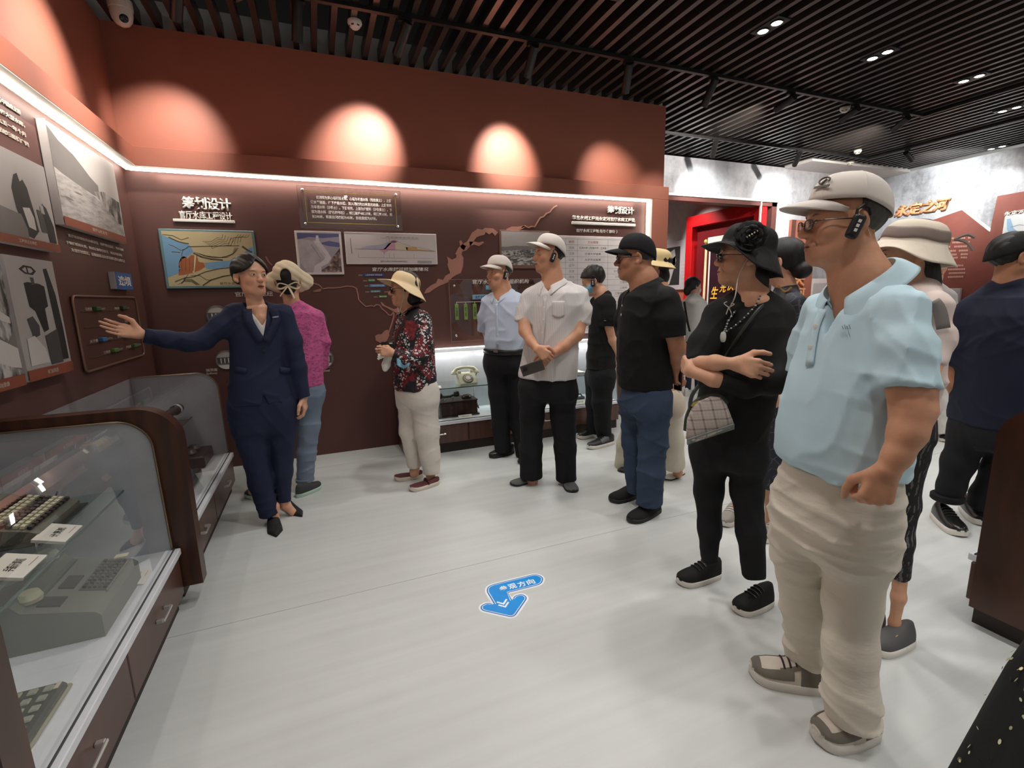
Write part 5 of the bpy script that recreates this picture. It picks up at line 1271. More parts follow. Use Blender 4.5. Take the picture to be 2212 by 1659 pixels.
class Head:
    """head-local frame: x to the person's right, y forward, z up, origin between the ears at eye height; units of a 0.225 m tall head"""
    def __init__(s, c, fwd, up, size, male=True, full=1.0, nose=1.0, chin=1.0, jaw=1.0, bald=True, smile=0.0, old=0.0):
        f = nrm(fwd); r = nrm(np.cross(f, up)); u = np.cross(r, f)
        s.M = np.stack([r, f, u], 1); s.c = np.asarray(c, float); s.k = size / .225
        w = full
        P = []
        cr = el((0, -.018, .036), (.0755, .094, .084)); fa = el((0, .022, -.040), (.060 * w, .066, .078))
        fo = el((0, .048, .030), (.058, .036, .045))
        jw = union([rc((e * .050 * w * jaw, -.004, -.052), (e * .020 * w, .062, -.098 * chin), .020 * w, .017) for e in (-1, 1)], .01)
        ch = el((0, .068, -.099 * chin), (.024, .020, .018)); un = el((0, .03, -.088 * chin), (.046 * w, .05, .024 * w))
        ck = union([el((e * .040 * w, .058, -.026), (.024, .022, .022)) for e in (-1, 1)])
        br = rc((-.034, .080, .022), (.034, .080, .022), .0125 if male else .010, .0125 if male else .010)
        mz = el((0, .078, -.062), (.030, .018, .026))
        nb = rc((0, .084, .012), (0, .106 * nose ** .3, -.024), .0078, .0125 * nose); nt = el((0, .106 * nose ** .3, -.028), (.0135 * nose, .011, .0105))
        nw = union([el((e * .0125 * nose, .096, -.031), (.0088 * nose, .0115, .0088)) for e in (-1, 1)])
        soc = union([el((e * .033, .104, .006), (.019, .018, .011)) for e in (-1, 1)])
        lid = union([el((e * .032, .0775, .0035), (.0178, .0135, .0125)) for e in (-1, 1)])
        lu = el((0, .0905, -.0605), (.0235, .0095, .0058)); ll = el((0, .0895, -.0715), (.0200, .0105, .0068))
        mc = el((0, .103, -.0657), (.026, .014, .0016 + .002 * smile)); nos = union([el((e * .0078, .1015, -.0405), (.0042, .006, .005)) for e in (-1, 1)])
        ears = []
        for e in (-1, 1):
            E_ = np.array([[.94, e * .34, 0], [-e * .34, .94, 0], [0, 0, 1]]).T
            q = np.array([[1, 0, 0], [0, .97, .22], [0, -.22, .97]])
            ears.append((el((e * .080, -.012, -.004), (.0075, .0190, .0325), E_ @ q), el((e * .0865, -.009, -.002), (.0062, .0098, .0185), E_ @ q), el((e * .079, -.004, -.030), (.0085, .011, .011))))
        nl = union([rc((e * .020, .096, -.036), (e * .033, .080, -.062), .003, .002) for e in (-1, 1)])
        def f(Q):
            d = smin(cr(Q), fa(Q), .035); d = smin(d, fo(Q), .03); d = smin(d, jw(Q), .03); d = smin(d, un(Q), .03); d = smin(d, ch(Q), .022)
            d = smin(d, ck(Q), .025); d = smin(d, br(Q), .018); d = smin(d, mz(Q), .018)
            d = smax(d, -soc(Q), .022); d = smin(d, lid(Q), .006)
            d = smin(d, nb(Q), .014); d = smin(d, nt(Q), .008); d = smin(d, nw(Q), .007); d = smax(d, -nos(Q), .003)
            d = smin(d, lu(Q), .005); d = smin(d, ll(Q), .005); d = smax(d, -mc(Q), .0035)
            if old: d = smax(d, -(nl(Q) - .0005), .006)
            for a, b, l in ears:
                e_ = smax(a(Q), -b(Q), .004); e_ = smin(e_, l(Q), .006); d = smin(d, e_, .006)
            return d
        s.fl = f; s.skull = union([cr, fo], .03)
        k = s.k
        s.f = lambda W_: f(((W_ - s.c.astype(F32)) @ s.M.astype(F32)) / F32(k)) * F32(k)
        R_ = .16 * k; s.f.box = (s.c - R_, s.c + R_)
    def w(s, p): return s.c + s.M @ (np.asarray(p, float) * s.k)
    def loc(s, P): return ((P - s.c) @ s.M) / s.k
    def d(s, v): return s.M @ nrm(v)
    def local(s, fn, R_=.2):
        """an SDF written in head units -> world"""
        k = s.k; M_ = s.M.astype(F32); c_ = s.c.astype(F32)
        g = lambda W_: fn((W_ - c_) @ M_ / F32(k)) * F32(k)
        g.box = (s.c - R_ * k, s.c + R_ * k); return g
    def grid(s, mb, fn, nu, nv, closed=False): return mb.grid(lambda u, v: tuple(s.w(fn(u, v))), nu, nv, closed)

FIGS = []
class Fig:
    def __init__(s, name, label, base_px, group=None, world=None):
        b = at(*base_px, Z=0) if world is None else world; s.b = np.array((b[0], b[1], 0.0))
        h = s.b - CAM; h[2] = 0; s.vd = -nrm(h); s.vr = np.cross(-s.vd, (0, 0, 1.0)); s.vr = nrm(s.vr)      # towards camera, picture right
        s.o = thing('person', tuple(s.b), label, 'person', group)
        s.head = None; s.legch = []; s.gf = None
    def J(s, x, y, dd=0.0):
        r_ = ray(x, y); t_ = ((s.b + s.vd * dd - CAM) @ s.vd) / (r_ @ s.vd); return CAM + r_ * t_
    def px(s, p): return float((np.asarray(p) - CAM) @ CF) / FPX            # metres per pixel there
    def pxw(s, p):
        q = np.asarray(p) - CAM; return float(q @ CF) / FPX * abs(float(CF @ s.vd)) / math.hypot(*(CF[:2]))
    def hand(s, w, d, n, thumb, scale, pose):
        n = np.asarray(n, float); d = nrm(d); n = nrm(n - d * (n @ d)); side = 1 if np.cross(n, d) @ np.asarray(thumb, float) > 0 else -1
        return hand_shape(w, d, n, side, scale, pose)
    def ddof(s, x, y): return float((at(x, y, Z=0) - s.b) @ s.vd)
    def dirv(s, right, away, up=0.0): return nrm(s.vr * right - s.vd * away + np.array((0, 0, up)))
    def chain(s, spec):
        out = []
        for q in spec:
            x, y, w = q[:3]; dd = q[3] if len(q) > 3 else 0.0; p = s.J(x, y, dd); out.append((p, w / 2 * s.pxw(p)))
        return out
    def part(s, name, f, h, mat, parent=None, label=None, box=None, safe=1.5, **kw):
        v, q = sculpt(f, h, box, safe, **kw); me = np_mesh(name, [(v, q)], mat)
        return link(name, me, parent or s.o, label)
    def mb(s, name, mb, mat, parent=None, label=None, smooth=40): return mb.build(name, mat, parent or s.o, label, smooth=smooth)
    # ---- torso loft from traced rows
    def loft(s, rows, face, dd=0.0, grow=0.0, rb=.008, rt=.03):
        """rows: (y, x_left, x_right, depth/width ratio[, dd]) from top to bottom; face = world direction the chest points"""
        f = nrm((face[0], face[1], 0)); r_ = np.cross(f, (0, 0, 1.0)); ca = abs(r_ @ s.vr); sa = math.sqrt(max(0, 1 - ca * ca))
        Z, C, RX, RY = [], [], [], []
        for q in rows:
            y, xl, xr, k = q[:4]; d_ = q[4] if len(q) > 4 else dd
            a, b = s.J(xl, y, d_), s.J(xr, y, d_); c = (a + b) / 2; w = np.linalg.norm((b - a)[:2]) / 2
            rx = w / math.sqrt(ca * ca + k * k * sa * sa); Z.append(c[2]); C.append(c[:2]); RX.append(rx + grow); RY.append(rx * k + grow)
        o = np.argsort(Z); Z = np.array(Z)[o]; C = np.array(C)[o]; RX = np.array(RX)[o]; RY = np.array(RY)[o]
        r2, f2 = r_[:2].astype(F32), f[:2].astype(F32)
        def fn(P, zb=0.0):
            z = P[:, 2]; cx = np.interp(z, Z, C[:, 0]); cy = np.interp(z, Z, C[:, 1]); rx = np.interp(z, Z, RX); ry = np.interp(z, Z, RY)
            dx = P[:, 0] - cx; dy = P[:, 1] - cy; u = dx * r2[0] + dy * r2[1]; v = dx * f2[0] + dy * f2[1]
            e = 2.3; kk = (np.abs(u / rx) ** e + np.abs(v / ry) ** e) ** (1 / e) + 1e-6; L_ = np.sqrt(u * u + v * v)
            d = np.where(kk > .3, L_ * (1 - 1 / kk), -.7 * np.minimum(rx, ry))
            return smax(smax(d, z - Z[-1], rt), Z[0] - z, rb).astype(F32)
        m = max(RX.max(), RY.max()); fn.box = (np.array((C[:, 0].min() - m, C[:, 1].min() - m, Z[0])), np.array((C[:, 0].max() + m, C[:, 1].max() + m, Z[-1])))
        fn.rows = (Z, C, RX, RY); fn.face = f; fn.right = r_; return fn
    def loft_world(s, rows, face):
        """rows: (z, x, y, half width, half depth)"""
        q = sorted(rows); Z = np.array([r[0] for r in q]); C = np.array([r[1:3] for r in q]); RX = np.array([r[3] for r in q]); RY = np.array([r[4] for r in q])
        f = nrm((face[0], face[1], 0)); r_ = np.cross(f, (0, 0, 1.0)); r2, f2 = r_[:2], f[:2]
        def fn(P):
            z = P[:, 2]; dx = P[:, 0] - np.interp(z, Z, C[:, 0]); dy = P[:, 1] - np.interp(z, Z, C[:, 1]); u = dx * r2[0] + dy * r2[1]; v = dx * f2[0] + dy * f2[1]
            rx = np.interp(z, Z, RX); ry = np.interp(z, Z, RY); kk = np.sqrt((u / rx) ** 2 + (v / ry) ** 2) + 1e-6; L_ = np.sqrt(u * u + v * v)
            d = np.where(kk > .3, L_ * (1 - 1 / kk), -.7 * np.minimum(rx, ry)); return smax(smax(d, z - Z[-1], .03), Z[0] - z, .008).astype(F32)
        m = max(RX.max(), RY.max()); fn.box = (np.array((C[:, 0].min() - m, C[:, 1].min() - m, Z[0])), np.array((C[:, 0].max() + m, C[:, 1].max() + m, Z[-1]))); fn.rows = (Z, C, RX, RY); fn.face = f; fn.right = r_; return fn
    def garment(s, name, parts, mat, h=.008, k=.035, fold=None, shell=0.0, label=None, cut=None, core=None, parent=None):
        """union of loft + limb shapes, displaced by folds; sleeves/legs are cut flat by their own chains"""
        def f(P):
            d = parts[0](P)
            for g in parts[1:]: d = smin(d, g(P), k)
            if fold is not None: d = d + fold(P)
            if cut is not None: d = smax(d, cut(P), .006)
            return d
        f.box = (np.min([g.box[0] for g in parts], 0), np.max([g.box[1] for g in parts], 0))
        if s.gf is None: s.gf = f
        return s.part(name, f, h, mat, parent, label, safe=2.2)
    def fold(s, amp, seed=1, dirs=None, zw=None, scale=1.0):
        rg = np.random.RandomState(seed)
        K = [rg.normal(size=3) for _ in range(6)]
        base = dirs or [(s.vr * 2 + np.array((0, 0, 9.0))), (s.vr * -4 + np.array((0, 0, 7.0))), (s.vr * 14 + np.array((0, 0, 3.0)))]
        ph = rg.uniform(0, 6, 6); B = [np.asarray(b, float) * 5.2 * scale for b in base]
        o = s.b.astype(F32)
        def f(P):
            Q = (P - o).astype(F32); d = 0
            for i, b in enumerate(B):
                w = Q @ b.astype(F32) + 2.2 * np.sin(Q @ (K[i] * 9 * scale).astype(F32) + ph[i]) + 1.2 * np.sin(Q @ (K[i + 3] * 17 * scale).astype(F32))
                m = np.maximum(0, .35 + .65 * np.sin(Q @ (K[(i + 2) % 6] * 8).astype(F32) + ph[i + 3]))
                d = d - (1 - np.abs(np.sin(w * .5))) ** 2 * m
            d = (d + .15) * F32(amp)
            if zw is not None: d = d * zw(P[:, 2])
            return d
        return f
    # ---- skin
    def set_head(s, cx, cy, hpx, fwd, up=(0, 0, 1), dd=0.0, h=.004, **kw):
        c = s.J(cx, cy, dd); s.head = Head(c, fwd, up, hpx * s.px(c), **kw); s.hres = h; return s.head
    def neck(s, pts, r_top=None):
        s.neckp = pts
    def build_body(s, skinm, neck, limbs=(), hands=(), core=None, h=.004, hres=None):
        s._body = (skinm, neck, limbs, hands, core, h, hres); FIGS.append(s)
    def finish(s):
        skinm, neck, limbs, hands, core, h, hres = s._body
        """one body mesh: head with neck, arms with hands, and the trunk and legs under the clothes"""
        isl = []; hc = []
        H_ = s.head; nk = chain(neck, .02)
        fh = lambda P: smin(H_.f(P), nk(P), .028 * H_.k)
        fh.box = (np.minimum(H_.f.box[0], nk.box[0]), np.maximum(H_.f.box[1], nk.box[1]))
        v, q = sculpt(fh, hres or s.hres); isl.append((v, q)); hc.append(H_.loc(v))
        for i, lm in enumerate(limbs):
            fs = [chain(lm, .02)]
            hs = [x for x in hands if x[0] == i]
            g = fs[0]
            if hs:
                hf = hs[0][1]; g0 = g
                g = lambda P, g0=g0, hf=hf: smin(g0(P), hf(P), .018)
                g.box = (np.minimum(g0.box[0], hf.box[0]), np.maximum(g0.box[1], hf.box[1]))
            v, q = sculpt(g, h); isl.append((v, q)); hc.append(np.full((len(v), 3), 9.0))
        if core is not None:
            nk_, pv = core; fs = [rc(nk_, pv, .055, .07)]
            for lg in s.legch:
                L_ = [(pv, .06)] + [(p, r_ * .55) for p, r_ in lg[1:-1]] + [(lg[-1][0] + np.array((0, 0, .035)), lg[-1][1] * .55)]; fs.append(chain(L_, .03))
            core = union(fs, .03)
            v, q = sculpt(core, .016); isl.append((v, q)); hc.append(np.full((len(v), 3), 9.0))
        o = s.o
        me = np_mesh('body', isl, skinm, {'hc': np.concatenate(hc)}); return link('body', me, o)
    def core(s, neck, pelvis, *a): return (neck, pelvis)
    def vcut(s, lf, y, k=.35, top=None, shift=0.0):
        """open neck: a V wedge down to picture row y at the chest front"""
        c = s.vz(y); f2, r2 = lf.face[:2].astype(F32), lf.right[:2].astype(F32); Z, C, RX, RY = lf.rows
        cx, cy = float(np.interp(c, Z, C[:, 0])), float(np.interp(c, Z, C[:, 1]))
        def cut(P):
            u = (P[:, 0] - cx) * r2[0] + (P[:, 1] - cy) * r2[1] - shift; v = (P[:, 0] - cx) * f2[0] + (P[:, 1] - cy) * f2[1]
            w = np.maximum((np.abs(u) - (P[:, 2] - c) * k) * .9, -v + .0)
            return -w
        return cut
    def vz(s, y):
        """height of picture row y above the base point"""
        x0 = 1106 + FPX * ((s.b - CAM) @ CR) / ((s.b - CAM) @ CF); return s.J(x0, y)[2]
    def strip(s, lf, pts, w, mat, name='placket', lift=.004, parent=None, th=.002):
        A = [np.asarray(s.on(lf, x, y, lift)) for x, y in pts]; A = spline(A, 3); rows = []
        for i, p in enumerate(A):
            t = nrm(A[min(i + 1, len(A) - 1)] - A[max(i - 1, 0)]); e = 2e-3
            g = np.array([float(lf((p + e * v)[None].astype(F32))[0] - lf((p - e * v)[None].astype(F32))[0]) for v in np.eye(3)]); n = nrm(g)
            k = nrm(np.cross(n, t)) * w / 2; rows.append((p - k, p, p + k))
        mb = MB().grid(lambda u, v: tuple(rows[int(round(v * (len(rows) - 1)))][int(round(u * 2))]), 3, len(rows))
        o = mb.build(name, mat, parent or s.o, smooth=80); solid(o, th, 0); return o
    def on(s, lf, x, y, lift=.004, dd=.0):
        """point on the loft's surface seen at a pixel (marching along the view ray)"""
        r_ = ray(x, y); t_ = ((s.b + s.vd * .6 - CAM) @ s.vd) / (r_ @ s.vd)
        for _ in range(90):
            p = CAM + r_ * t_; d = float(lf(p[None].astype(F32))[0])
            if d < .0015: break
            t_ += max(d * .5, .001) / np.linalg.norm(r_)
        return p - r_ / np.linalg.norm(r_) * lift
    # ---- shoes
    def shoe(s, heel, toe, mat, sole, wid=.095, hgt=.085, solet=.022, top=.0, lace=None, name='shoe', low=False, point=.0, heelh=0.0, extra=None, strap=None):
        """heel, toe: pixels of the sole's ends on the floor"""
        a = at(*heel, Z=0); b = at(*toe, Z=0); L = np.linalg.norm(b - a); d = (b - a) / L; r_ = np.cross(d, (0, 0, 1.0)); U = np.array((0, 0, 1.0))
        W_ = wid / 2
        def halfw(t):
            t = min(max(t, 0), 1)
            base = .74 * math.sin(min(t / .16, 1) * PI / 2) if t < .16 else .74 + .26 * math.sin(min((t - .16) / .5, 1) * PI / 2)
            end = 1.0 if t < .72 else math.sqrt(max(0, 1 - ((t - .72) / .28) ** 2)) * (1 - point * (t - .72) / .28)
            return max(base * end, .02) * W_
        def height(t):
            xs = [0, .04, .12, .30, .42, .60, .80, .93, 1.0]
            ys = [.55, .86, 1.0, .98, .86, .62, .50, .40, .14] if not low else [.5, .72, .74, .50, .42, .44, .42, .34, .12]
            return np.interp(t, xs, ys) * hgt
        lift = lambda t: heelh * max(0, 1 - t / .62) ** 1.2 if heelh else .012 * max(0, (t - .82) / .18) ** 2
        mb = MB()
        def up(u, v):
            t = .012 + .976 * v; ph = PI * u; w = halfw(t) * .97; z = height(t)
            x = -math.copysign(abs(math.cos(ph)) ** .75, math.cos(ph)) * w * (1 - .34 * math.sin(ph) ** 2 * (1 - t)); zz = z * math.sin(ph) ** .8
            return tuple(a + d * L * t + r_ * x + U * (solet * .9 + lift(t) + zz))
        mb.grid(up, 15, 22)
        mb.add([up(i / 14, 0) for i in range(15)], [tuple(range(15))]); mb.add([up(i / 14, 1) for i in range(15)], [tuple(range(15))])
        sh = mb.build(name, mat, s.o, smooth=60)
        so = MB(); n = 22
        ts = [i / n for i in range(n + 1)]
        out = [(t, halfw(t) * 1.05) for t in ts] + [(t, -halfw(t) * 1.05) for t in reversed(ts)]
        P = lambda t, w, z: tuple(a + d * L * t + r_ * w + U * (z + lift(t)))
        m = len(out); zb = .0005
        so.add([P(t, w * .96, zb) for t, w in out] + [P(t, w, solet * .4) for t, w in out] + [P(t, w, solet) for t, w in out] + [P(t, w * .93, solet * 1.12) for t, w in out],
               [(k * m + i, k * m + (i + 1) % m, (k + 1) * m + (i + 1) % m, (k + 1) * m + i) for k in range(3) for i in range(m)] + [tuple(range(m))[::-1], tuple(range(3 * m, 4 * m))])
        so.build('sole', sole, sh, smooth=50)
        if heelh:
            hb = MB(); c = a + d * L * .07; hb.tube([c + U * .001, c + U * heelh * .5 + d * .004, c + U * (heelh + solet)], [.008, .010, .024], 10); hb.build('heel', mat, sh)
        if lace:
            for t in (.40, .47, .54, .61):
                pts = [np.array(up(u, (t - .012 + .03 * (u - .5)) / .976)) + U * .0035 for u in (.30, .4, .5, .6, .70)]
                MB().tube(pts, .0035, 6).build('lace', lace, sh)
        if strap:
            pts = [np.array(up(u, (.44 - .012) / .976)) for u in np.linspace(.03, .97, 11)]
            pts = [p + U * (.016 * math.sin(PI * i / 10)) for i, p in enumerate(pts)]; MB().tube(pts, .011, 8, flatten=.35).build('strap', strap, sh)
        if extra:
            for (u0, u1, v0, v1, m_) in extra:
                g = MB()
                def pf(u, v):
                    uu = u0 + (u1 - u0) * u; vv = v0 + (v1 - v0) * v; p = np.array(up(uu, vv)); c = a + d * L * (.012 + .976 * vv) + U * (solet + .02); n_ = nrm(p - c); return tuple(p + n_ * .0022)
                g.grid(pf, 9, 9).build('panel', m_, sh, smooth=60)
        return sh
    # ---- collars, hats, glasses ...
    def collar(s, c, up, fwd, r, mat, stand=.034, fall=.042, point=.035, gap=.5, rx=1.0, name='collar', parent=None, spreadz=.0, th=.003, open_=0.0):
        up = nrm(up); f = nrm(np.asarray(fwd) - up * (np.asarray(fwd) @ up)); r_ = np.cross(f, up)
        mb = MB()
        def pos(u, v, off=0):
            a = gap + (2 * PI - 2 * gap) * u; e = abs(2 * u - 1)                         # e = 1 at the front
            rr = r * (1 + .0 * e); ring = np.asarray(c) + f * math.cos(a) * rr * 1.08 + r_ * math.sin(a) * rr * rx
            outw = nrm(f * math.cos(a) + r_ * math.sin(a))
            drop = -up * (.042 * e ** 2.2 + open_ * e ** 4) - up * spreadz
            if v < .4:
                k = v / .4; return ring + drop + up * (stand * k) + outw * (.004 * k + off)
            k = (v - .4) / .6; fl = fall + point * e ** 5
            return ring + drop + up * (stand - fl * k * .92) + outw * (.004 + .008 * math.sin(min(1, k * 2.5) * PI / 2) + .034 * k + off) - f * 0 + f * (.012 * k * e ** 4)
        mb.grid(lambda u, v: tuple(pos(u, v)), 41, 12); o = mb.build(name, mat, parent or s.o, smooth=70); solid(o, th, 0); return o
    def cap(s, mat, bill_mat=None, tilt=0.0, dome=1.0, bill=.078, name='baseball_cap', label=None, zb=.030, mesh=None, high=1.0):
        H_ = s.head; ct, st = math.cos(tilt), math.sin(tilt)
        def tr(p):
            x, y, z = p; z0 = z - .03; return (x, y * ct - z0 * st, .03 + y * st + z0 * ct)
        rx, ry, rz = .087, .109, .098 * high
        mb = MB()
        def dm(u, v):
            a = 2 * PI * u; e = v ** .9
            ph = e * PI / 2; fr = max(0, math.cos(a)); back = max(0, -math.cos(a))
            x = rx * math.sin(a) * math.cos(ph) ** .72; y = -.012 + ry * math.cos(a) * math.cos(ph) ** (.72 - .10 * fr)
            z = zb - .040 * back * (1 - e) + rz * math.sin(ph) ** (1.0 - .12 * fr)
            return tr((x, y, z))
        H_.grid(mb, dm, 40, 16, True); o = mb.build(name, mat, s.o, label, smooth=80); solid(o, .0025, 1)
        bb = MB()
        def bl(u, v):
            q = (u - .5) * 2; a = q * 1.22; x0 = rx * math.sin(a); y0 = -.012 + ry * math.cos(a); ext = bill * (1 - abs(q) ** 2.6) ** .75
            x = x0 * (1 - .10 * v * abs(q)); y = y0 + ext * v - .004; z = zb + .004 - .010 * v * v - .030 * q * q - .018 * v * (1 - q * q) * .8
            return tr((x, y, z))
        H_.grid(bb, bl, 25, 9); b_ = bb.build('bill', bill_mat or mat, o, smooth=80); solid(b_, .004, 0)
        t = MB(); top = H_.w(tr((0, -.012, zb + rz))); t.lathe([(.008 * H_.k, 0), (.007 * H_.k, .004), (0, .005)], top, 12, tuple(H_.d((0, 0, 1)))).build('top_button', mat, o)
        for a in (0, PI / 3, 2 * PI / 3, PI, 4 * PI / 3, 5 * PI / 3):
            pts = [np.array(H_.w(dm((a + PI / 6) / (2 * PI) % 1, v))) for v in np.linspace(.02, .98, 12)]
            pts = [p + nrm(p - H_.w((0, -.012, .03))) * .0015 for p in pts]; MB().tube(pts, .0016, 5).build('seam', mat, o)
        s._cap = dm; return o
    def decal_on_cap(s, body, mat, o, a=.06, v=.35, size=.035, fit=None):
        p = np.array(s.head.w(s._cap(a % 1, v))); e = 1e-2
        tu = nrm(np.array(s.head.w(s._cap(a + e, v))) - p); tv = np.array(s.head.w(s._cap(a, v + e))) - p; tv = nrm(tv - tu * (tv @ tu)); 
        n = np.cross(tu, tv)
        if n @ (p - s.head.w((0, -.01, .04))) < 0: tu = -tu; n = np.cross(tu, tv)
        return p + n * .006, tu, tv, n
    def hat(s, mat, brim=.065, wave=.012, droop=.02, crown=.098, tilt=0.0, roll=0.0, name='sun_hat', flare=.0, r=.088, zb=.035, band=None, label=None, backdrop=0.0, n=64, seed=1, soft=1.0, front=0.0):
        H_ = s.head; rg = np.random.RandomState(seed); ph = rg.uniform(0, 6, 4); ct, st = math.cos(tilt), math.sin(tilt); cr_, sr = math.cos(roll), math.sin(roll)
        def tr(p):
            x, y, z = p; z0 = z - .03; y, z0 = y * ct - z0 * st, y * st + z0 * ct; x, z0 = x * cr_ - z0 * sr, x * sr + z0 * cr_; return (x, y, .03 + z0)
        ry = r * 1.2
        def fn(u, v):
            a = 2 * PI * u; sa, ca = math.sin(a), math.cos(a)
            if v < .55:                                 # crown, top to rim
                k = v / .55; ph_ = (1 - k) * PI / 2; sq = math.cos(ph_) ** .55
                return tr((r * sa * sq * 1.0, -.012 + ry * ca * sq, zb + crown * math.sin(ph_) ** .8 + .003 * math.sin(5 * a + ph[0]) * k))
            k = (v - .55) / .45
            bk = .5 - .5 * ca
            ext = brim * (1 + front * max(0, ca)) * k; wv = wave * math.sin(3 * a + ph[1]) * k * k + wave * .5 * math.sin(5 * a + ph[2]) * k * k
            dz = -droop * k - flare * k * k - backdrop * bk * k + wv
            return tr(((r + ext) * sa, -.012 + (ry + ext) * ca, zb - .004 * k + dz))
        mb = MB(); H_.grid(mb, fn, n, 26, True); o = mb.build(name, mat, s.o, label, smooth=80); solid(o, .003, 0); s._hat = fn
        if band is not None:
            b = MB(); H_.grid(b, lambda u, v: tuple(np.array(fn(u, .36 + .17 * v)) * np.array((1.025, 1.025, 1)) + np.array((0, .0003, 0))), n, 6, True); bo = b.build('hat_band', band, o, smooth=80); solid(bo, .002, 0)
        return o
    def glasses(s, frame, lens, w=.027, h=.019, z=.002, y=.100, wrap=.0, name='glasses', label=None, rimless=False, big=1.0):
        H_ = s.head; fr = MB(); o = None
        def lensp(e, a, k=1.0):
            x = e * (.032 + w * big * k * math.copysign(abs(math.cos(a)) ** .7, math.cos(a))); zz = z + h * big * k * math.copysign(abs(math.sin(a)) ** .7, math.sin(a)) - .002
            return H_.w((x, y - wrap * abs(x) - 1.2 * max(0, abs(x) - .03) ** 1.5, zz))
        for e in (-1, 1):
            ring = [lensp(e, a) for a in np.linspace(0, 2 * PI, 25)]; fr.tube(ring, .0010 if rimless else .0014, 6, cap=False)
            fr.tube([H_.w((e * (.032 + w * big), y - .010, z + .006)), H_.w((e * .074, y - .035, z + .007)), H_.w((e * .081, .02, z + .005)), H_.w((e * .0825, -.012, z + .004)), H_.w((e * .083, -.026, z - .016))], .0018, 6)
        fr.tube([H_.w((-.010, y + .001, z + .004)), H_.w((0, y + .004, z + .007)), H_.w((.010, y + .001, z + .004))], .0016, 6)
        o = fr.build(name, frame, s.o, label)
        for e in (-1, 1):
            lm = MB(); lm.add([lensp(e, a, .96) for a in np.linspace(0, 2 * PI, 24, endpoint=False)], [tuple(range(24))]); lo = lm.build('lens', lens, o); solid(lo, .0015, 0)
        return o
    def earpiece(s, side=-1, label=None):
        """radio guide receiver hooked over the ear (side -1 = person's left)"""
        H_ = s.head; e = side
        M_ = np.stack([H_.d((1, 0, 0)), H_.d((0, .93, .36)), H_.d((0, -.36, .93))], 1)
        f = rbox(H_.w((e * .099, .010, -.022)), np.array((.011, .0165, .034)) * H_.k, .010 * H_.k, M_)
        o = s.part('earpiece', f, .003, flat('earpiece_black', (20, 20, 21), .35), label=label)
        MB().tube([H_.w(p) for p in ((e * .096, .010, .004), (e * .094, .006, .024), (e * .089, -.010, .036), (e * .088, -.026, .026), (e * .088, -.03, .006))], .0038 * H_.k, 8).build('ear_hook', flat('earpiece_black', (20, 20, 21), .35), o)
        for k in range(3):
            c = H_.w((e * .099, .010, -.022)) + (M_[:, 0] * e * .0114 + M_[:, 2] * (.014 - .0125 * k)) * H_.k; MB().obox(c, M_[:, 0], M_[:, 1], M_[:, 2], np.array((.001, .004, .0042)) * H_.k).build('indicator', flat('indicator_white', (226, 226, 222), .4), o)
        return o
    def cord(s, pts, r, mat, name='chin_cord', parent=None): return MB().tube(pts, r, 6).build(name, mat, parent or s.o)
def spline(pts, n=6):
    P = [np.asarray(p, float) for p in pts]; out = []
    for i in range(len(P) - 1):
        p0, p1, p2, p3 = P[max(i - 1, 0)], P[i], P[i + 1], P[min(i + 2, len(P) - 1)]
        for k in range(n):
            t = k / n; out.append(.5 * (2 * p1 + (p2 - p0) * t + (2 * p0 - 5 * p1 + 4 * p2 - p3) * t * t + (3 * p1 - p0 - 3 * p2 + p3) * t ** 3))
    return out + [P[-1]]
def hair_shell(fig, thick, keep, mat, h=.005, name='hair', extra=None, k=.02, label=None, rough=.0):
    """hair hugging the skull: keep(Q) > 0 where there is no hair (head units)"""
    H_ = fig.head; sk = H_.skull
    def fn(Q):
        rip = .0012 * np.sin(Q[:, 0] * 230 + 3 * np.sin(Q[:, 2] * 40)) + rough * np.sin(Q[:, 0] * 90 + 2 * np.sin(Q[:, 1] * 70)) * np.sin(Q[:, 1] * 80 + Q[:, 2] * 60)
        d = sk(Q) - thick + rip
        d = smax(d, keep(Q), .012)
        if extra is not None: d = smin(d, extra(Q), k)
        return d
    g = H_.local(fn, .26); return fig.part(name, g, h, mat, label=label)
# ================================================================== THE VISITORS
SK1 = skin('skin_fair', (212, 160, 132), lip=(142, 60, 56), brow_w=.75, makeup=.3)
SK2 = skin('skin_tan', (196, 144, 114), lip=(160, 104, 86), stubble=.25)
SK3 = skin('skin_light', (204, 154, 124), lip=(164, 100, 86))
SK4 = skin('skin_brown', (168, 118, 90), lip=(138, 90, 74), stubble=.2)
HAIR = hair_mat('black_hair'); HAIRG = hair_mat('greying_hair', (62, 58, 52))
M_SUNG = flat('dark_sunglass_lens', (16, 15, 17), .08, 0, .8); M_FRB = flat('black_spectacle_frame', (24, 20, 20), .3); M_CLRL = glass('spectacle_lens', (.92, .92, .92), .02, .05)
M_BTN = flat('pearl_button', (226, 222, 214), .3); M_WSOLE = flat('white_rubber_sole', (214, 208, 198), .6); M_BSOLE = flat('black_rubber_sole', (26, 25, 24), .6)
M_BSHOE = cloth('black_shoe_knit', (30, 29, 28), .8, folds=.05); M_BLEA = flat('black_shoe_leather', (26, 25, 24), .32)
C_BLACK = cloth('black_cotton', (24, 23, 23), .9, folds=.22); C_BLACK2 = cloth('black_trouser', (27, 27, 29), .85, folds=.2, stretch=(1, 1, .2))
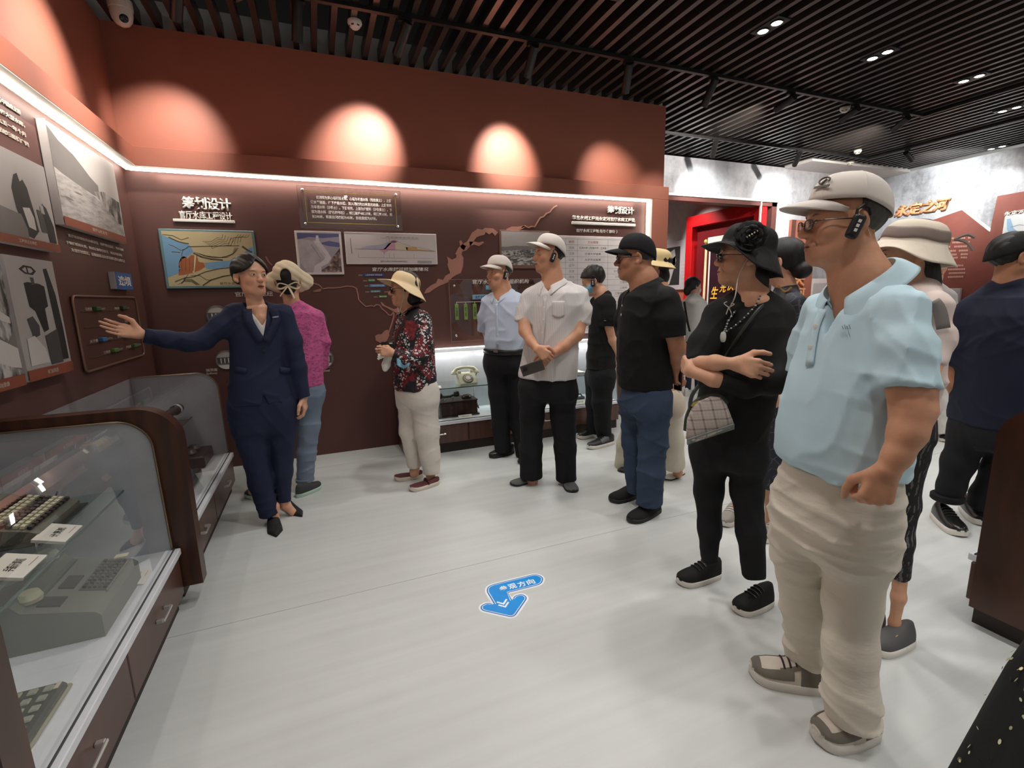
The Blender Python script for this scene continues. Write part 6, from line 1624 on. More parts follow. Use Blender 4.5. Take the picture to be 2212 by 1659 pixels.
def leg_pair(S, legs, pelvis, face, mat, h, fold=None, name='trousers', k=.07, grow=0.0):
    pl = S.loft(pelvis, face, grow=grow, rb=.06)
    S.legch = [S.chain(l) for l in legs]; ch = [chain(l, .03, cut1=True) for l in S.legch]
    def lg(P):
        d = ch[0](P)
        for g in ch[1:]: d = smin(d, g(P), .02)
        return d
    lg.box = (np.min([g.box[0] for g in ch], 0), np.max([g.box[1] for g in ch], 0))
    return S.garment(name, [pl, lg], mat, h, k, fold)
def button(S, p, n, r=.0055, parent=None, mat=None):
    n = nrm(n); return MB().lathe([(0, 0), (r, 0), (r, .0018), (r * .7, .0026), (0, .0018)], p, 12, tuple(n)).build('button', mat or M_BTN, parent or S.o)

def hairline(zs=(-.065, -.03, 0, .03, .055, .075, .095, .13), ys=(-.02, .0, .022, .046, .070, .090, .12, .25), low=-.068):
    zs = np.array(zs); ys = np.array(ys); return lambda Q: np.maximum((Q[:, 1] - np.interp(Q[:, 2], zs, ys)) * .8, low - Q[:, 2])
def parted(low=-.06): return lambda Q: np.maximum(np.minimum((.092 - 1.0 * np.abs(Q[:, 0])) - Q[:, 2], (Q[:, 1] + .010 + np.minimum(0, Q[:, 2] + .01) * -.6) * .8), low - Q[:, 2])
# ------------------------------------------------------------------ the tall near visitor in the pale blue polo
def big_man():
    S = Fig('person', 'man in a pale blue polo shirt, cream trousers, white cap and spectacles at the right', (1775, 1520))
    fw = S.dirv(-.70, -.72)
    C = cloth('pale_blue_polo', (188, 214, 224), .8, .03, folds=.22, foldscale=6, stretch=(1, 1, .3))
    dL, dR = S.ddof(1835, 1592), S.ddof(1745, 1468)
    T = S.loft([(655, 1752, 1962, .62), (700, 1738, 1985, .68), (760, 1722, 1992, .74), (830, 1700, 1990, .8), (900, 1684, 1984, .84), (950, 1676, 1976, .86), (985, 1674, 1968, .86), (1004, 1680, 1962, .84)], fw)
    nb = S.J(1882, 636)
    yk = [rc(nb, S.J(1950, 672, .11), .066, .054), rc(nb, S.J(1780, 676, -.12), .062, .054)]
    sl = [chain(S.chain([(1944, 676, 100, .11), (1956, 750, 122, .15), (1960, 838, 140, .18)]), .03, cut1=True), chain(S.chain([(1778, 676, 100, -.14), (1752, 745, 100, -.16), (1742, 806, 96, -.16)]), .03, cut1=True)]
    zs = S.vz(1000)
    g0 = S.fold(.0055, 3, [S.vr * 12 + np.array((0, 0, -6.5)), S.vr * 15 + np.array((0, 0, 5.0)), S.vr * 6 + np.array((0, 0, 11.0))])
    g1 = S.fold(.010, 5, [np.array((0, 0, 17.0)) + S.vr * 1.0, np.array((0, 0, 12.0)) - S.vr * 2.5])
    za, zb_ = S.vz(940), S.vz(1006)
    fold = lambda P: g0(P) + g1(P) * np.clip((za - P[:, 2]) / (za - zb_), 0, 1)
    S.garment('polo_shirt', [T] + yk + sl, C, .0065, .035, fold, cut=S.vcut(T, 722, .36))
    H_ = S.set_head(1822, 481, 163, S.dirv(-1, -.46, -.02), S.dirv(.03, 0, 1), h=.0027, full=1.12, nose=1.06, jaw=1.1, old=1.0)
    wr = S.J(1916, 1016, .24)
    hd = S.hand(wr, S.dirv(-.22, -.22, -.95), S.dirv(-.40, .90, -.2), S.dirv(-.9, -.3, -.1), 1.02, ((72, 70, 35), .15, .55))
    arm = S.chain([(1962, 760, 98, .16), (1968, 840, 104, .175), (1972, 885, 98, .19), (1960, 935, 84, .21), (1938, 985, 64, .23), (1918, 1014, 54, .24)])
    arm2 = S.chain([(1746, 770, 66, -.16), (1752, 870, 62, -.2), (1775, 960, 44, -.22)])
    S.build_body(SK2, S.chain([(1834, 540, 120), (1858, 606, 138), (1872, 665, 160)]), [arm, arm2], [(0, hd)], S.core(S.J(1870, 660), S.J(1810, 1080), [S.J(1838, 1320, dL * .5), S.J(1737, 1320, dR * .6)], [S.J(1838, 1560, dL), S.J(1742, 1440, dR)]), h=.0038, hres=.0029)
    # collar, placket, buttons, monogram
    S.collar(S.J(1858, 612, .0), S.dirv(-.38, -.22, 1), S.dirv(-.70, -.72), .086, C, stand=.036, fall=.05, point=.045, gap=.36)
    S.strip(S.gf, [(1778, 668), (1764, 700), (1755, 740), (1748, 790)], .030, C)
    for x, y in ((1762, 704), (1751, 750)): button(S, S.on(S.gf, x, y, .008), S.vd * .8 + fw * .5, .0075)
    for k in range(4):
        a, b = S.on(S.gf, 1819 + k * 5, 704 - (k % 2) * 3, .009), S.on(S.gf, 1822 + k * 5, 711, .009); MB().tube([a, b], .0011, 6).build('monogram_stroke', flat('monogram_grey', (112, 126, 134), .6), S.o)
    # trousers
    CT = cloth('cream_cotton_twill', (212, 204, 188), .9, .04, folds=.3, foldscale=13, stretch=(.6, .6, 1.8))
    zk = lambda y: S.vz(y)
    f1 = S.fold(.0075, 11, [np.array((0, 0, 16.0)) + S.vr * 5, np.array((0, 0, 13.0)) - S.vr * 6, np.array((0, 0, 20.0)) + S.vr * 2])
    w1 = lambda z: .45 + 1.1 * np.exp(-((z - zk(1480)) / .11) ** 2) + .55 * np.exp(-((z - zk(1150)) / .12) ** 2)
    leg_pair(S, [[(1858, 1080, 176, .04), (1850, 1190, 158, dL * .3), (1840, 1300, 130, dL * .55), (1836, 1400, 122, dL * .8), (1838, 1500, 124, dL), (1840, 1552, 128, dL)],
                 [(1742, 1080, 150, -.05), (1725, 1190, 128, dR * .4), (1738, 1310, 108, dR * .7), (1744, 1400, 102, dR), (1746, 1448, 104, dR)]],
             [(1000, 1695, 1940, .80), (1060, 1680, 1938, .80), (1110, 1668, 1940, .78), (1190, 1672, 1928, .7)], fw, CT, .0065, lambda P: f1(P) * w1(P[:, 2]), k=.05)
    # shoes
    su = flat('shoe_cream_mesh', (204, 194, 180), .8, bump=.2, bscale=400); sg = flat('shoe_grey_suede', (110, 104, 94), .85); lc = flat('plum_shoelace', (46, 28, 34), .8)
    ex = [(0, 1, .0, .42, sg), (.08, .30, .5, .97, sg), (.70, .92, .5, .97, sg), (.18, .82, .88, .99, sg), (.24, .34, .42, .66, sg), (.66, .76, .42, .66, sg)]
    S.shoe((1896, 1578), (1757, 1604), su, M_WSOLE, .112, .088, .03, lace=lc, name='trainer', extra=ex)
    S.shoe((1800, 1492), (1617, 1456), su, M_WSOLE, .112, .088, .03, lace=lc, name='trainer', extra=ex)
    # cap, spectacles, hair, receiver
    cm = cloth('white_cap_cotton', (214, 205, 196), .85, .02, folds=.05)
    cp = S.cap(cm, tilt=.10, bill=.084, zb=.056, high=.84)
    p, tu, tv, n = S.decal_on_cap(None, None, cp, .93, .24)
    em = flat('cap_emblem_brown', (86, 74, 66), .6)
    e_ = MB(); e_.m = 0
    c = p + tv * .014
    e_.tube([c + tu * (.016 * math.cos(a)) + tv * (.010 * math.sin(a)) for a in np.linspace(-.4, 4.6, 16)], .0026, 6); e_.tube([c + tu * -.004 + tv * -.008, c + tu * .006 + tv * .004], .003, 6)
    e_.obox(p - tv * .004, tu, tv, n, (.024, .0032, .001)); e_.build('cap_emblem', em, cp)
    S.glasses(flat('brown_spectacle_frame', (60, 42, 38), .3, .3), M_CLRL, w=.025, h=.0155, z=-.002, y=.108, label='thin brown spectacles')
    hair_shell(S, .006, lambda Q: np.maximum(Q[:, 1] + .012, -.062 - Q[:, 2]), HAIRG, .004, label='short greying hair below the cap')
    S.earpiece(-1)
    return S
big_man()

# ------------------------------------------------------------------ the guide
def guide():
    S = Fig('person', 'woman guide in a navy trouser suit, one arm stretched out with open palm', (600, 1125))
    fw = S.dirv(.16, -.98)
    N = cloth('navy_suiting', (32, 38, 62), .75, .05, folds=.12, foldscale=7); WB = cloth('white_blouse', (216, 210, 206), .7, .03, folds=.2)
    rows = [(668, 513, 607, .55), (690, 504, 617, .62), (724, 494, 620, .66), (760, 495, 622, .64), (785, 495, 624, .64), (815, 494, 632, .66), (845, 491, 641, .66), (867, 490, 646, .66)]
    T = S.loft(rows, fw); nb = S.J(557, 668, -.02)
    yk = [rc(nb, S.J(509, 676), .052, .052), rc(nb, S.J(610, 678), .052, .052)]
    slR = S.chain([(508, 680, 50), (478, 705, 50, .02), (438, 735, 46, .04), (408, 740, 42, .05), (360, 733, 40, .06), (312, 725, 34, .07)])
    slL = S.chain([(612, 682, 48), (630, 735, 46, .02), (643, 795, 40, .03), (654, 858, 34, .04)])
    vc = S.vcut(T, 730, .30, shift=-.004)
    zh = S.vz(842); c0 = S.J(571, 866); slit = lambda P: -np.maximum(np.abs((P - c0.astype(F32)) @ S.vr.astype(F32)) - (zh - P[:, 2]) * .28, -((P - c0.astype(F32)) @ S.vd.astype(F32)) + .0)
    cut = lambda P: np.maximum(vc(P), slit(P))
    fo = S.fold(.005, 2, [S.vr * 9 + np.array((0, 0, 9.0)), S.vr * -8 + np.array((0, 0, 12.0))])
    J = S.garment('suit_jacket', [T] + yk + [chain(slR, .03, cut1=True), chain(slL, .03, cut1=True)], N, .006, .035, fo, cut=cut)
    B = S.loft([(668, 520, 600, .58), (690, 510, 612, .64), (724, 500, 616, .67), (760, 503, 616, .62)], fw, grow=-.004)
    S.garment('blouse', [B], WB, .006, .02, None, cut=S.vcut(T, 702, .55, shift=-.004))
    # lapels
    for e, pts in ((-1, [(534, 668), (537, 690), (548, 712), (565, 738)]), (1, [(590, 668), (597, 690), (590, 712), (574, 738)])):
        S.strip(S.gf, pts, .048, N, 'lapel', .010, J, .004)
    S.strip(S.gf, [(588, 686), (602, 684)], .010, flat('grey_name_badge', (120, 124, 140), .4, .4), 'name_badge', .010)
    MB().lathe([(0, -.012), (.006, -.012), (.007, 0), (.006, .014), (0, .018)], S.on(S.gf, 571, 686, .02), 12, (.1, 0, 1)).build('lapel_microphone', M_BLEA, S.o)
    button(S, S.on(S.gf, 570, 757, .006), fw, .008, J, M_BLEA)
    for x, y, w in ((520, 800, 24), (616, 800, 22)): S.strip(S.gf, [(x - w / 2, y - 2), (x + w / 2, y + 2)], .035, N, 'pocket_flap', .006, J, .003)
    H_ = S.set_head(541, 597, 82, S.dirv(.50, -.86, .02), S.dirv(.02, 0, 1), h=.003, male=False, full=.93, nose=.84, jaw=.82, chin=.95, smile=1)
    wr = S.J(305, 722, .07)
    hR = S.hand(wr, S.dirv(-1, -.10, .34), S.dirv(.12, -.85, .55), (0, 0, 1), 1.0, 'open')
    wl = S.J(655, 858, .04)
    hL = S.hand(wl, S.dirv(.05, -.1, -1), S.dirv(-.9, .3, 0), S.dirv(0, -1, 0), .92, 'relaxed')
    S.build_body(SK1, S.chain([(545, 632, 34), (552, 655, 36), (558, 680, 48)]), [S.chain([(340, 730, 24, .065), (304, 721, 18, .07)]), S.chain([(653, 845, 24, .035), (655, 860, 17, .04)]),
                 S.chain([(592, 1095, 26, .02), (592, 1122, 22, .02), (596, 1146, 20, .03)]), S.chain([(611, 1070, 26, -.05), (616, 1090, 22, -.05), (632, 1106, 18, -.04)]),
                 S.chain([(557, 676, 56, .0), (561, 688, 44, .02)])],
                 [(0, hR), (1, hL)], S.core(nb, S.J(570, 870), [S.J(550, 980), S.J(606, 960)], [S.J(590, 1110), S.J(612, 1080)]), h=.004, hres=.0030)
    dA = S.ddof(592, 1130)
    leg_pair(S, [[(532, 880, 76, 0), (546, 960, 64, .01), (562, 1040, 50, .01), (582, 1112, 44, .02)], [(606, 880, 76, 0), (608, 950, 62, -.02), (609, 1020, 46, -.04), (612, 1081, 34, -.05)]],
             [(830, 497, 636, .62), (868, 497, 642, .66), (900, 500, 642, .64), (930, 506, 640, .6)], fw, N, .007, S.fold(.004, 4, [S.vr * 10 + np.array((0, 0, 3.0)), np.array((0, 0, 14.0)) + S.vr * 3]))
    bs = flat('black_suede_pump', (20, 19, 20), .7)
    S.shoe((590, 1123), (597, 1161), bs, bs, .082, .052, .006, low=True, point=.75, heelh=.045, name='pump'); S.shoe((611, 1090), (653, 1117), bs, bs, .082, .052, .006, low=True, point=.75, heelh=.045, name='pump')
    # hair: swept back with a low bun
    bun = el((0, -.120, -.005), (.040, .032, .036))
    hair_shell(S, .015, parted(), HAIR, .0034, 'hair', bun, label='black hair tied back')
    return S
guide()

# ------------------------------------------------------------------ visitor seen from behind in a pink shirt
def pattern_pink():
    t = NT('pink_knit_print'); v = t.coord('Object', (1, 1, 1))
    w = t.n('ShaderNodeTexBrick'); w.inputs['Scale'].default_value = 26; w.inputs['Mortar Size'].default_value = .012; w.offset = .5
    t.l(t.coord('Object', (1, .15, 1), (PI / 2, 0, 0)), w.inputs[0]); w.inputs['Color1'].default_value = (*lin((214, 96, 152)), 1); w.inputs['Color2'].default_value = (*lin((138, 56, 110)), 1); w.inputs['Mortar'].default_value = (*lin((214, 128, 160)), 1)
    vo = t.n('ShaderNodeTexVoronoi'); t.l(v, vo.inputs['Vector']); vo.inputs['Scale'].default_value = 62
    m = t.math('GREATER_THAN', t.noise(v, 70, 2), .52)
    c = t.mix(t.math('MULTIPLY', m, .75), w.outputs[0], lin((206, 92, 148)))
    t.bump(t.noise(t.coord('Object', (1, 1, .4)), 9, 3), .2, .02); MATS['pink_knit_print'] = t.out(c, .85); return t.m
def pink():
    S = Fig('person', 'visitor seen from behind in a pink patterned shirt, cream bonnet and grey-blue trousers', (622, 1066))
    fw = S.dirv(.12, 1); C = pattern_pink()
    T = S.loft([(662, 606, 668, .6), (678, 594, 690, .62), (700, 590, 692, .65), (742, 590, 694, .68), (790, 592, 698, .7), (834, 594, 700, .7)], fw); nb = S.J(636, 662)
    sl = [chain(S.chain([(684, 688, 36), (698, 738, 34, -.02), (694, 786, 30, -.06), (672, 790, 24, -.16)]), .02, cut1=True), chain(S.chain([(598, 688, 36), (584, 738, 32), (590, 786, 26, -.08)]), .02, cut1=True)]
    S.garment('patterned_shirt', [T, rc(nb, S.J(680, 684), .05, .05), rc(nb, S.J(600, 684), .05, .05)] + sl, C, .008, .035, S.fold(.006, 8, [S.vr * 6 + np.array((0, 0, 12.0)), S.vr * -9 + np.array((0, 0, 10.0))]))
    S.set_head(622, 606, 68, S.dirv(.15, 1, -.08), h=.005, male=False)
    S.build_body(SK3, S.chain([(622, 625, 30), (630, 650, 34), (636, 670, 44)]), [S.chain([(660, 1030, 20), (656, 1058, 18)]), S.chain([(548, 1040, 20), (545, 1062, 18)])], [], S.core(nb, S.J(640, 830), [S.J(666, 940), S.J(585, 940)], [S.J(658, 1040), S.J(548, 1050)]), h=.006)
    CT = cloth('grey_blue_cotton', (122, 134, 152), .85, .05, folds=.3, foldscale=11)
    leg_pair(S, [[(674, 850, 50), (668, 920, 48), (662, 980, 42), (659, 1038, 38)], [(616, 850, 52), (592, 930, 46), (565, 1005, 40), (550, 1048, 36)]], [(815, 602, 696, .66), (840, 598, 700, .7), (870, 596, 698, .68)], fw, CT, .008, S.fold(.006, 9, [np.array((0, 0, 13.0)) + S.vr * 3, np.array((0, 0, 11.0)) - S.vr * 6]))
    MB().lathe([(.061, -.012), (.066, -.010), (.066, .012), (.060, .014)], S.J(659, 1036), 20, (0, 0, 1)).build('rolled_cuff', CT, S.o)
    dk = flat('charcoal_trainer', (54, 54, 56), .7); so = flat('mint_sole', (176, 200, 184), .6)
    S.shoe((640, 1076), (692, 1052), dk, so, .095, .075, .025, name='trainer'); S.shoe((560, 1068), (532, 1079), dk, so, .095, .075, .025, name='trainer')
    CH = cloth('cream_sun_bonnet', (226, 208, 176), .85, .04, folds=.35, foldscale=16)
    # bonnet: gathered crown with an oval gap at the back, brim wings to both sides and a tied bow
    sk = S.head.local(lambda Q: smax(smin(el((0, -.015, .045), (.092, .112, .092))(Q), el((0, .05, .0), (.165, .05, .085))(Q), .05) - .004 * np.abs(np.sin(Q[:, 2] * 60 + Q[:, 0] * 40)), -el((0, -.125, .018), (.036, .06, .050))(Q), .006), .26)
    S.part('bonnet', sk, .005, CH)
    S.part('hair', S.head.local(lambda Q: smin(el((0, -.02, .03), (.084, .100, .085))(Q), el((0, -.055, -.055), (.055, .035, .05))(Q), .04), .22), .006, HAIR)
    b = S.head.w((.012, -.128, -.05)); U = S.head.d((0, 0, 1)); R_ = S.head.d((1, 0, 0)); bk = S.head.d((0, -1, 0))
    for pts in ([b, b + R_ * .05 + U * .02 + bk * .01, b + R_ * .075 + U * .0, b + R_ * .05 - U * .02, b], [b, b - R_ * .05 + U * .015 + bk * .01, b - R_ * .07 - U * .01, b - R_ * .045 - U * .02, b], [b, b + R_ * .02 - U * .05 + bk * .01, b + R_ * .03 - U * .085], [b, b - R_ * .03 - U * .04 + bk * .01, b - R_ * .055 - U * .07]):
        MB().tube(spline(pts, 5), .010, 8, flatten=.4).build('bow_ribbon', CH, S.o)
pink()

# ------------------------------------------------------------------ woman in a floral jacket and cream hat
def pattern_floral():
    t = NT('floral_print'); v = t.coord('Object', (1, 1, .8)); n = t.noise(v, 9, 4)
    red = t.math('GREATER_THAN', t.noise(v, 16, 3, .6), .53); c = t.mix(red, lin((22, 20, 26)), t.ramp(t.noise(v, 60, 2), (.4, lin((92, 18, 26))), (.65, lin((134, 34, 40)))))
    def petals(scale, off, w):
        vo = t.n('ShaderNodeTexVoronoi'); vv = t.n('ShaderNodeVectorMath', operation='ADD'); nz = t.n('ShaderNodeTexNoise'); nz.inputs['Scale'].default_value = 22; t.l(v, nz.inputs['Vector'])
        sc = t.n('ShaderNodeVectorMath', operation='SCALE'); t.l(nz.outputs['Color'], sc.inputs[0]); sc.inputs['Scale'].default_value = .05
        t.l(t.coord('Object', (1, 1, 1.5), (0, off, 0)), vv.inputs[0]); t.l(sc.outputs[0], vv.inputs[1]); t.l(vv.outputs[0], vo.inputs['Vector']); vo.inputs['Scale'].default_value = scale; vo.inputs['Randomness'].default_value = .9
        cl = t.math('GREATER_THAN', t.noise(v, 7.5, 1), .50)
        ring = t.math('LESS_THAN', vo.outputs['Distance'], w); inner = t.math('LESS_THAN', vo.outputs['Distance'], w * .38)
        return t.math('MULTIPLY', t.math('SUBTRACT', ring, t.math('MULTIPLY', inner, .8)), cl)
    c = t.mix(petals(34, .6, .33), c, lin((214, 210, 204))); c = t.mix(petals(52, -.8, .25), c, lin((196, 196, 200)))
    t.bump(t.noise(t.coord('Object', (1, 1, .4)), 8, 3), .2, .02); MATS['floral_print'] = t.out(c, .8); return t.m
def floral():
    S = Fig('person', 'woman in profile with a black and red floral jacket, white trousers and cream sun hat', (905, 1042))
    fw = S.dirv(-.93, -.38); C = pattern_floral()
    T = S.loft([(674, 868, 916, .75), (690, 860, 928, .8), (712, 855, 934, .85), (741, 850, 937, .88), (790, 849, 939, .9), (838, 852, 943, .9)], fw); nb = S.J(892, 672)
    slN = S.chain([(912, 694, 42, .10), (916, 738, 40, .15), (908, 772, 37, .18), (878, 774, 31, .2), (850, 764, 24, .2)]); slF = S.chain([(868, 694, 34, -.1), (862, 740, 32, -.12), (846, 762, 24, -.06)])
    S.garment('floral_jacket', [T, rc(nb, S.J(910, 688, .1), .05, .05), rc(nb, S.J(872, 688, -.1), .05, .05), chain(slN, .02, cut1=True), chain(slF, .02, cut1=True)], C, .007, .035, S.fold(.006, 12, [S.vr * 7 + np.array((0, 0, 11.0)), S.vr * -9 + np.array((0, 0, 8.0))]))
    S.collar(S.J(888, 666), S.dirv(-.25, 0, 1), fw, .058, C, stand=.030, fall=.01, point=.01, gap=.35)
    S.set_head(873, 624, 66, S.dirv(-1, -.22, -.05), S.dirv(0, 0, 1), h=.0034, male=False, full=.98, jaw=1.0)
    w1 = S.J(848, 763, .2)
    S.build_body(SK3, S.chain([(875, 645, 30), (882, 662, 34), (890, 682, 46)]), [S.chain([(868, 772, 20, .2), (848, 763, 15, .2)]), S.chain([(852, 758, 17, -.06), (842, 758, 15, .02)]), S.chain([(930, 1015, 22, .04), (930, 1034, 20, .04)]), S.chain([(897, 1004, 22, -.06), (895, 1022, 20, -.06)])],
                 [(0, S.hand(w1, S.dirv(-1, .1, .25), S.dirv(.2, 1, -.3), (0, 0, 1), .9, 'grip')), (1, S.hand(S.J(842, 758, .02), S.dirv(-1, -.2, .2), S.dirv(.1, -1, -.2), (0, 0, 1), .9, 'grip'))],
                 S.core(nb, S.J(895, 835), [S.J(884, 930), S.J(926, 930)], [S.J(896, 1008), S.J(932, 1018)]), h=.0042)
    CT = cloth('white_trouser_cotton', (216, 208, 198), .9, .03, folds=.25, foldscale=12)
    leg_pair(S, [[(882, 850, 50, -.05), (884, 930, 42, -.05), (896, 1008, 31, -.06)], [(914, 850, 62, .04), (922, 930, 54, .04), (928, 980, 44, .04), (933, 1021, 38, .04)]], [(822, 860, 938, .8), (842, 858, 943, .85), (870, 862, 945, .8)], fw, CT, .007, S.fold(.005, 13, [np.array((0, 0, 13.0)) + S.vr * 5, np.array((0, 0, 9.0)) - S.vr * 9]))
    mr = flat('maroon_knit_shoe', (84, 34, 40), .8, bump=.15); cs = flat('cream_sole', (206, 196, 180), .6); st = flat('maroon_strap', (70, 28, 34), .7)
    S.shoe((914, 1030), (852, 1038), mr, cs, .09, .05, .028, low=True, strap=st); S.shoe((950, 1044), (885, 1062), mr, cs, .09, .05, .028, low=True, strap=st)
    CH = cloth('cream_hat_cotton', (226, 202, 162), .85, .03, folds=.25, foldscale=14)
    S.hat(CH, brim=.072, wave=.008, droop=.018, crown=.088, tilt=.40, backdrop=.055, zb=.034, front=.35, label='cream cotton sun hat')
    S.glasses(M_FRB, M_SUNG, w=.026, h=.021, z=.0, y=.104, name='sunglasses', big=1.05)
    hair_shell(S, .012, lambda Q: np.maximum(Q[:, 1] - .022 + np.maximum(0, Q[:, 2]) * .0, -.125 - Q[:, 2]), HAIR, .0045, extra=union([el((e * .045, -.045, -.075), (.040, .052, .060)) for e in (-1, 1)] + [el((0, -.075, -.07), (.05, .035, .055))], .03))
    cd = flat('cream_cord', (206, 196, 178), .7)
    S.cord(spline([S.head.w((-.082, .02, .03)), S.head.w((-.078, .028, -.06)), S.head.w((-.05, .05, -.13)), S.head.w((-.01, .055, -.165))], 6), .0028, cd); S.cord(spline([S.head.w((.08, .02, .03)), S.head.w((.07, .05, -.09)), S.head.w((-.005, .06, -.165))], 6), .0028, cd)
    # things in her hands
    g = thing('glove_pair', tuple(S.J(833, 790, .16)), 'pair of white gloves dangling from the floral woman\'s hands', 'gloves')
    GM = cloth('white_glove_cotton', (224, 218, 208), .9, .03, folds=.3)
    for k, pts in enumerate(([(840, 758, 9), (838, 772, 15), (834, 788, 17), (832, 797, 12)], [(838, 757, 8), (829, 763, 13), (822, 770, 11)])):
        f = chain(S.chain([(x, y, ww, .14 + .04 * k) for x, y, ww in pts]), .02); v, q = sculpt(f, .004); link('glove', np_mesh('glove', [(v, q)], GM), g)
        for j in range(3): MB().tube([S.J(x_, y_, .15 + .04 * k) for x_, y_ in (((832 + 3 * j, 790), (830 + 3 * j, 800 - j)) if k == 0 else ((824 - j, 766 + 3 * j), (817 - j * .5, 768 + 4 * j)))], .008, 8).build('glove_finger', GM, g)
    m = thing('compact_camera', tuple(S.J(837, 741, .1)), 'small black camera held in the floral woman\'s hands', 'camera')
    c = S.J(838, 745, .12); MB().obox(c, S.vr, S.vd, (0, 0, 1), (.045, .014, .022)).build('body', M_BLEA, m); MB().lathe([(0, 0), (.016, 0), (.017, .012), (.012, .014), (0, .010)], c + S.vd * .014, 18, tuple(S.vd)).build('lens', M_BLEA, m); MB().obox(c + S.vr * .02 + np.array((0, 0, .012)) + S.vd * .0145, S.vr, S.vd, (0, 0, 1), (.012, .001, .004)).build('badge', M_BTN, m)
    k = thing('face_mask', tuple(S.J(870, 792, .22)), 'crumpled pale blue face mask hanging from the floral woman\'s wrist', 'mask')
    mm = MB().grid(lambda u, v: tuple(S.J(857 + 28 * u, 772 + 16 * v + 7 * math.sin(u * 3) * v, .235 + .02 * math.sin(u * 9) * v)), 16, 8).build('mask_sheet', cloth('pale_blue_nonwoven', (134, 186, 210), .8, .04, folds=.5, foldscale=30), k, smooth=80); solid(mm, .003, 0)
floral()

# ------------------------------------------------------------------ man with a belt and pale blue shirt, hands behind his back
def belt_man():
    S = Fig('person', 'man with a white cap, pale blue short-sleeved shirt and black belt, hands behind his back', (1095, 984))
    fw = S.dirv(-.62, -.78); C = cloth('pale_blue_shirt', (186, 196, 214), .75, .03, folds=.28, foldscale=9)
    T = S.loft([(636, 1062, 1118, .6), (652, 1052, 1132, .62), (675, 1049, 1138, .68), (705, 1050, 1138, .76), (732, 1047, 1138, .82), (753, 1049, 1136, .82)], fw); nb = S.J(1088, 634)
    S.garment('short_sleeved_shirt', [T, rc(nb, S.J(1058, 652, -.06), .055, .05), rc(nb, S.J(1128, 650, .06), .055, .05), chain(S.chain([(1056, 655, 34, -.06), (1047, 685, 30, -.1), (1045, 713, 28, -.16)]), .02, cut1=True), chain(S.chain([(1134, 655, 34, .06), (1142, 685, 32, .06), (1142, 713, 30, .0)]), .02, cut1=True)], C, .008, .035, S.fold(.007, 21, [S.vr * 8 + np.array((0, 0, 9.0)), S.vr * -9 + np.array((0, 0, 7.0))]), cut=S.vcut(T, 652, .45))
    S.collar(S.J(1085, 632), S.dirv(-.15, -.1, 1), fw, .062, C, stand=.03, fall=.034, point=.03, gap=.35)
    for y in (660, 680, 700, 722, 742): button(S, S.on(S.gf, 1073 + (y - 660) * .03, y, .004), fw, .006)
    S.strip(S.gf, [(1072, 656), (1073, 690), (1075, 750)], .026, C)
    S.set_head(1078, 590, 60, S.dirv(-.80, -.58, -.03), h=.0042, full=1.05)
    S.build_body(SK2, S.chain([(1081, 608, 34), (1085, 625, 38), (1088, 645, 48)]), [S.chain([(1046, 700, 20, -.14), (1056, 735, 17, -.24), (1082, 748, 14, -.32)]), S.chain([(1141, 700, 20, .0), (1128, 735, 17, -.16), (1096, 750, 14, -.32)])],
                 [(0, S.hand(S.J(1082, 748, -.32), S.dirv(1, .1, -.3), S.dirv(0, 1, 0), (0, 0, 1), .95, 'grip')), (1, S.hand(S.J(1096, 750, -.32), S.dirv(-1, .1, -.3), S.dirv(0, -1, 0), (0, 0, 1), .95, 'grip'))], S.core(nb, S.J(1092, 770)), h=.006)
    leg_pair(S, [[(1072, 785, 50, 0), (1078, 850, 44, 0), (1082, 920, 38, 0), (1087, 975, 36, .0)], [(1112, 785, 50, 0), (1118, 850, 44, 0), (1124, 920, 38, .02), (1131, 984, 34, .04)]], [(756, 1049, 1134, .8), (780, 1047, 1136, .8), (800, 1049, 1136, .75)], fw, C_BLACK2, .009, S.fold(.005, 22, [S.vr * 10 + np.array((0, 0, 5.0))]))
    b = S.loft([(752, 1046, 1137, .83), (757, 1045, 1138, .83), (763, 1046, 1138, .83)], fw, rt=.006); S.garment('belt', [b], M_BLEA, .006, .01)
    MB().obox(S.on(b, 1071, 758, .003), nrm(np.cross(fw, (0, 0, 1))), fw, (0, 0, 1), (.022, .003, .014)).build('belt_buckle', M_STEEL, S.o)
    S.shoe((1112, 976), (1057, 990), M_BLEA, M_BSOLE, .10, .075, .02, name='leather_shoe', strap=flat('shoe_strap_black', (34, 33, 32), .3)); S.shoe((1142, 985), (1127, 1004), M_BLEA, M_BSOLE, .10, .075, .02, name='leather_shoe')
    S.cap(cloth('white_cap_cotton', (214, 205, 196), .85, .02), tilt=.12, high=.88, zb=.054)
    S.earpiece(-1); hair_shell(S, .006, lambda Q: np.maximum(Q[:, 1] + .012, -.062 - Q[:, 2]), HAIRG, .006)
belt_man()

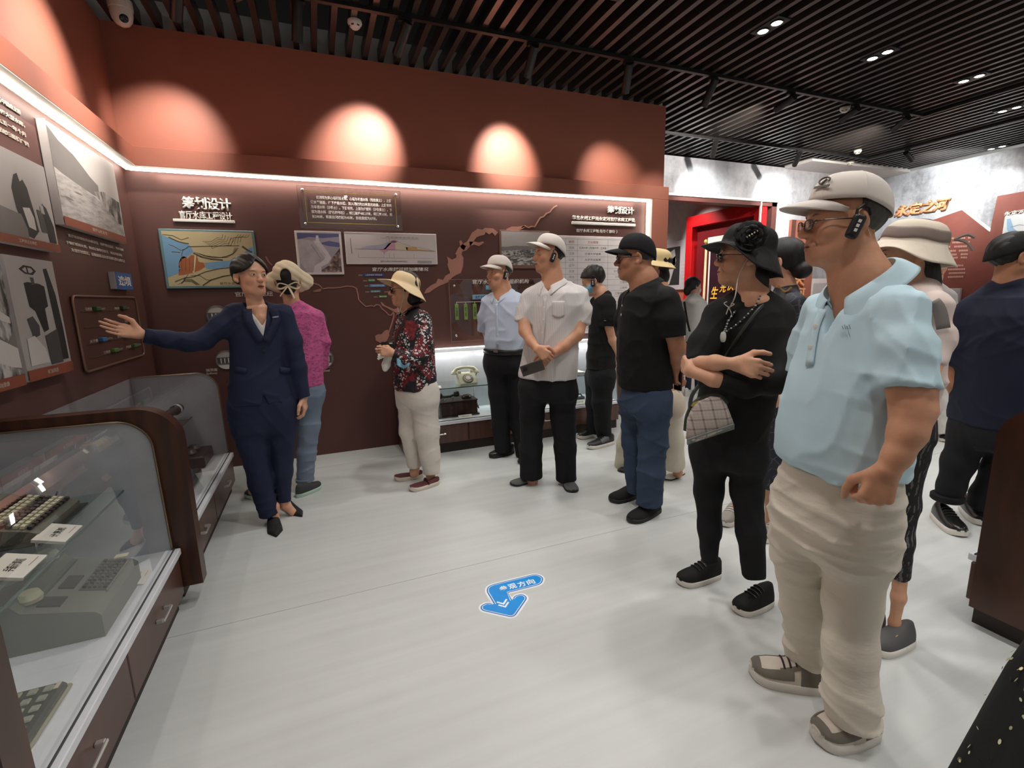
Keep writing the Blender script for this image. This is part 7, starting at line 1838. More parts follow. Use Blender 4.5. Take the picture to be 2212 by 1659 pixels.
# ------------------------------------------------------------------ tall man with clasped hands and a phone
def clasp_man():
    S = Fig('person', 'tall man in white cap and pale grey striped shirt, hands crossed over a phone', (1180, 1044))
    fw = S.dirv(-.45, -.90)
    t = NT('pale_striped_shirt'); v = t.coord('Object'); w = t.n('ShaderNodeTexWave'); w.bands_direction = 'X'; w.inputs['Scale'].default_value = 26; w.inputs['Distortion'].default_value = .6; t.l(v, w.inputs[0])
    t.bump(t.noise(t.coord('Object', (1, 1, .35)), 9, 3), .28, .02); C = MATS['pale_striped_shirt'] = t.out(t.ramp(w.outputs[1], (.0, lin((196, 190, 188))), (.5, lin((210, 204, 201))), (1, lin((204, 198, 196)))), .85)
    T = S.loft([(618, 1158, 1232, .58), (634, 1144, 1250, .6), (660, 1138, 1254, .64), (700, 1137, 1250, .68), (740, 1133, 1248, .7), (780, 1126, 1247, .7), (806, 1120, 1245, .7), (815, 1120, 1244, .7)], fw); nb = S.J(1194, 612)
    S.garment('short_sleeved_shirt', [T, rc(nb, S.J(1150, 638), .056, .052), rc(nb, S.J(1246, 634), .056, .054), chain(S.chain([(1146, 645, 42), (1135, 672, 40, .02), (1130, 697, 40, .04)]), .02, cut1=True), chain(S.chain([(1248, 642, 46), (1255, 672, 46, .02), (1254, 702, 44, .04)]), .02, cut1=True)], C, .007, .035, S.fold(.006, 31, [S.vr * 11 + np.array((0, 0, 4.0)), S.vr * -10 + np.array((0, 0, 6.0))]), cut=S.vcut(T, 632, .5))
    S.collar(S.J(1191, 610), S.dirv(-.1, -.1, 1), fw, .070, C, stand=.032, fall=.038, point=.034, gap=.38)
    S.strip(S.gf, [(1177, 640), (1174, 690), (1170, 740), (1166, 815)], .028, C)
    for y in (641, 664, 690, 718): button(S, S.on(S.gf, 1177 - (y - 640) * .07, y, .006), fw, .006)
    pk = MB().grid(lambda u, v: tuple(S.on(S.gf, 1193 + 27 * u, 650 + (32 + 5 * math.sin(PI * u)) * v, .003)), 9, 9).build('chest_pocket', C, S.o, smooth=80); solid(pk, .002, 0)
    S.set_head(1186, 551, 70, S.dirv(-.93, -.36, .03), S.dirv(.05, 0, 1), h=.0038, full=1.0, old=1)
    wa = S.J(1160, 753, .27); wb = S.J(1186, 768, .22)
    hA = S.hand(wa, S.dirv(.75, -.1, -.65), S.dirv(-.2, 1, .0), S.dirv(.6, 0, .8), 1.0, ((34, 50, 30), .2, .3)); hB = S.hand(wb, S.dirv(-.72, .0, -.7), S.dirv(-.1, 1, -.2), S.dirv(-.5, -.5, .6), .98, ((52, 62, 34), .2, .5))
    S.build_body(SK2, S.chain([(1190, 572, 40), (1193, 596, 44), (1195, 622, 54)]), [S.chain([(1131, 685, 27, .05), (1134, 715, 26, .1), (1147, 738, 21, .18), (1160, 753, 17, .25)]), S.chain([(1254, 690, 32, .05), (1246, 722, 30, .1), (1218, 748, 24, .16), (1188, 768, 18, .21)]), S.chain([(1152, 1020, 26, .0), (1150, 1040, 24, .0)]), S.chain([(1222, 1030, 26, .0), (1224, 1048, 24, .0)])], [(0, hA), (1, hB)], S.core(nb, S.J(1184, 830)), h=.0038)
    leg_pair(S, [[(1153, 840, 58), (1149, 900, 52), (1147, 970, 47), (1147, 1031, 49)], [(1212, 840, 60), (1217, 900, 54), (1221, 970, 46), (1223, 1037, 44)]], [(805, 1128, 1240, .66), (830, 1124, 1243, .7), (860, 1124, 1244, .66)], fw, C_BLACK2, .008, S.fold(.005, 32, [S.vr * 11 + np.array((0, 0, 3.0)), np.array((0, 0, 11.0)) + S.vr * 4]))
    gs = cloth('grey_knit_shoe', (98, 98, 96), .8, folds=.05)
    S.shoe((1160, 1034), (1103, 1050), gs, M_BSOLE, .10, .06, .012, low=True, name='slip_on_shoe'); S.shoe((1222, 1034), (1239, 1066), gs, M_BSOLE, .10, .06, .012, low=True, name='slip_on_shoe')
    S.cap(cloth('white_cap_cotton', (214, 205, 196), .85, .02), tilt=.24, high=.86, zb=.056); S.earpiece(-1); hair_shell(S, .006, lambda Q: np.maximum(Q[:, 1] + .010, -.065 - Q[:, 2]), HAIR, .005)
    ph = thing('mobile_phone', tuple(S.J(1147, 800, .3)), 'dark mobile phone held low by the tall man with crossed hands', 'phone')
    c = S.J(1150, 795, .285); ux = nrm(S.vr * .92 + np.array((0, 0, .30))); uz = nrm(np.cross(np.cross(ux, S.vd), ux)); uz = nrm(S.vd - ux * (S.vd @ ux)); uy = np.cross(uz, ux)
    M_PH = flat('phone_graphite', (70, 64, 60), .25, .2)
    f = rbox(c, (.078, .037, .0045), .004, np.stack([ux, uy, uz], 1)); v, q = sculpt(f, .0022); link('body', np_mesh('body', [(v, q)], M_PH), ph)
    MB().obox(c - ux * .048 + uy * .010 + uz * .005, ux, uy, uz, (.016, .014, .0012)).build('camera_island', M_BLEA, ph)
    for k in (-1, 1): MB().lathe([(0, 0), (.005, 0), (.005, .0015), (0, .0012)], c - ux * (.048 + k * .007) + uy * .010 + uz * .0062, 12, tuple(uz)).build('camera_lens', M_SUNG, ph)
clasp_man()

# ------------------------------------------------------------------ young man in black with mask, head bent to the counter
def boy():
    S = Fig('person', 'young man in black T-shirt and face mask, head bent over the counter', (1305, 957))
    fw = S.dirv(-.97, -.10); T = S.loft([(640, 1288, 1322, .7), (655, 1280, 1330, .72), (680, 1274, 1334, .78), (712, 1271, 1333, .82), (750, 1269, 1330, .85), (795, 1266, 1329, .85)], fw); nb = S.J(1306, 640)
    S.garment('black_tshirt', [T, rc(nb, S.J(1312, 652, .12), .05, .048), rc(nb, S.J(1292, 654, -.12), .05, .046), chain(S.chain([(1312, 655, 36, .13), (1314, 680, 34, .15), (1312, 704, 32, .15)]), .02, cut1=True), chain(S.chain([(1290, 655, 34, -.13), (1286, 680, 32, -.15), (1288, 704, 30, -.15)]), .02, cut1=True)], C_BLACK, .008, .035, S.fold(.006, 41))
    S.set_head(1281, 606, 54, S.dirv(-1, -.02, -.42), S.dirv(-.4, 0, 1), h=.0045, full=.98)
    S.build_body(SK3, S.chain([(1289, 622, 26), (1298, 634, 30), (1305, 650, 40)]), [S.chain([(1312, 694, 21, .15), (1322, 735, 19, .12), (1330, 768, 14, .02)]), S.chain([(1288, 694, 20, -.15), (1300, 735, 18, -.18), (1324, 775, 14, -.05)])],
                 [(0, S.hand(S.J(1329, 768, .02), S.dirv(.2, .2, -1), S.dirv(-.6, .6, 0), S.dirv(-.3, -.8, 0), .9, 'grip')), (1, S.hand(S.J(1324, 775, -.05), S.dirv(.3, -.2, -1), S.dirv(-.6, -.6, 0), S.dirv(-.3, .8, 0), .9, 'grip'))], S.core(nb, S.J(1298, 800)), h=.005)
    leg_pair(S, [[(1302, 815, 50, .06), (1300, 870, 42, .05), (1302, 915, 35, .03), (1306, 943, 32, .02)], [(1288, 815, 50, -.08), (1286, 870, 40, -.1), (1284, 910, 33, -.14), (1282, 932, 30, -.16)]], [(782, 1270, 1326, .85), (800, 1268, 1328, .88), (830, 1270, 1326, .85)], fw, C_BLACK2, .009, S.fold(.005, 42))
    sh = flat('black_trainer', (30, 30, 31), .45)
    for a, b in (((1327, 957), (1269, 971)), ((1294, 938), (1249, 949))): S.shoe(a, b, sh, M_WSOLE, .10, .08, .03, lace=M_BLEA, name='trainer', extra=[(.1, .4, .3, .6, flat('grey_trainer_panel', (86, 86, 88), .5))])
    hl = hairline(low=-.055, zs=(-.06, -.03, -.005, .02, .045, .065, .085, .13), ys=(-.045, -.03, -.012, .008, .066, .098, .12, .25)); hair_shell(S, .014, hl, HAIR, .004, label='short black hair', rough=.004)
    S.part('face_mask', S.head.local(lambda Q: smax(smax(np.abs(smin(el((0, .024, -.050), (.072, .084, .066))(Q), el((0, .098, -.045), (.02, .022, .03))(Q), .04)) - .003, -.022 - Q[:, 1] + .05, .004), np.maximum(Q[:, 2] + .012, -.115 - Q[:, 2]), .004), .2), .0045, cloth('pale_blue_nonwoven', (134, 186, 210), .8, .04))
    S.cord([S.head.w((-.066, .045, -.03)), S.head.w((-.08, .01, .0)), S.head.w((-.083, -.02, .02))], .0022, M_BTN, 'ear_loop'); S.earpiece(-1)
    lg = MB(); c = S.J(1311, 689, .24)
    for pts in ([(-.020, .0), (-.010, .014), (.004, .012)], [(-.012, .002), (.0, .012), (.012, .012), (.004, .002), (.012, -.004)], [(-.024, -.016), (.02, -.014)]): lg.tube([c + S.vr * p[0] + np.array((0, 0, p[1])) - S.vd * .024 for p in pts], .0018, 6)
    S.mb('sleeve_logo', lg, flat('logo_white', (220, 218, 214), .6))
boy()

# ------------------------------------------------------------------ man in black polo and jeans
def polo_man():
    S = Fig('person', 'man in a black polo shirt, blue jeans, black cap and sunglasses, hands behind his back', (1392, 1104))
    fw = S.dirv(-.96, -.26); T = S.loft([(622, 1364, 1424, .72), (640, 1346, 1444, .78), (680, 1338, 1454, .86), (740, 1333, 1453, .94), (790, 1333, 1452, .96), (820, 1336, 1453, .95), (836, 1339, 1452, .95)], fw); nb = S.J(1394, 618)
    S.garment('black_polo_shirt', [T, rc(nb, S.J(1436, 644, .13), .06, .056), rc(nb, S.J(1360, 648, -.13), .06, .052), chain(S.chain([(1440, 652, 60, .14), (1450, 690, 58, .16), (1453, 727, 56, .16)]), .03, cut1=True), chain(S.chain([(1356, 655, 44, -.14), (1350, 690, 42, -.16), (1354, 724, 40, -.16)]), .03, cut1=True)], cloth('black_polo_cotton', (20, 20, 20), .85, folds=.25), .007, .04, S.fold(.006, 51), cut=S.vcut(T, 662, .26))
    S.collar(S.J(1388, 616), S.dirv(-.25, -.08, 1), fw, .076, MATS['black_polo_cotton'], stand=.03, fall=.04, point=.03, gap=.4)
    button(S, S.on(S.gf, 1344, 660, .008), fw, .007); button(S, S.on(S.gf, 1342, 680, .008), fw, .007)
    S.set_head(1372, 558, 84, S.dirv(-1, -.12, -.02), h=.0034, full=1.1, nose=1.05, jaw=1.08, old=1)
    w1 = S.J(1458, 797, .02)
    S.build_body(SK4, S.chain([(1382, 584, 54), (1390, 606, 62), (1395, 630, 72)]), [S.chain([(1453, 712, 42, .16), (1464, 752, 37, .13), (1462, 778, 30, .07), (1458, 797, 24, .02)]), S.chain([(1354, 715, 34, -.16), (1380, 770, 30, -.25), (1440, 800, 22, -.2)])],
                 [(0, S.hand(w1, S.dirv(.05, .0, -1), S.dirv(.95, .2, 0), S.dirv(.5, .6, .2), 1.0, 'grip')), (1, S.hand(S.J(1440, 800, -.2), S.dirv(.8, -.2, -.4), S.dirv(.2, -1, 0), (0, 0, 1), 1.0, 'grip'))], S.core(nb, S.J(1395, 850)), h=.0045)
    JN = cloth('blue_denim', (54, 68, 88), .85, .1, folds=.28, foldscale=10)
    leg_pair(S, [[(1412, 870, 72, .06), (1410, 950, 64, .06), (1406, 1020, 58, .07), (1403, 1086, 58, .06)], [(1372, 870, 66, -.08), (1372, 950, 58, -.08), (1374, 1010, 50, -.1), (1377, 1062, 46, -.1)]], [(832, 1345, 1446, .85), (850, 1342, 1446, .88), (890, 1342, 1446, .82)], fw, JN, .008, S.fold(.007, 52, [np.array((0, 0, 12.0)) + S.vr * 4, np.array((0, 0, 10.0)) - S.vr * 7]))
    S.shoe((1376, 1072), (1317, 1085), M_BSHOE, M_BSOLE, .11, .078, .022, name='trainer'); S.shoe((1426, 1100), (1358, 1131), M_BSHOE, M_BSOLE, .11, .078, .022, name='trainer')
    S.cap(cloth('black_cap_cotton', (24, 23, 25), .85), tilt=.16, bill=.08, zb=.040); S.glasses(M_FRB, M_SUNG, w=.027, h=.019, y=.104, name='sunglasses', big=1.05)
    hair_shell(S, .004, lambda Q: np.maximum(Q[:, 1] + .015, -.05 - Q[:, 2]), HAIRG, .005)
    p = thing('mobile_phone', tuple(S.J(1462, 830, .05)), 'black phone held behind his back by the man in the black polo', 'phone')
    c = S.J(1465, 818, .02); f = rbox(c, (.036, .0055, .072), .005, np.stack([nrm(S.vd * .6 + S.vr * .4), nrm(S.vr * .6 - S.vd * .4), np.array((0, 0, 1.0))], 1)); v, q = sculpt(f, .003); link('body', np_mesh('body', [(v, q)], M_BLEA), p)
polo_man()

# ------------------------------------------------------------------ woman in black with crossed arms
def black_woman():
    S = Fig('person', 'woman in black with black flower hat, sunglasses and bead necklace, arms crossed', (1575, 1285))
    fw = S.dirv(-.62, -.78); C = cloth('black_linen', (22, 22, 21), .85, folds=.3, foldscale=8)
    T = S.loft([(650, 1584, 1664, .62), (672, 1556, 1682, .64), (705, 1535, 1690, .66), (760, 1522, 1688, .68), (830, 1514, 1682, .7), (900, 1500, 1664, .72), (945, 1494, 1656, .72)], fw); nb = S.J(1624, 646)
    slR = S.chain([(1552, 690, 72, .03), (1520, 745, 70, .10), (1505, 788, 58, .17)]); slL = S.chain([(1682, 690, 72, -.02), (1692, 770, 70, .06), (1672, 822, 64, .14), (1610, 834, 56, .22), (1556, 822, 48, .25)])
    S.garment('black_blouse', [T, rc(nb, S.J(1556, 680, .02), .062, .058), rc(nb, S.J(1678, 676, -.03), .062, .058), chain(slR, .03, cut1=True), chain(slL, .03, cut1=True)], C, .0065, .035, S.fold(.006, 61, [S.vr * 9 + np.array((0, 0, 8.0)), S.vr * -8 + np.array((0, 0, 11.0))]))
    S.set_head(1606, 555, 112, S.dirv(-1, -.26, .04), S.dirv(.04, 0, 1), h=.0028, male=False, full=1.0, nose=.95, jaw=1.02, old=1)
    wr = S.J(1588, 785, .27)
    h1 = S.hand(wr, S.dirv(1, -.1, -.22), S.dirv(-.05, 1, -.2), S.dirv(.4, 0, 1), .95, ((30, 38, 22), .3, .1)); w2 = S.J(1492, 802, .22)
    h2 = S.hand(w2, S.dirv(-.5, .9, .3), S.dirv(.8, .5, 0), (0, 0, 1), .92, 'grip')
    S.build_body(SK3, S.chain([(1612, 596, 56), (1619, 622, 62), (1624, 652, 88), (1622, 668, 86)]), [S.chain([(1508, 786, 40, .19), (1545, 784, 36, .25), (1588, 785, 26, .27)]), S.chain([(1590, 832, 36, .235), (1540, 818, 36, .25), (1492, 802, 28, .22)])], [(0, h1), (1, h2)], S.core(nb, S.J(1575, 950)), h=.0036)
    leg_pair(S, [[(1535, 975, 84, .0), (1531, 1060, 64, .0), (1533, 1140, 50, .0), (1533, 1214, 36, .02)], [(1612, 975, 86, .0), (1613, 1060, 68, .02), (1622, 1150, 62, .05), (1628, 1246, 52, .07)]], [(925, 1497, 1654, .72), (960, 1492, 1652, .72), (1000, 1494, 1650, .66)], fw, C_BLACK2, .008, S.fold(.004, 62))
    for a, b in (((1558, 1241), (1463, 1264)), ((1668, 1298), (1586, 1326))): S.shoe(a, b, M_BSHOE, M_WSOLE, .098, .085, .024, lace=M_BLEA, name='knit_trainer')
    HB = cloth('black_hat_mesh', (26, 26, 26), .7, .1, folds=.5, foldscale=22)
    hat = S.hat(HB, brim=.060, wave=.012, droop=.020, crown=.090, tilt=.20, backdrop=.085, zb=.046, front=.35, r=.092, label='black brimmed hat with a fabric flower')
    c = S.head.w((-.108, .01, .070)); nx = S.head.d((-1, .1, .25)); ax, ay = S.head.d((0, 1, 0)), np.cross(nx, S.head.d((0, 1, 0)))
    for ring, n_ in ((.050, 8), (.034, 6), (.018, 4)):
        for k in range(n_):
            a = 2 * PI * k / n_ + ring * 40; d = ax * math.cos(a) + ay * math.sin(a); e = np.cross(nx, d)
            pt = MB().grid(lambda u, v: tuple(c + nx * (.030 - ring * .5 + .014 * v * v + .006 * math.sin(v * 7 + k)) + d * (ring * (.25 + 1.0 * v)) + e * ((u - .5) * .9 * ring * (1.5 - (2 * v - 1) ** 2 * .9))), 6, 7).build('flower_petal', HB, hat, smooth=80); solid(pt, .0018, 0)
    hp = MB(); q = c + nx * .03 - ay * .0
    for k in range(5): hp.obox(q + ax * (.016 - .009 * k) + ay * (.010 - .006 * k), ax, ay, nx, (.003, .003, .003))
    hp.build('hat_pin', flat('silver_pin', (220, 216, 200), .2, .8), hat)
    S.glasses(M_FRB, M_SUNG, w=.025, h=.0165, y=.104, z=-.001, name='sunglasses')
    hair_shell(S, .010, lambda Q: np.maximum(Q[:, 1] + .002, -.125 - Q[:, 2]), HAIR, .0045, extra=union([el((0, -.060, -.085), (.060, .050, .070)), el((-.015, -.075, -.16), (.040, .036, .062)), el((-.03, -.06, -.215), (.030, .028, .05))], .03), label='long black hair tied low')
    cd = flat('pale_cord', (190, 184, 172), .6)
    pts = spline([S.head.w((-.082, .0, -.005)), S.head.w((-.078, .03, -.08)), S.J(1588, 640, .13), S.on(S.gf, 1574, 668, .012)], 6); S.cord(pts, .0022, cd)
    k0 = S.on(S.gf, 1574, 664, .012)
    for a, b in ((.020, .012), (-.018, .016), (.012, -.028), (-.008, -.034)): S.cord(spline([k0, k0 + S.vr * a + np.array((0, 0, b)), k0 + S.vr * a * .4 + np.array((0, 0, b * 1.7 - .004))], 5), .0022, cd, 'cord_bow')
    pa, pb = [(1588, 672), (1574, 692), (1568, 708), (1564, 717)], [(1642, 640), (1632, 660), (1612, 682), (1590, 702), (1566, 717)]
    bm_ = flat('necklace_bead', (190, 192, 188), .25); bd = flat('necklace_bead_dark', (66, 70, 66), .3)
    for pp in (pa, pb):
        L_ = spline([S.on(S.gf, x, y, .010) for x, y in pp], 5)
        for i, p in enumerate(L_): MB().lathe([(0, -.004), (.0036, -.0022), (.0042, 0), (.0036, .0022), (0, .004)], p, 8).build('bead', bm_ if i % 2 else bd, S.o)
    pd = S.on(S.gf, 1562, 728, .014); MB().grid(lambda u, v: tuple(pd + S.vr * (.012 * math.sin(2 * PI * u) * math.sin(PI * v) ** .6) + S.vd * (.005 * math.cos(2 * PI * u) * math.sin(PI * v) ** .6) + np.array((0, 0, .022 * math.cos(PI * v)))), 14, 9, True).build('jade_pendant', flat('pale_jade', (206, 208, 198), .25), S.o)
    # plaid cross-body bag
    t = NT('plaid_fabric'); v = t.coord('Generated') if False else t.coord('Object', rot=(0, .22, 0)); sx = t.n('ShaderNodeSeparateXYZ'); t.l(v, sx.inputs[0])
    def lines(s_, f, w): m = t.math('FRACT', t.math('MULTIPLY', s_, f)); return t.math('LESS_THAN', m, w)
    u = t.math('ADD', sx.outputs[0], t.math('MULTIPLY', sx.outputs[1], -.25)); g = t.mix(t.math('MULTIPLY', t.math('ADD', lines(u, 27, .16), lines(sx.outputs[2], 27, .16)), .5), lin((190, 178, 170)), lin((108, 92, 90)))
    g = t.mix(t.math('MULTIPLY', t.math('ADD', lines(u, 81, .2), lines(sx.outputs[2], 81, .2)), .16), g, lin((120, 104, 104))); PL = t.out(g, .8); MATS['plaid_fabric'] = PL
    b = thing('crossbody_bag', tuple(S.J(1530, 950, .2)), 'small beige plaid crossbody bag with grey-green base and zip top', 'bag')
    out = [(1481, 948), (1484, 905), (1494, 882), (1510, 866), (1535, 856), (1556, 858), (1570, 874), (1580, 900), (1585, 914), (1560, 930), (1530, 944), (1504, 954)]
    ctr = np.array((1533, 905))
    def bagpt(i, k, d): x, y = (np.array(out[i % len(out)]) - ctr) * k + ctr; return S.J(x, y, d)
    mb = MB(); n = len(out)
    rings = [(.80, .275), (.94, .27), (1.0, .255), (1.0, .19), (.94, .175), (.8, .17)]
    vs = [tuple(bagpt(i, k, d)) for k, d in rings for i in range(n)]
    mb.add(vs, [(r * n + i, r * n + (i + 1) % n, (r + 1) * n + (i + 1) % n, (r + 1) * n + i) for r in range(len(rings) - 1) for i in range(n)] + [tuple(range(n)), tuple(range((len(rings) - 1) * n, len(rings) * n))[::-1]])
    mb.build('bag_body', PL, b, smooth=50)
    gg = flat('grey_green_leather', (112, 120, 114), .5)
    bs = MB().grid(lambda u, v: tuple(S.J(1484 + 102 * u, 952 - 34 * u - 7 * math.sin(PI * u) * 0 + (10 - 14 * u * 0) * (v - .2), .285 - .12 * v)), 14, 5).build('bag_base', gg, b, smooth=80); solid(bs, .006, 0)
    MB().tube(spline([S.J(x, y, .225) for x, y in ((1482, 930), (1485, 903), (1495, 880), (1511, 864), (1536, 854), (1557, 856), (1571, 872))], 4), .013, 8, flatten=.8).build('zip_edge', flat('dark_green_leather', (52, 58, 50), .45), b)
    MB().obox(S.J(1502, 872, .25), nrm(S.vr + np.array((0, 0, .55))), S.vd, nrm(np.array((0, 0, 1.0)) - S.vr * .55), (.018, .003, .006)).build('gold_logo_plate', M_GOLD, b)
    MB().tube(spline([S.J(1490, 886, .225), S.J(1500, 845, .27), S.on(S.gf, 1560, 780, .012), S.on(S.gf, 1600, 720, .010), S.on(S.gf, 1640, 668, .012), S.J(1660, 656, .0), S.J(1664, 668, -.1)], 6), .008, 6, flatten=.4).build('strap', flat('dark_green_leather', (52, 58, 50), .45), b)
black_woman()

# ------------------------------------------------------------------ half hidden visitors in the second row
def bun_woman():
    S = Fig('person', 'woman with a low black bun and dark lace dress behind the woman with crossed arms', (1620, 1136))
    fw = S.dirv(-.96, .05)
    t = NT('navy_lace'); v = t.coord('Object'); vo = t.n('ShaderNodeTexVoronoi', feature='DISTANCE_TO_EDGE'); t.l(v, vo.inputs['Vector']); vo.inputs['Scale'].default_value = 26
    m = t.math('LESS_THAN', vo.outputs['Distance'], .05); t.bump(m, .6, .004); C = t.out(t.mix(t.math('MULTIPLY', m, t.math('GREATER_THAN', t.noise(v, 12, 2), .45)), lin((34, 35, 44)), lin((74, 76, 88))), .7); MATS['navy_lace'] = C
    T = S.loft([(636, 1672, 1718, .65), (652, 1660, 1740, .7), (690, 1650, 1750, .78), (740, 1645, 1748, .8), (820, 1648, 1736, .8), (900, 1640, 1740, .8), (980, 1636, 1738, .8), (1046, 1632, 1738, .8)], fw); nb = S.J(1698, 632)
    S.garment('lace_dress', [T, rc(nb, S.J(1712, 654, .12), .05, .05), rc(nb, S.J(1682, 654, -.12), .05, .05), chain(S.chain([(1716, 660, 50, .12), (1728, 720, 44, .13), (1730, 780, 38, .13)]), .02, cut1=True)], C, .01, .04, S.fold(.005, 71))
    S.set_head(1687, 566, 88, S.dirv(-1, .30, .0), h=.0042, male=False, full=.95)
    S.build_body(SK1, S.chain([(1691, 592, 40), (1696, 612, 42), (1699, 636, 56)]), [S.chain([(1730, 770, 26, .13), (1724, 830, 22, .16), (1700, 860, 18, .2)]), S.chain([(1664, 1030, 30, .02), (1664, 1130, 22, .05)]), S.chain([(1628, 1030, 30, -.05), (1590, 1100, 22, -.05)])], [(0, S.hand(S.J(1700, 860, .2), S.dirv(-1, .1, -.4), S.dirv(0, 1, 0), (0, 0, 1), .9, 'relaxed'))], S.core(nb, S.J(1690, 900)), h=.006)
    S.legch = [S.chain([(1680, 900, 60), (1664, 1000, 50, .02), (1664, 1060, 40, .03), (1664, 1130, 30, .05)]), S.chain([(1670, 900, 60), (1640, 1000, 50, -.02), (1612, 1060, 40, -.05), (1590, 1100, 30, -.05)])]
    gs = flat('grey_trainer_mesh', (150, 144, 136), .8)
    S.shoe((1592, 1105), (1562, 1140), gs, M_WSOLE, .092, .08, .025, lace=M_BTN, name='trainer'); S.shoe((1690, 1150), (1640, 1172), gs, M_WSOLE, .092, .08, .025, lace=M_BTN, name='trainer')
    hair_shell(S, .012, parted(), HAIR, .0042, extra=el((0, -.105, -.050), (.046, .050, .046)), label='black hair in a low bun')
    gd = flat('gold_necklace', (196, 150, 90), .3, .7)
    for k in range(11): p = S.J(1682 + 2.6 * k, 618 + 10 * math.sin(PI * k / 10) + k * .4, .12); MB().lathe([(0, -.006), (.006, -.003), (.006, .003), (0, .006)], p, 8).build('necklace_link', gd, S.o)
bun_woman()
def cream_woman():
    S = Fig('person', 'woman in cream bucket hat and wide cream trousers behind the black polo man', (1425, 1030))
    fw = S.dirv(-.9, -.1); C = cloth('cream_linen', (206, 198, 180), .85, folds=.3)
    T = S.loft([(640, 1404, 1462, .65), (665, 1388, 1474, .7), (720, 1384, 1476, .75), (800, 1384, 1468, .75), (862, 1378, 1466, .75)], fw); nb = S.J(1426, 634)
    S.garment('linen_blouse', [T, rc(nb, S.J(1440, 655, .12), .052, .052), rc(nb, S.J(1412, 655, -.12), .052, .052), chain(S.chain([(1446, 662, 46, .12), (1456, 730, 44, .12), (1450, 800, 36, .16)]), .02, cut1=True)], C, .010, .04, S.fold(.006, 81))
    S.set_head(1416, 574, 62, S.dirv(-1, .05, 0), h=.0055, male=False)
    S.build_body(SK3, S.chain([(1419, 592, 30), (1424, 612, 34), (1428, 640, 46)]), [S.chain([(1450, 790, 24, .16), (1455, 835, 17, .2)]), S.chain([(1462, 1005, 24, .0), (1464, 1022, 22, .0)])], [(0, S.hand(S.J(1455, 835, .2), S.dirv(.1, 0, -1), S.dirv(-1, .2, 0), S.dirv(-.2, -1, 0), .9, 'hook'))], S.core(nb, S.J(1420, 870)), h=.006)
    leg_pair(S, [[(1440, 890, 66, .05), (1450, 950, 54, .05), (1457, 1012, 46, .03)], [(1385, 890, 66, -.1), (1358, 960, 52, -.14), (1347, 1010, 42, -.16)]], [(850, 1378, 1464, .76), (875, 1374, 1468, .78), (900, 1374, 1466, .7)], fw, C, .010, S.fold(.006, 82, [S.vr * 11 + np.array((0, 0, 3.0))]))
    wl = flat('white_leather_flat', (216, 210, 200), .4); S.shoe((1477, 1020), (1434, 1038), wl, M_BSOLE, .09, .05, .008, low=True, name='flat_shoe'); S.shoe((1362, 1010), (1340, 1021), M_BLEA, M_BSOLE, .09, .05, .008, low=True, name='flat_shoe')
    S.hat(cloth('straw_cream', (220, 196, 146), .8, folds=.2), brim=.042, wave=.004, droop=.034, crown=.094, tilt=.18, zb=.036, label='cream bucket hat')
    hair_shell(S, .012, lambda Q: np.maximum(Q[:, 1] - .01, -.13 - Q[:, 2]), HAIR, .006, extra=el((0, -.06, -.08), (.065, .05, .07)))
    b = thing('tote_bag', tuple(S.J(1457, 892, .2)), 'soft beige tote bag hanging behind the jeans of the man in black polo', 'bag')
    bl = cloth('beige_tote_leather', (196, 180, 160), .6, folds=.3)
    f = union([el(S.J(1456, 872, .22), (.085, .05, .10)), el(S.J(1456, 884, .22), (.075, .055, .07))], .05); v, q = sculpt(f, .009); link('bag_body', np_mesh('bag_body', [(v, q)], bl), b)
    MB().tube(spline([S.J(1442, 856, .22), S.J(1446, 838, .22), S.J(1460, 836, .22), S.J(1468, 852, .22)], 6), .009, 8).build('handle', bl, b)
cream_woman()
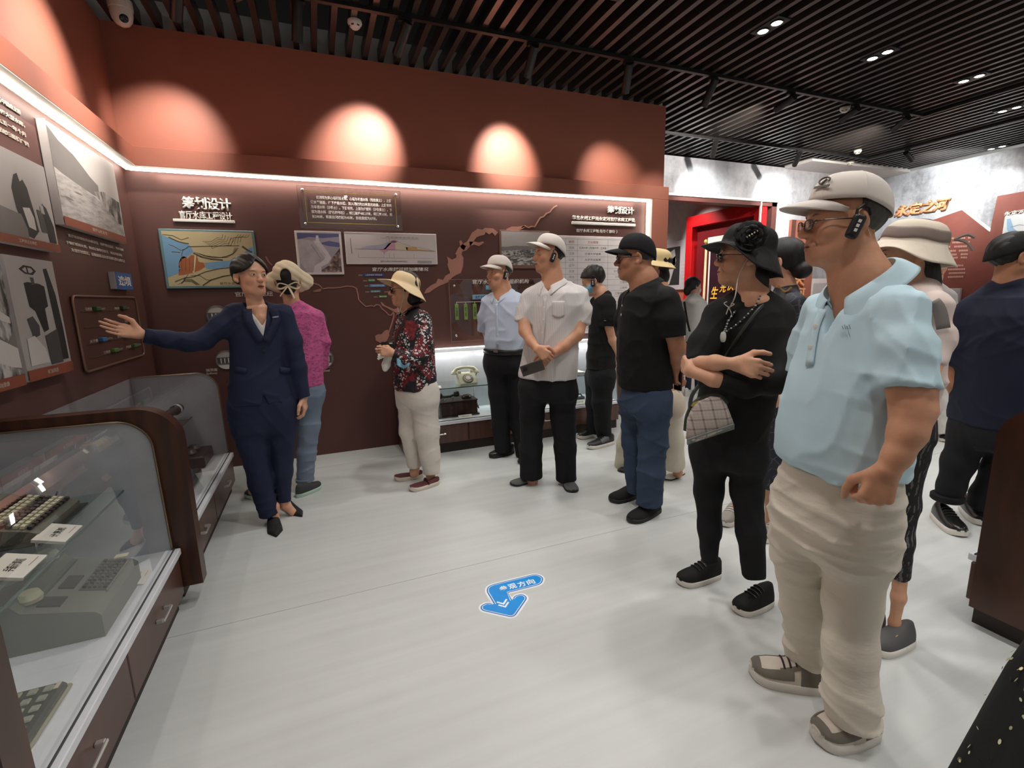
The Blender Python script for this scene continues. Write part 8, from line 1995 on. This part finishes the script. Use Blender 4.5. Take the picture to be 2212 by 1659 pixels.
def striped_woman():
    S = Fig('person', 'woman in cream hat with grey band and black striped cropped trousers', (1915, 1385))
    fw = S.dirv(-.9, -.15); C = cloth('pinkish_white_shirt', (212, 194, 186), .85, folds=.35, foldscale=9)
    T = S.loft([(640, 1945, 2020, .6), (655, 1932, 2036, .64), (700, 1922, 2052, .7), (760, 1918, 2052, .74), (830, 1915, 2040, .76), (890, 1912, 2026, .76)], fw); nb = S.J(1985, 634)
    S.garment('shirt', [T, rc(nb, S.J(2014, 660, .14), .052, .050), rc(nb, S.J(1965, 660, -.14), .052, .05), chain(S.chain([(2020, 668, 60, .15), (2034, 730, 54, .16), (2024, 790, 46, .2)]), .03, cut1=True)], C, .009, .04, S.fold(.007, 91))
    S.set_head(1962, 548, 122, S.dirv(-.95, -.35, -.10), h=.004, male=False, full=.98)
    S.build_body(SK3, S.chain([(1968, 592, 60), (1978, 620, 66), (1985, 650, 86)]), [S.chain([(2026, 775, 34, .19), (2012, 830, 28, .24), (1985, 860, 22, .3)]), S.chain([(1945, 1235, 38, .0), (1941, 1290, 33, .0), (1932, 1345, 25, .0), (1930, 1368, 27, .0)]), S.chain([(1880, 1235, 38, -.1), (1872, 1330, 28, -.1)])], [(0, S.hand(S.J(1985, 860, .3), S.dirv(-1, 0, -.2), S.dirv(0, 1, 0), (0, 0, 1), .9, 'relaxed'))], S.core(nb, S.J(1965, 900)), h=.005)
    t = NT('black_striped_knit'); v = t.coord('Object'); w = t.n('ShaderNodeTexWave'); w.bands_direction = 'X'; w.inputs['Scale'].default_value = 22; w.inputs['Distortion'].default_value = 2.5; w.inputs['Detail Scale'].default_value = 3; t.l(v, w.inputs[0]); dash = t.math('GREATER_THAN', t.noise(t.coord('Object', (1, 1, .4)), 60, 2), .5)
    m = t.math('MULTIPLY', t.math('GREATER_THAN', w.outputs[1], .72), dash); P_ = t.out(t.mix(t.math('MULTIPLY', m, .6), lin((24, 23, 24)), lin((112, 108, 106))), .85); MATS['black_striped_knit'] = P_
    leg_pair(S, [[(1962, 925, 96, .0), (1966, 985, 82, .0), (1954, 1090, 64, .0), (1948, 1170, 54, .0), (1945, 1250, 48, .0)], [(1915, 925, 90, -.08), (1905, 1000, 76, -.1), (1886, 1120, 58, -.1), (1880, 1250, 46, -.1)]], [(872, 1915, 2020, .78), (910, 1908, 2012, .8), (945, 1908, 2010, .74)], fw, P_, .009, S.fold(.004, 92))
    gs = flat('dark_grey_trainer', (78, 76, 76), .75); sh = S.shoe((1969, 1384), (1878, 1412), gs, M_WSOLE, .095, .078, .026, name='trainer'); S.shoe((1905, 1352), (1820, 1378), gs, M_WSOLE, .095, .078, .026, name='trainer')
    a = np.array(S.J(1906, 1378, .055)); sw = MB(); pts = spline([S.J(1902, 1384, .06), S.J(1912, 1386, .062), S.J(1926, 1380, .058), S.J(1940, 1372, .054)], 5); sw.tube(pts, [.001 + .006 * math.sin(PI * i / (len(pts) - 1)) for i in range(len(pts))], 8, flatten=.5).build('yellow_swoosh', flat('swoosh_yellow', (214, 200, 92), .6), sh)
    S.hat(cloth('cream_hat_linen', (222, 210, 192), .85, folds=.25, foldscale=12), brim=.050, wave=.010, droop=.040, crown=.088, tilt=.30, zb=.040, r=.090, backdrop=.030, band=flat('grey_hat_ribbon', (132, 116, 108), .7), label='cream sun hat with a grey ribbon')
    b = S.head.w((-.06, -.12, .03))
    for e in (-1, 1): MB().tube(spline([b, b + S.vr * .03 + np.array((0, 0, .012 * e)), b + S.vr * .05 + np.array((0, 0, -.02 + .02 * e))], 5), .005, 6).build('ribbon_bow', MATS['grey_hat_ribbon'], S.o)
    hair_shell(S, .010, lambda Q: np.maximum(Q[:, 1] + .01, -.15 - Q[:, 2]), hair_mat('dark_grey_hair', (40, 38, 36)), .005, extra=union([el((0, -.06, -.085), (.055, .04, .075)), el((-.01, -.07, -.15), (.035, .03, .05))], .03))
    S.strip(S.gf, [(2016, 650), (2030, 672), (2038, 710)], .035, flat('grey_bag_strap', (120, 112, 108), .7), 'bag_strap', .012)
striped_woman()
def navy_man():
    S = Fig('person', 'man seen from behind in navy T-shirt and black cap at the right edge', (2062, 1128))
    fw = S.dirv(.80, .60); C = cloth('navy_tshirt', (26, 30, 48), .8, folds=.3, foldscale=7)
    T = S.loft([(622, 2140, 2236, .6), (642, 2100, 2262, .64), (680, 2074, 2282, .68), (740, 2062, 2288, .72), (820, 2056, 2284, .76), (880, 2050, 2270, .78), (914, 2046, 2262, .78)], fw); nb = S.J(2190, 614)
    S.garment('navy_tshirt', [T, rc(nb, S.J(2106, 662, -.04), .075, .066), rc(nb, S.J(2262, 662, .02), .075, .066), chain(S.chain([(2100, 680, 90, -.03), (2082, 735, 84, -.03), (2074, 790, 80, -.02)]), .03, cut1=True), chain(S.chain([(2268, 680, 90, .02), (2284, 735, 84, .0), (2290, 790, 80, -.04)]), .03, cut1=True)], C, .008, .04, S.fold(.006, 101))
    S.set_head(2196, 556, 100, S.dirv(.90, .36, .0), h=.0042, full=1.12, jaw=1.1)
    S.build_body(SK4, S.chain([(2188, 590, 84), (2188, 612, 92), (2190, 640, 110)]), [S.chain([(2074, 770, 52, -.02), (2064, 830, 46, -.02), (2080, 890, 36, -.12), (2120, 910, 28, -.22)]), S.chain([(2290, 770, 52, -.04), (2300, 850, 44, -.1), (2260, 900, 32, -.24)])], [(0, S.hand(S.J(2120, 910, -.22), S.dirv(1, .3, -.1), S.dirv(0, -1, 0), (0, 0, 1), 1, 'grip')), (1, S.hand(S.J(2260, 900, -.24), S.dirv(-1, .2, -.1), S.dirv(0, -1, 0), (0, 0, 1), 1, 'grip'))], S.core(nb, S.J(2150, 930)), h=.006)
    leg_pair(S, [[(2092, 950, 92, .0), (2070, 1000, 80, .02), (2054, 1050, 66, .03), (2046, 1078, 62, .03)], [(2196, 950, 100, .0), (2160, 1010, 82, -.05), (2128, 1064, 64, -.08), (2112, 1092, 58, -.1)]], [(900, 2052, 2256, .8), (930, 2046, 2258, .8), (965, 2050, 2250, .74)], fw, C_BLACK2, .010, S.fold(.006, 102))
    cf = S.J(2046, 1074, .03); MB().lathe([(.072, -.02), (.080, -.012), (.080, .014), (.070, .022)], cf, 24, (0, 0, 1)).build('rolled_cuff', C_BLACK2, S.o)
    sh = flat('glossy_black_trainer', (26, 27, 25), .25); S.shoe((2018, 1112), (2078, 1163), sh, M_WSOLE, .11, .085, .03, lace=M_BLEA, name='trainer', extra=[(.15, .4, .3, .42, flat('white_trainer_star', (196, 196, 190), .5))]); S.shoe((2080, 1096), (2130, 1140), sh, M_WSOLE, .11, .085, .03, name='trainer')
    S.cap(cloth('black_soft_cap', (26, 24, 23), .75, folds=.4, foldscale=14), tilt=.05, high=.92, zb=.030, name='flat_cap', bill=.05)
    hair_shell(S, .005, lambda Q: np.maximum(Q[:, 1] + .012, -.05 - Q[:, 2]), HAIR, .005)
navy_man()
def face_man():
    S = Fig('person', 'man with a bare dark-haired head near the terracotta field, pale trousers, mostly hidden', (2022, 950))
    fw = S.dirv(.45, -.88)
    T = S.loft([(625, 1988, 2040, .6), (645, 1974, 2056, .64), (700, 1970, 2060, .7), (780, 1974, 2056, .72), (835, 1976, 2054, .72)], fw); nb = S.J(2014, 618)
    S.garment('grey_shirt', [T, rc(nb, S.J(1984, 638), .055, .05), rc(nb, S.J(2048, 638), .055, .05), chain(S.chain([(1980, 645, 34), (1970, 690, 32), (1968, 730, 30)]), .02, cut1=True), chain(S.chain([(2050, 645, 34), (2062, 690, 32), (2062, 730, 30)]), .02, cut1=True)], cloth('light_grey_shirt', (170, 166, 164), .85), .012, .04, S.fold(.005, 111))
    S.set_head(2010, 574, 68, S.dirv(.62, -.78, -.02), h=.005)
    S.build_body(SK3, S.chain([(2011, 595, 30), (2013, 610, 34), (2014, 630, 44)]), [S.chain([(1968, 720, 22), (1972, 780, 18, .05), (1990, 815, 14, .15)]), S.chain([(2062, 720, 22), (2062, 770, 18, .05), (2052, 815, 14, .15)])], [(0, S.hand(S.J(1990, 815, .15), S.dirv(.9, -.2, -.2), S.dirv(0, 1, 0), (0, 0, 1), .95, 'relaxed')), (1, S.hand(S.J(2052, 815, .15), S.dirv(-.9, -.2, -.2), S.dirv(0, 1, 0), (0, 0, 1), .95, 'relaxed'))], S.core(nb, S.J(2014, 840)), h=.007)
    leg_pair(S, [[(1998, 850, 38), (1996, 890, 32), (1996, 934, 28)], [(2032, 850, 38), (2036, 890, 34), (2038, 936, 30)]], [(826, 1978, 2052, .7), (845, 1976, 2053, .7), (865, 1978, 2051, .66)], fw, cloth('pale_grey_trouser', (206, 202, 196), .85, folds=.3), .012, S.fold(.005, 112))
    S.shoe((1996, 940), (1998, 955), M_BLEA, M_WSOLE, .1, .075, .025, name='trainer'); S.shoe((2036, 940), (2044, 957), M_BLEA, M_WSOLE, .1, .075, .025, name='trainer')
    hair_shell(S, .012, hairline(), HAIR, .005, rough=.003)
face_man()
def hoodie_girl():
    S = Fig('person', 'distant person with black tied hair and white hooded top walking into the red room', (1490, 853))
    fw = S.dirv(.5, .86); C = cloth('white_hoodie', (206, 204, 200), .85, folds=.35)
    T = S.loft([(645, 1484, 1514, .65), (660, 1477, 1522, .7), (700, 1475, 1524, .74), (738, 1477, 1520, .74)], fw); nb = S.J(1499, 642)
    S.garment('hooded_top', [T, rc(nb, S.J(1482, 656), .06, .055), rc(nb, S.J(1516, 656), .06, .055), chain(S.chain([(1481, 660, 18), (1476, 690, 16), (1479, 722, 13)]), .02, cut1=True), chain(S.chain([(1518, 660, 18), (1523, 690, 16), (1519, 722, 13)]), .02, cut1=True), el(S.J(1499, 648, .1), (.11, .07, .05))], C, .016, .05, S.fold(.008, 121))
    S.set_head(1498, 619, 36, S.dirv(.75, .62, 0), h=.008, male=False)
    S.build_body(SK1, S.chain([(1498, 630, 16), (1499, 645, 18)]), [S.chain([(1479, 715, 10), (1482, 735, 8)]), S.chain([(1519, 715, 10), (1516, 735, 8)])], [(0, S.hand(S.J(1482, 735), S.dirv(0, .2, -1), S.dirv(1, 0, 0), S.dirv(0, 1, 0), .95, 'relaxed')), (1, S.hand(S.J(1516, 735), S.dirv(0, .2, -1), S.dirv(-1, 0, 0), S.dirv(0, 1, 0), .95, 'relaxed'))], S.core(nb, S.J(1498, 745)), h=.009)
    leg_pair(S, [[(1491, 752, 18), (1488, 800, 15), (1486, 842, 13)], [(1507, 752, 18), (1507, 796, 15), (1507, 838, 13)]], [(730, 1479, 1518, .74), (748, 1480, 1517, .74), (764, 1482, 1515, .7)], fw, cloth('dark_blue_trouser', (40, 46, 60), .85), .014)
    S.shoe((1480, 856), (1491, 846), flat('white_trainer', (210, 206, 200), .6), M_WSOLE, .1, .08, .03, name='trainer'); S.shoe((1502, 850), (1513, 842), flat('white_trainer', (210, 206, 200), .6), M_WSOLE, .1, .08, .03, name='trainer')
    hair_shell(S, .014, hairline(), HAIR, .007, extra=el((0, -.10, -.05), (.04, .05, .07)))
    S.part('face_mask', S.head.local(lambda Q: smax(smax(np.abs(el((0, .028, -.050), (.070, .082, .064))(Q)) - .004, .028 - Q[:, 1], .004), np.maximum(Q[:, 2] + .014, -.11 - Q[:, 2]), .004), .2), .008, C)
    MB().tube(spline([S.J(1478, 652, .12), S.J(1484, 690, .18), S.J(1490, 716, .16)], 5), .02, 8, flatten=.4).build('backpack_strap', M_BLEA, S.o)
hoodie_girl()

# ------------------------------------------------------------------ neighbour at the lower right corner: only her sequinned skirt is in the picture
def sequin_woman():
    S = Fig('person', 'person in a black skirt sprinkled with pale sequins at the lower right corner', None, world=(1.12, .10, 0))
    x, y = 1.12, .10; fw = np.array((.86, -.2, 0)); r_ = np.cross(nrm(fw), (0, 0, 1.0)); C = cloth('black_skirt_cloth', (18, 19, 18), .8, folds=.3)
    T = S.loft_world([(1.42, x, y, .13, .09), (1.36, x, y, .18, .11), (1.25, x, y, .19, .13), (1.05, x, y, .165, .125), (.94, x, y, .175, .14)], fw)
    sh = [np.array((x, y, 1.36)) + r_ * e * .17 for e in (1, -1)]; el_ = [s_ + np.array((0, 0, -.28)) + r_ * e * .05 - fw * .03 for s_, e in zip(sh, (1, -1))]; wr = [e_ + np.array((0, 0, -.20)) + fw * .13 for e_ in el_]
    S.garment('black_top', [T] + [chain([(s_, .062), (e_, .052), (w_, .042)], .02, cut1=True) for s_, e_, w_ in zip(sh, el_, wr)], C_BLACK, .009, .04)
    K = S.loft_world([(1.0, x, y, .15, .14), (.94, x, y, .19, .18), (.86, x, y, .235, .23), (.75, x, y, .262, .255), (.66, x, y, .278, .27), (.40, x, y, .32, .32), (.22, x, y, .35, .35)], fw)
    S.gf = None; S.garment('skirt', [K], C, .010, .03, lambda P: .010 * np.sin(9 * np.arctan2(P[:, 1] - y, P[:, 0] - x)).astype(F32) * np.clip((.9 - P[:, 2]) * 2, 0, 1))
    S.head = Head(np.array((x, y, 1.60)) + fw * .02, fw, (0, 0, 1), .225, male=False); S.hres = .006
    S.legch = [[(np.array((x, y, .9)), .06), (np.array((x, y, .5)) + r_ * e * .09, .09), (np.array((x, y, .09)) + r_ * e * .09, .06)] for e in (1, -1)]
    S.build_body(SK3, [(np.array((x, y, 1.54)), .05), (np.array((x, y, 1.40)), .058)], [[(w_ + np.array((0, 0, .06)) - fw * .03, .034), (w_ + fw * .03, .026)] for w_ in wr] + [[(np.array((x, y, .4)) + r_ * e * .09, .05), (np.array((x, y, .09)) + r_ * e * .09, .036), (np.array((x, y, .05)) + r_ * e * .09 + fw * .06, .03)] for e in (1, -1)],
                 [(i, S.hand(w_ + fw * .03, fw * .6 + np.array((0, 0, -.6)), -r_ * e, fw, .92, 'relaxed')) for i, (w_, e) in enumerate(zip(wr, (1, -1)))], S.core(np.array((x, y, 1.38)), np.array((x, y, .9))), h=.006)
    for e in (1, -1):
        a = np.array((x, y, 0)) + r_ * e * .09 - fw * .06; b = a + fw * .24
        q = lambda P: (1106 + FPX * ((P - CAM) @ CR) / ((P - CAM) @ CF), 829.5 - FPX * ((P - CAM) @ CU) / ((P - CAM) @ CF))
        S.shoe(q(a), q(b), M_BLEA, M_BSOLE, .09, .055, .01, low=True, name='flat_shoe')
    hair_shell(S, .012, hairline(), HAIR, .007)
    rg = np.random.RandomState(5); mb = MB()
    for _ in range(620):
        a = rg.uniform(0, 2 * PI); z = .24 + .68 * rg.uniform() ** .8; u = np.array((math.cos(a), math.sin(a), 0)); R_ = .5
        for _i in range(30):
            p = np.array((x, y, z)) + u * R_; d = float(S.gf(p[None].astype(F32))[0]); R_ -= d * .8
            if abs(d) < .001: break
        n = nrm(u + rg.normal(size=3) * .35 + np.array((0, 0, .3))); t_ = nrm(np.cross(n, (0, 0, 1))); b_ = np.cross(n, t_); c = np.array((x, y, z)) + u * (R_ + .003); r0 = rg.choice([.0016, .0024, .0034])
        mb.add([c + (t_ * math.cos(k * PI / 3) + b_ * math.sin(k * PI / 3) * 1.5) * r0 for k in range(6)], [tuple(range(6))])
    mb.build('sequins', flat('pale_sequin', (226, 222, 176), .25, .5), S.o, kind='stuff', smooth=0)
sequin_woman()
for f_ in FIGS: f_.finish()
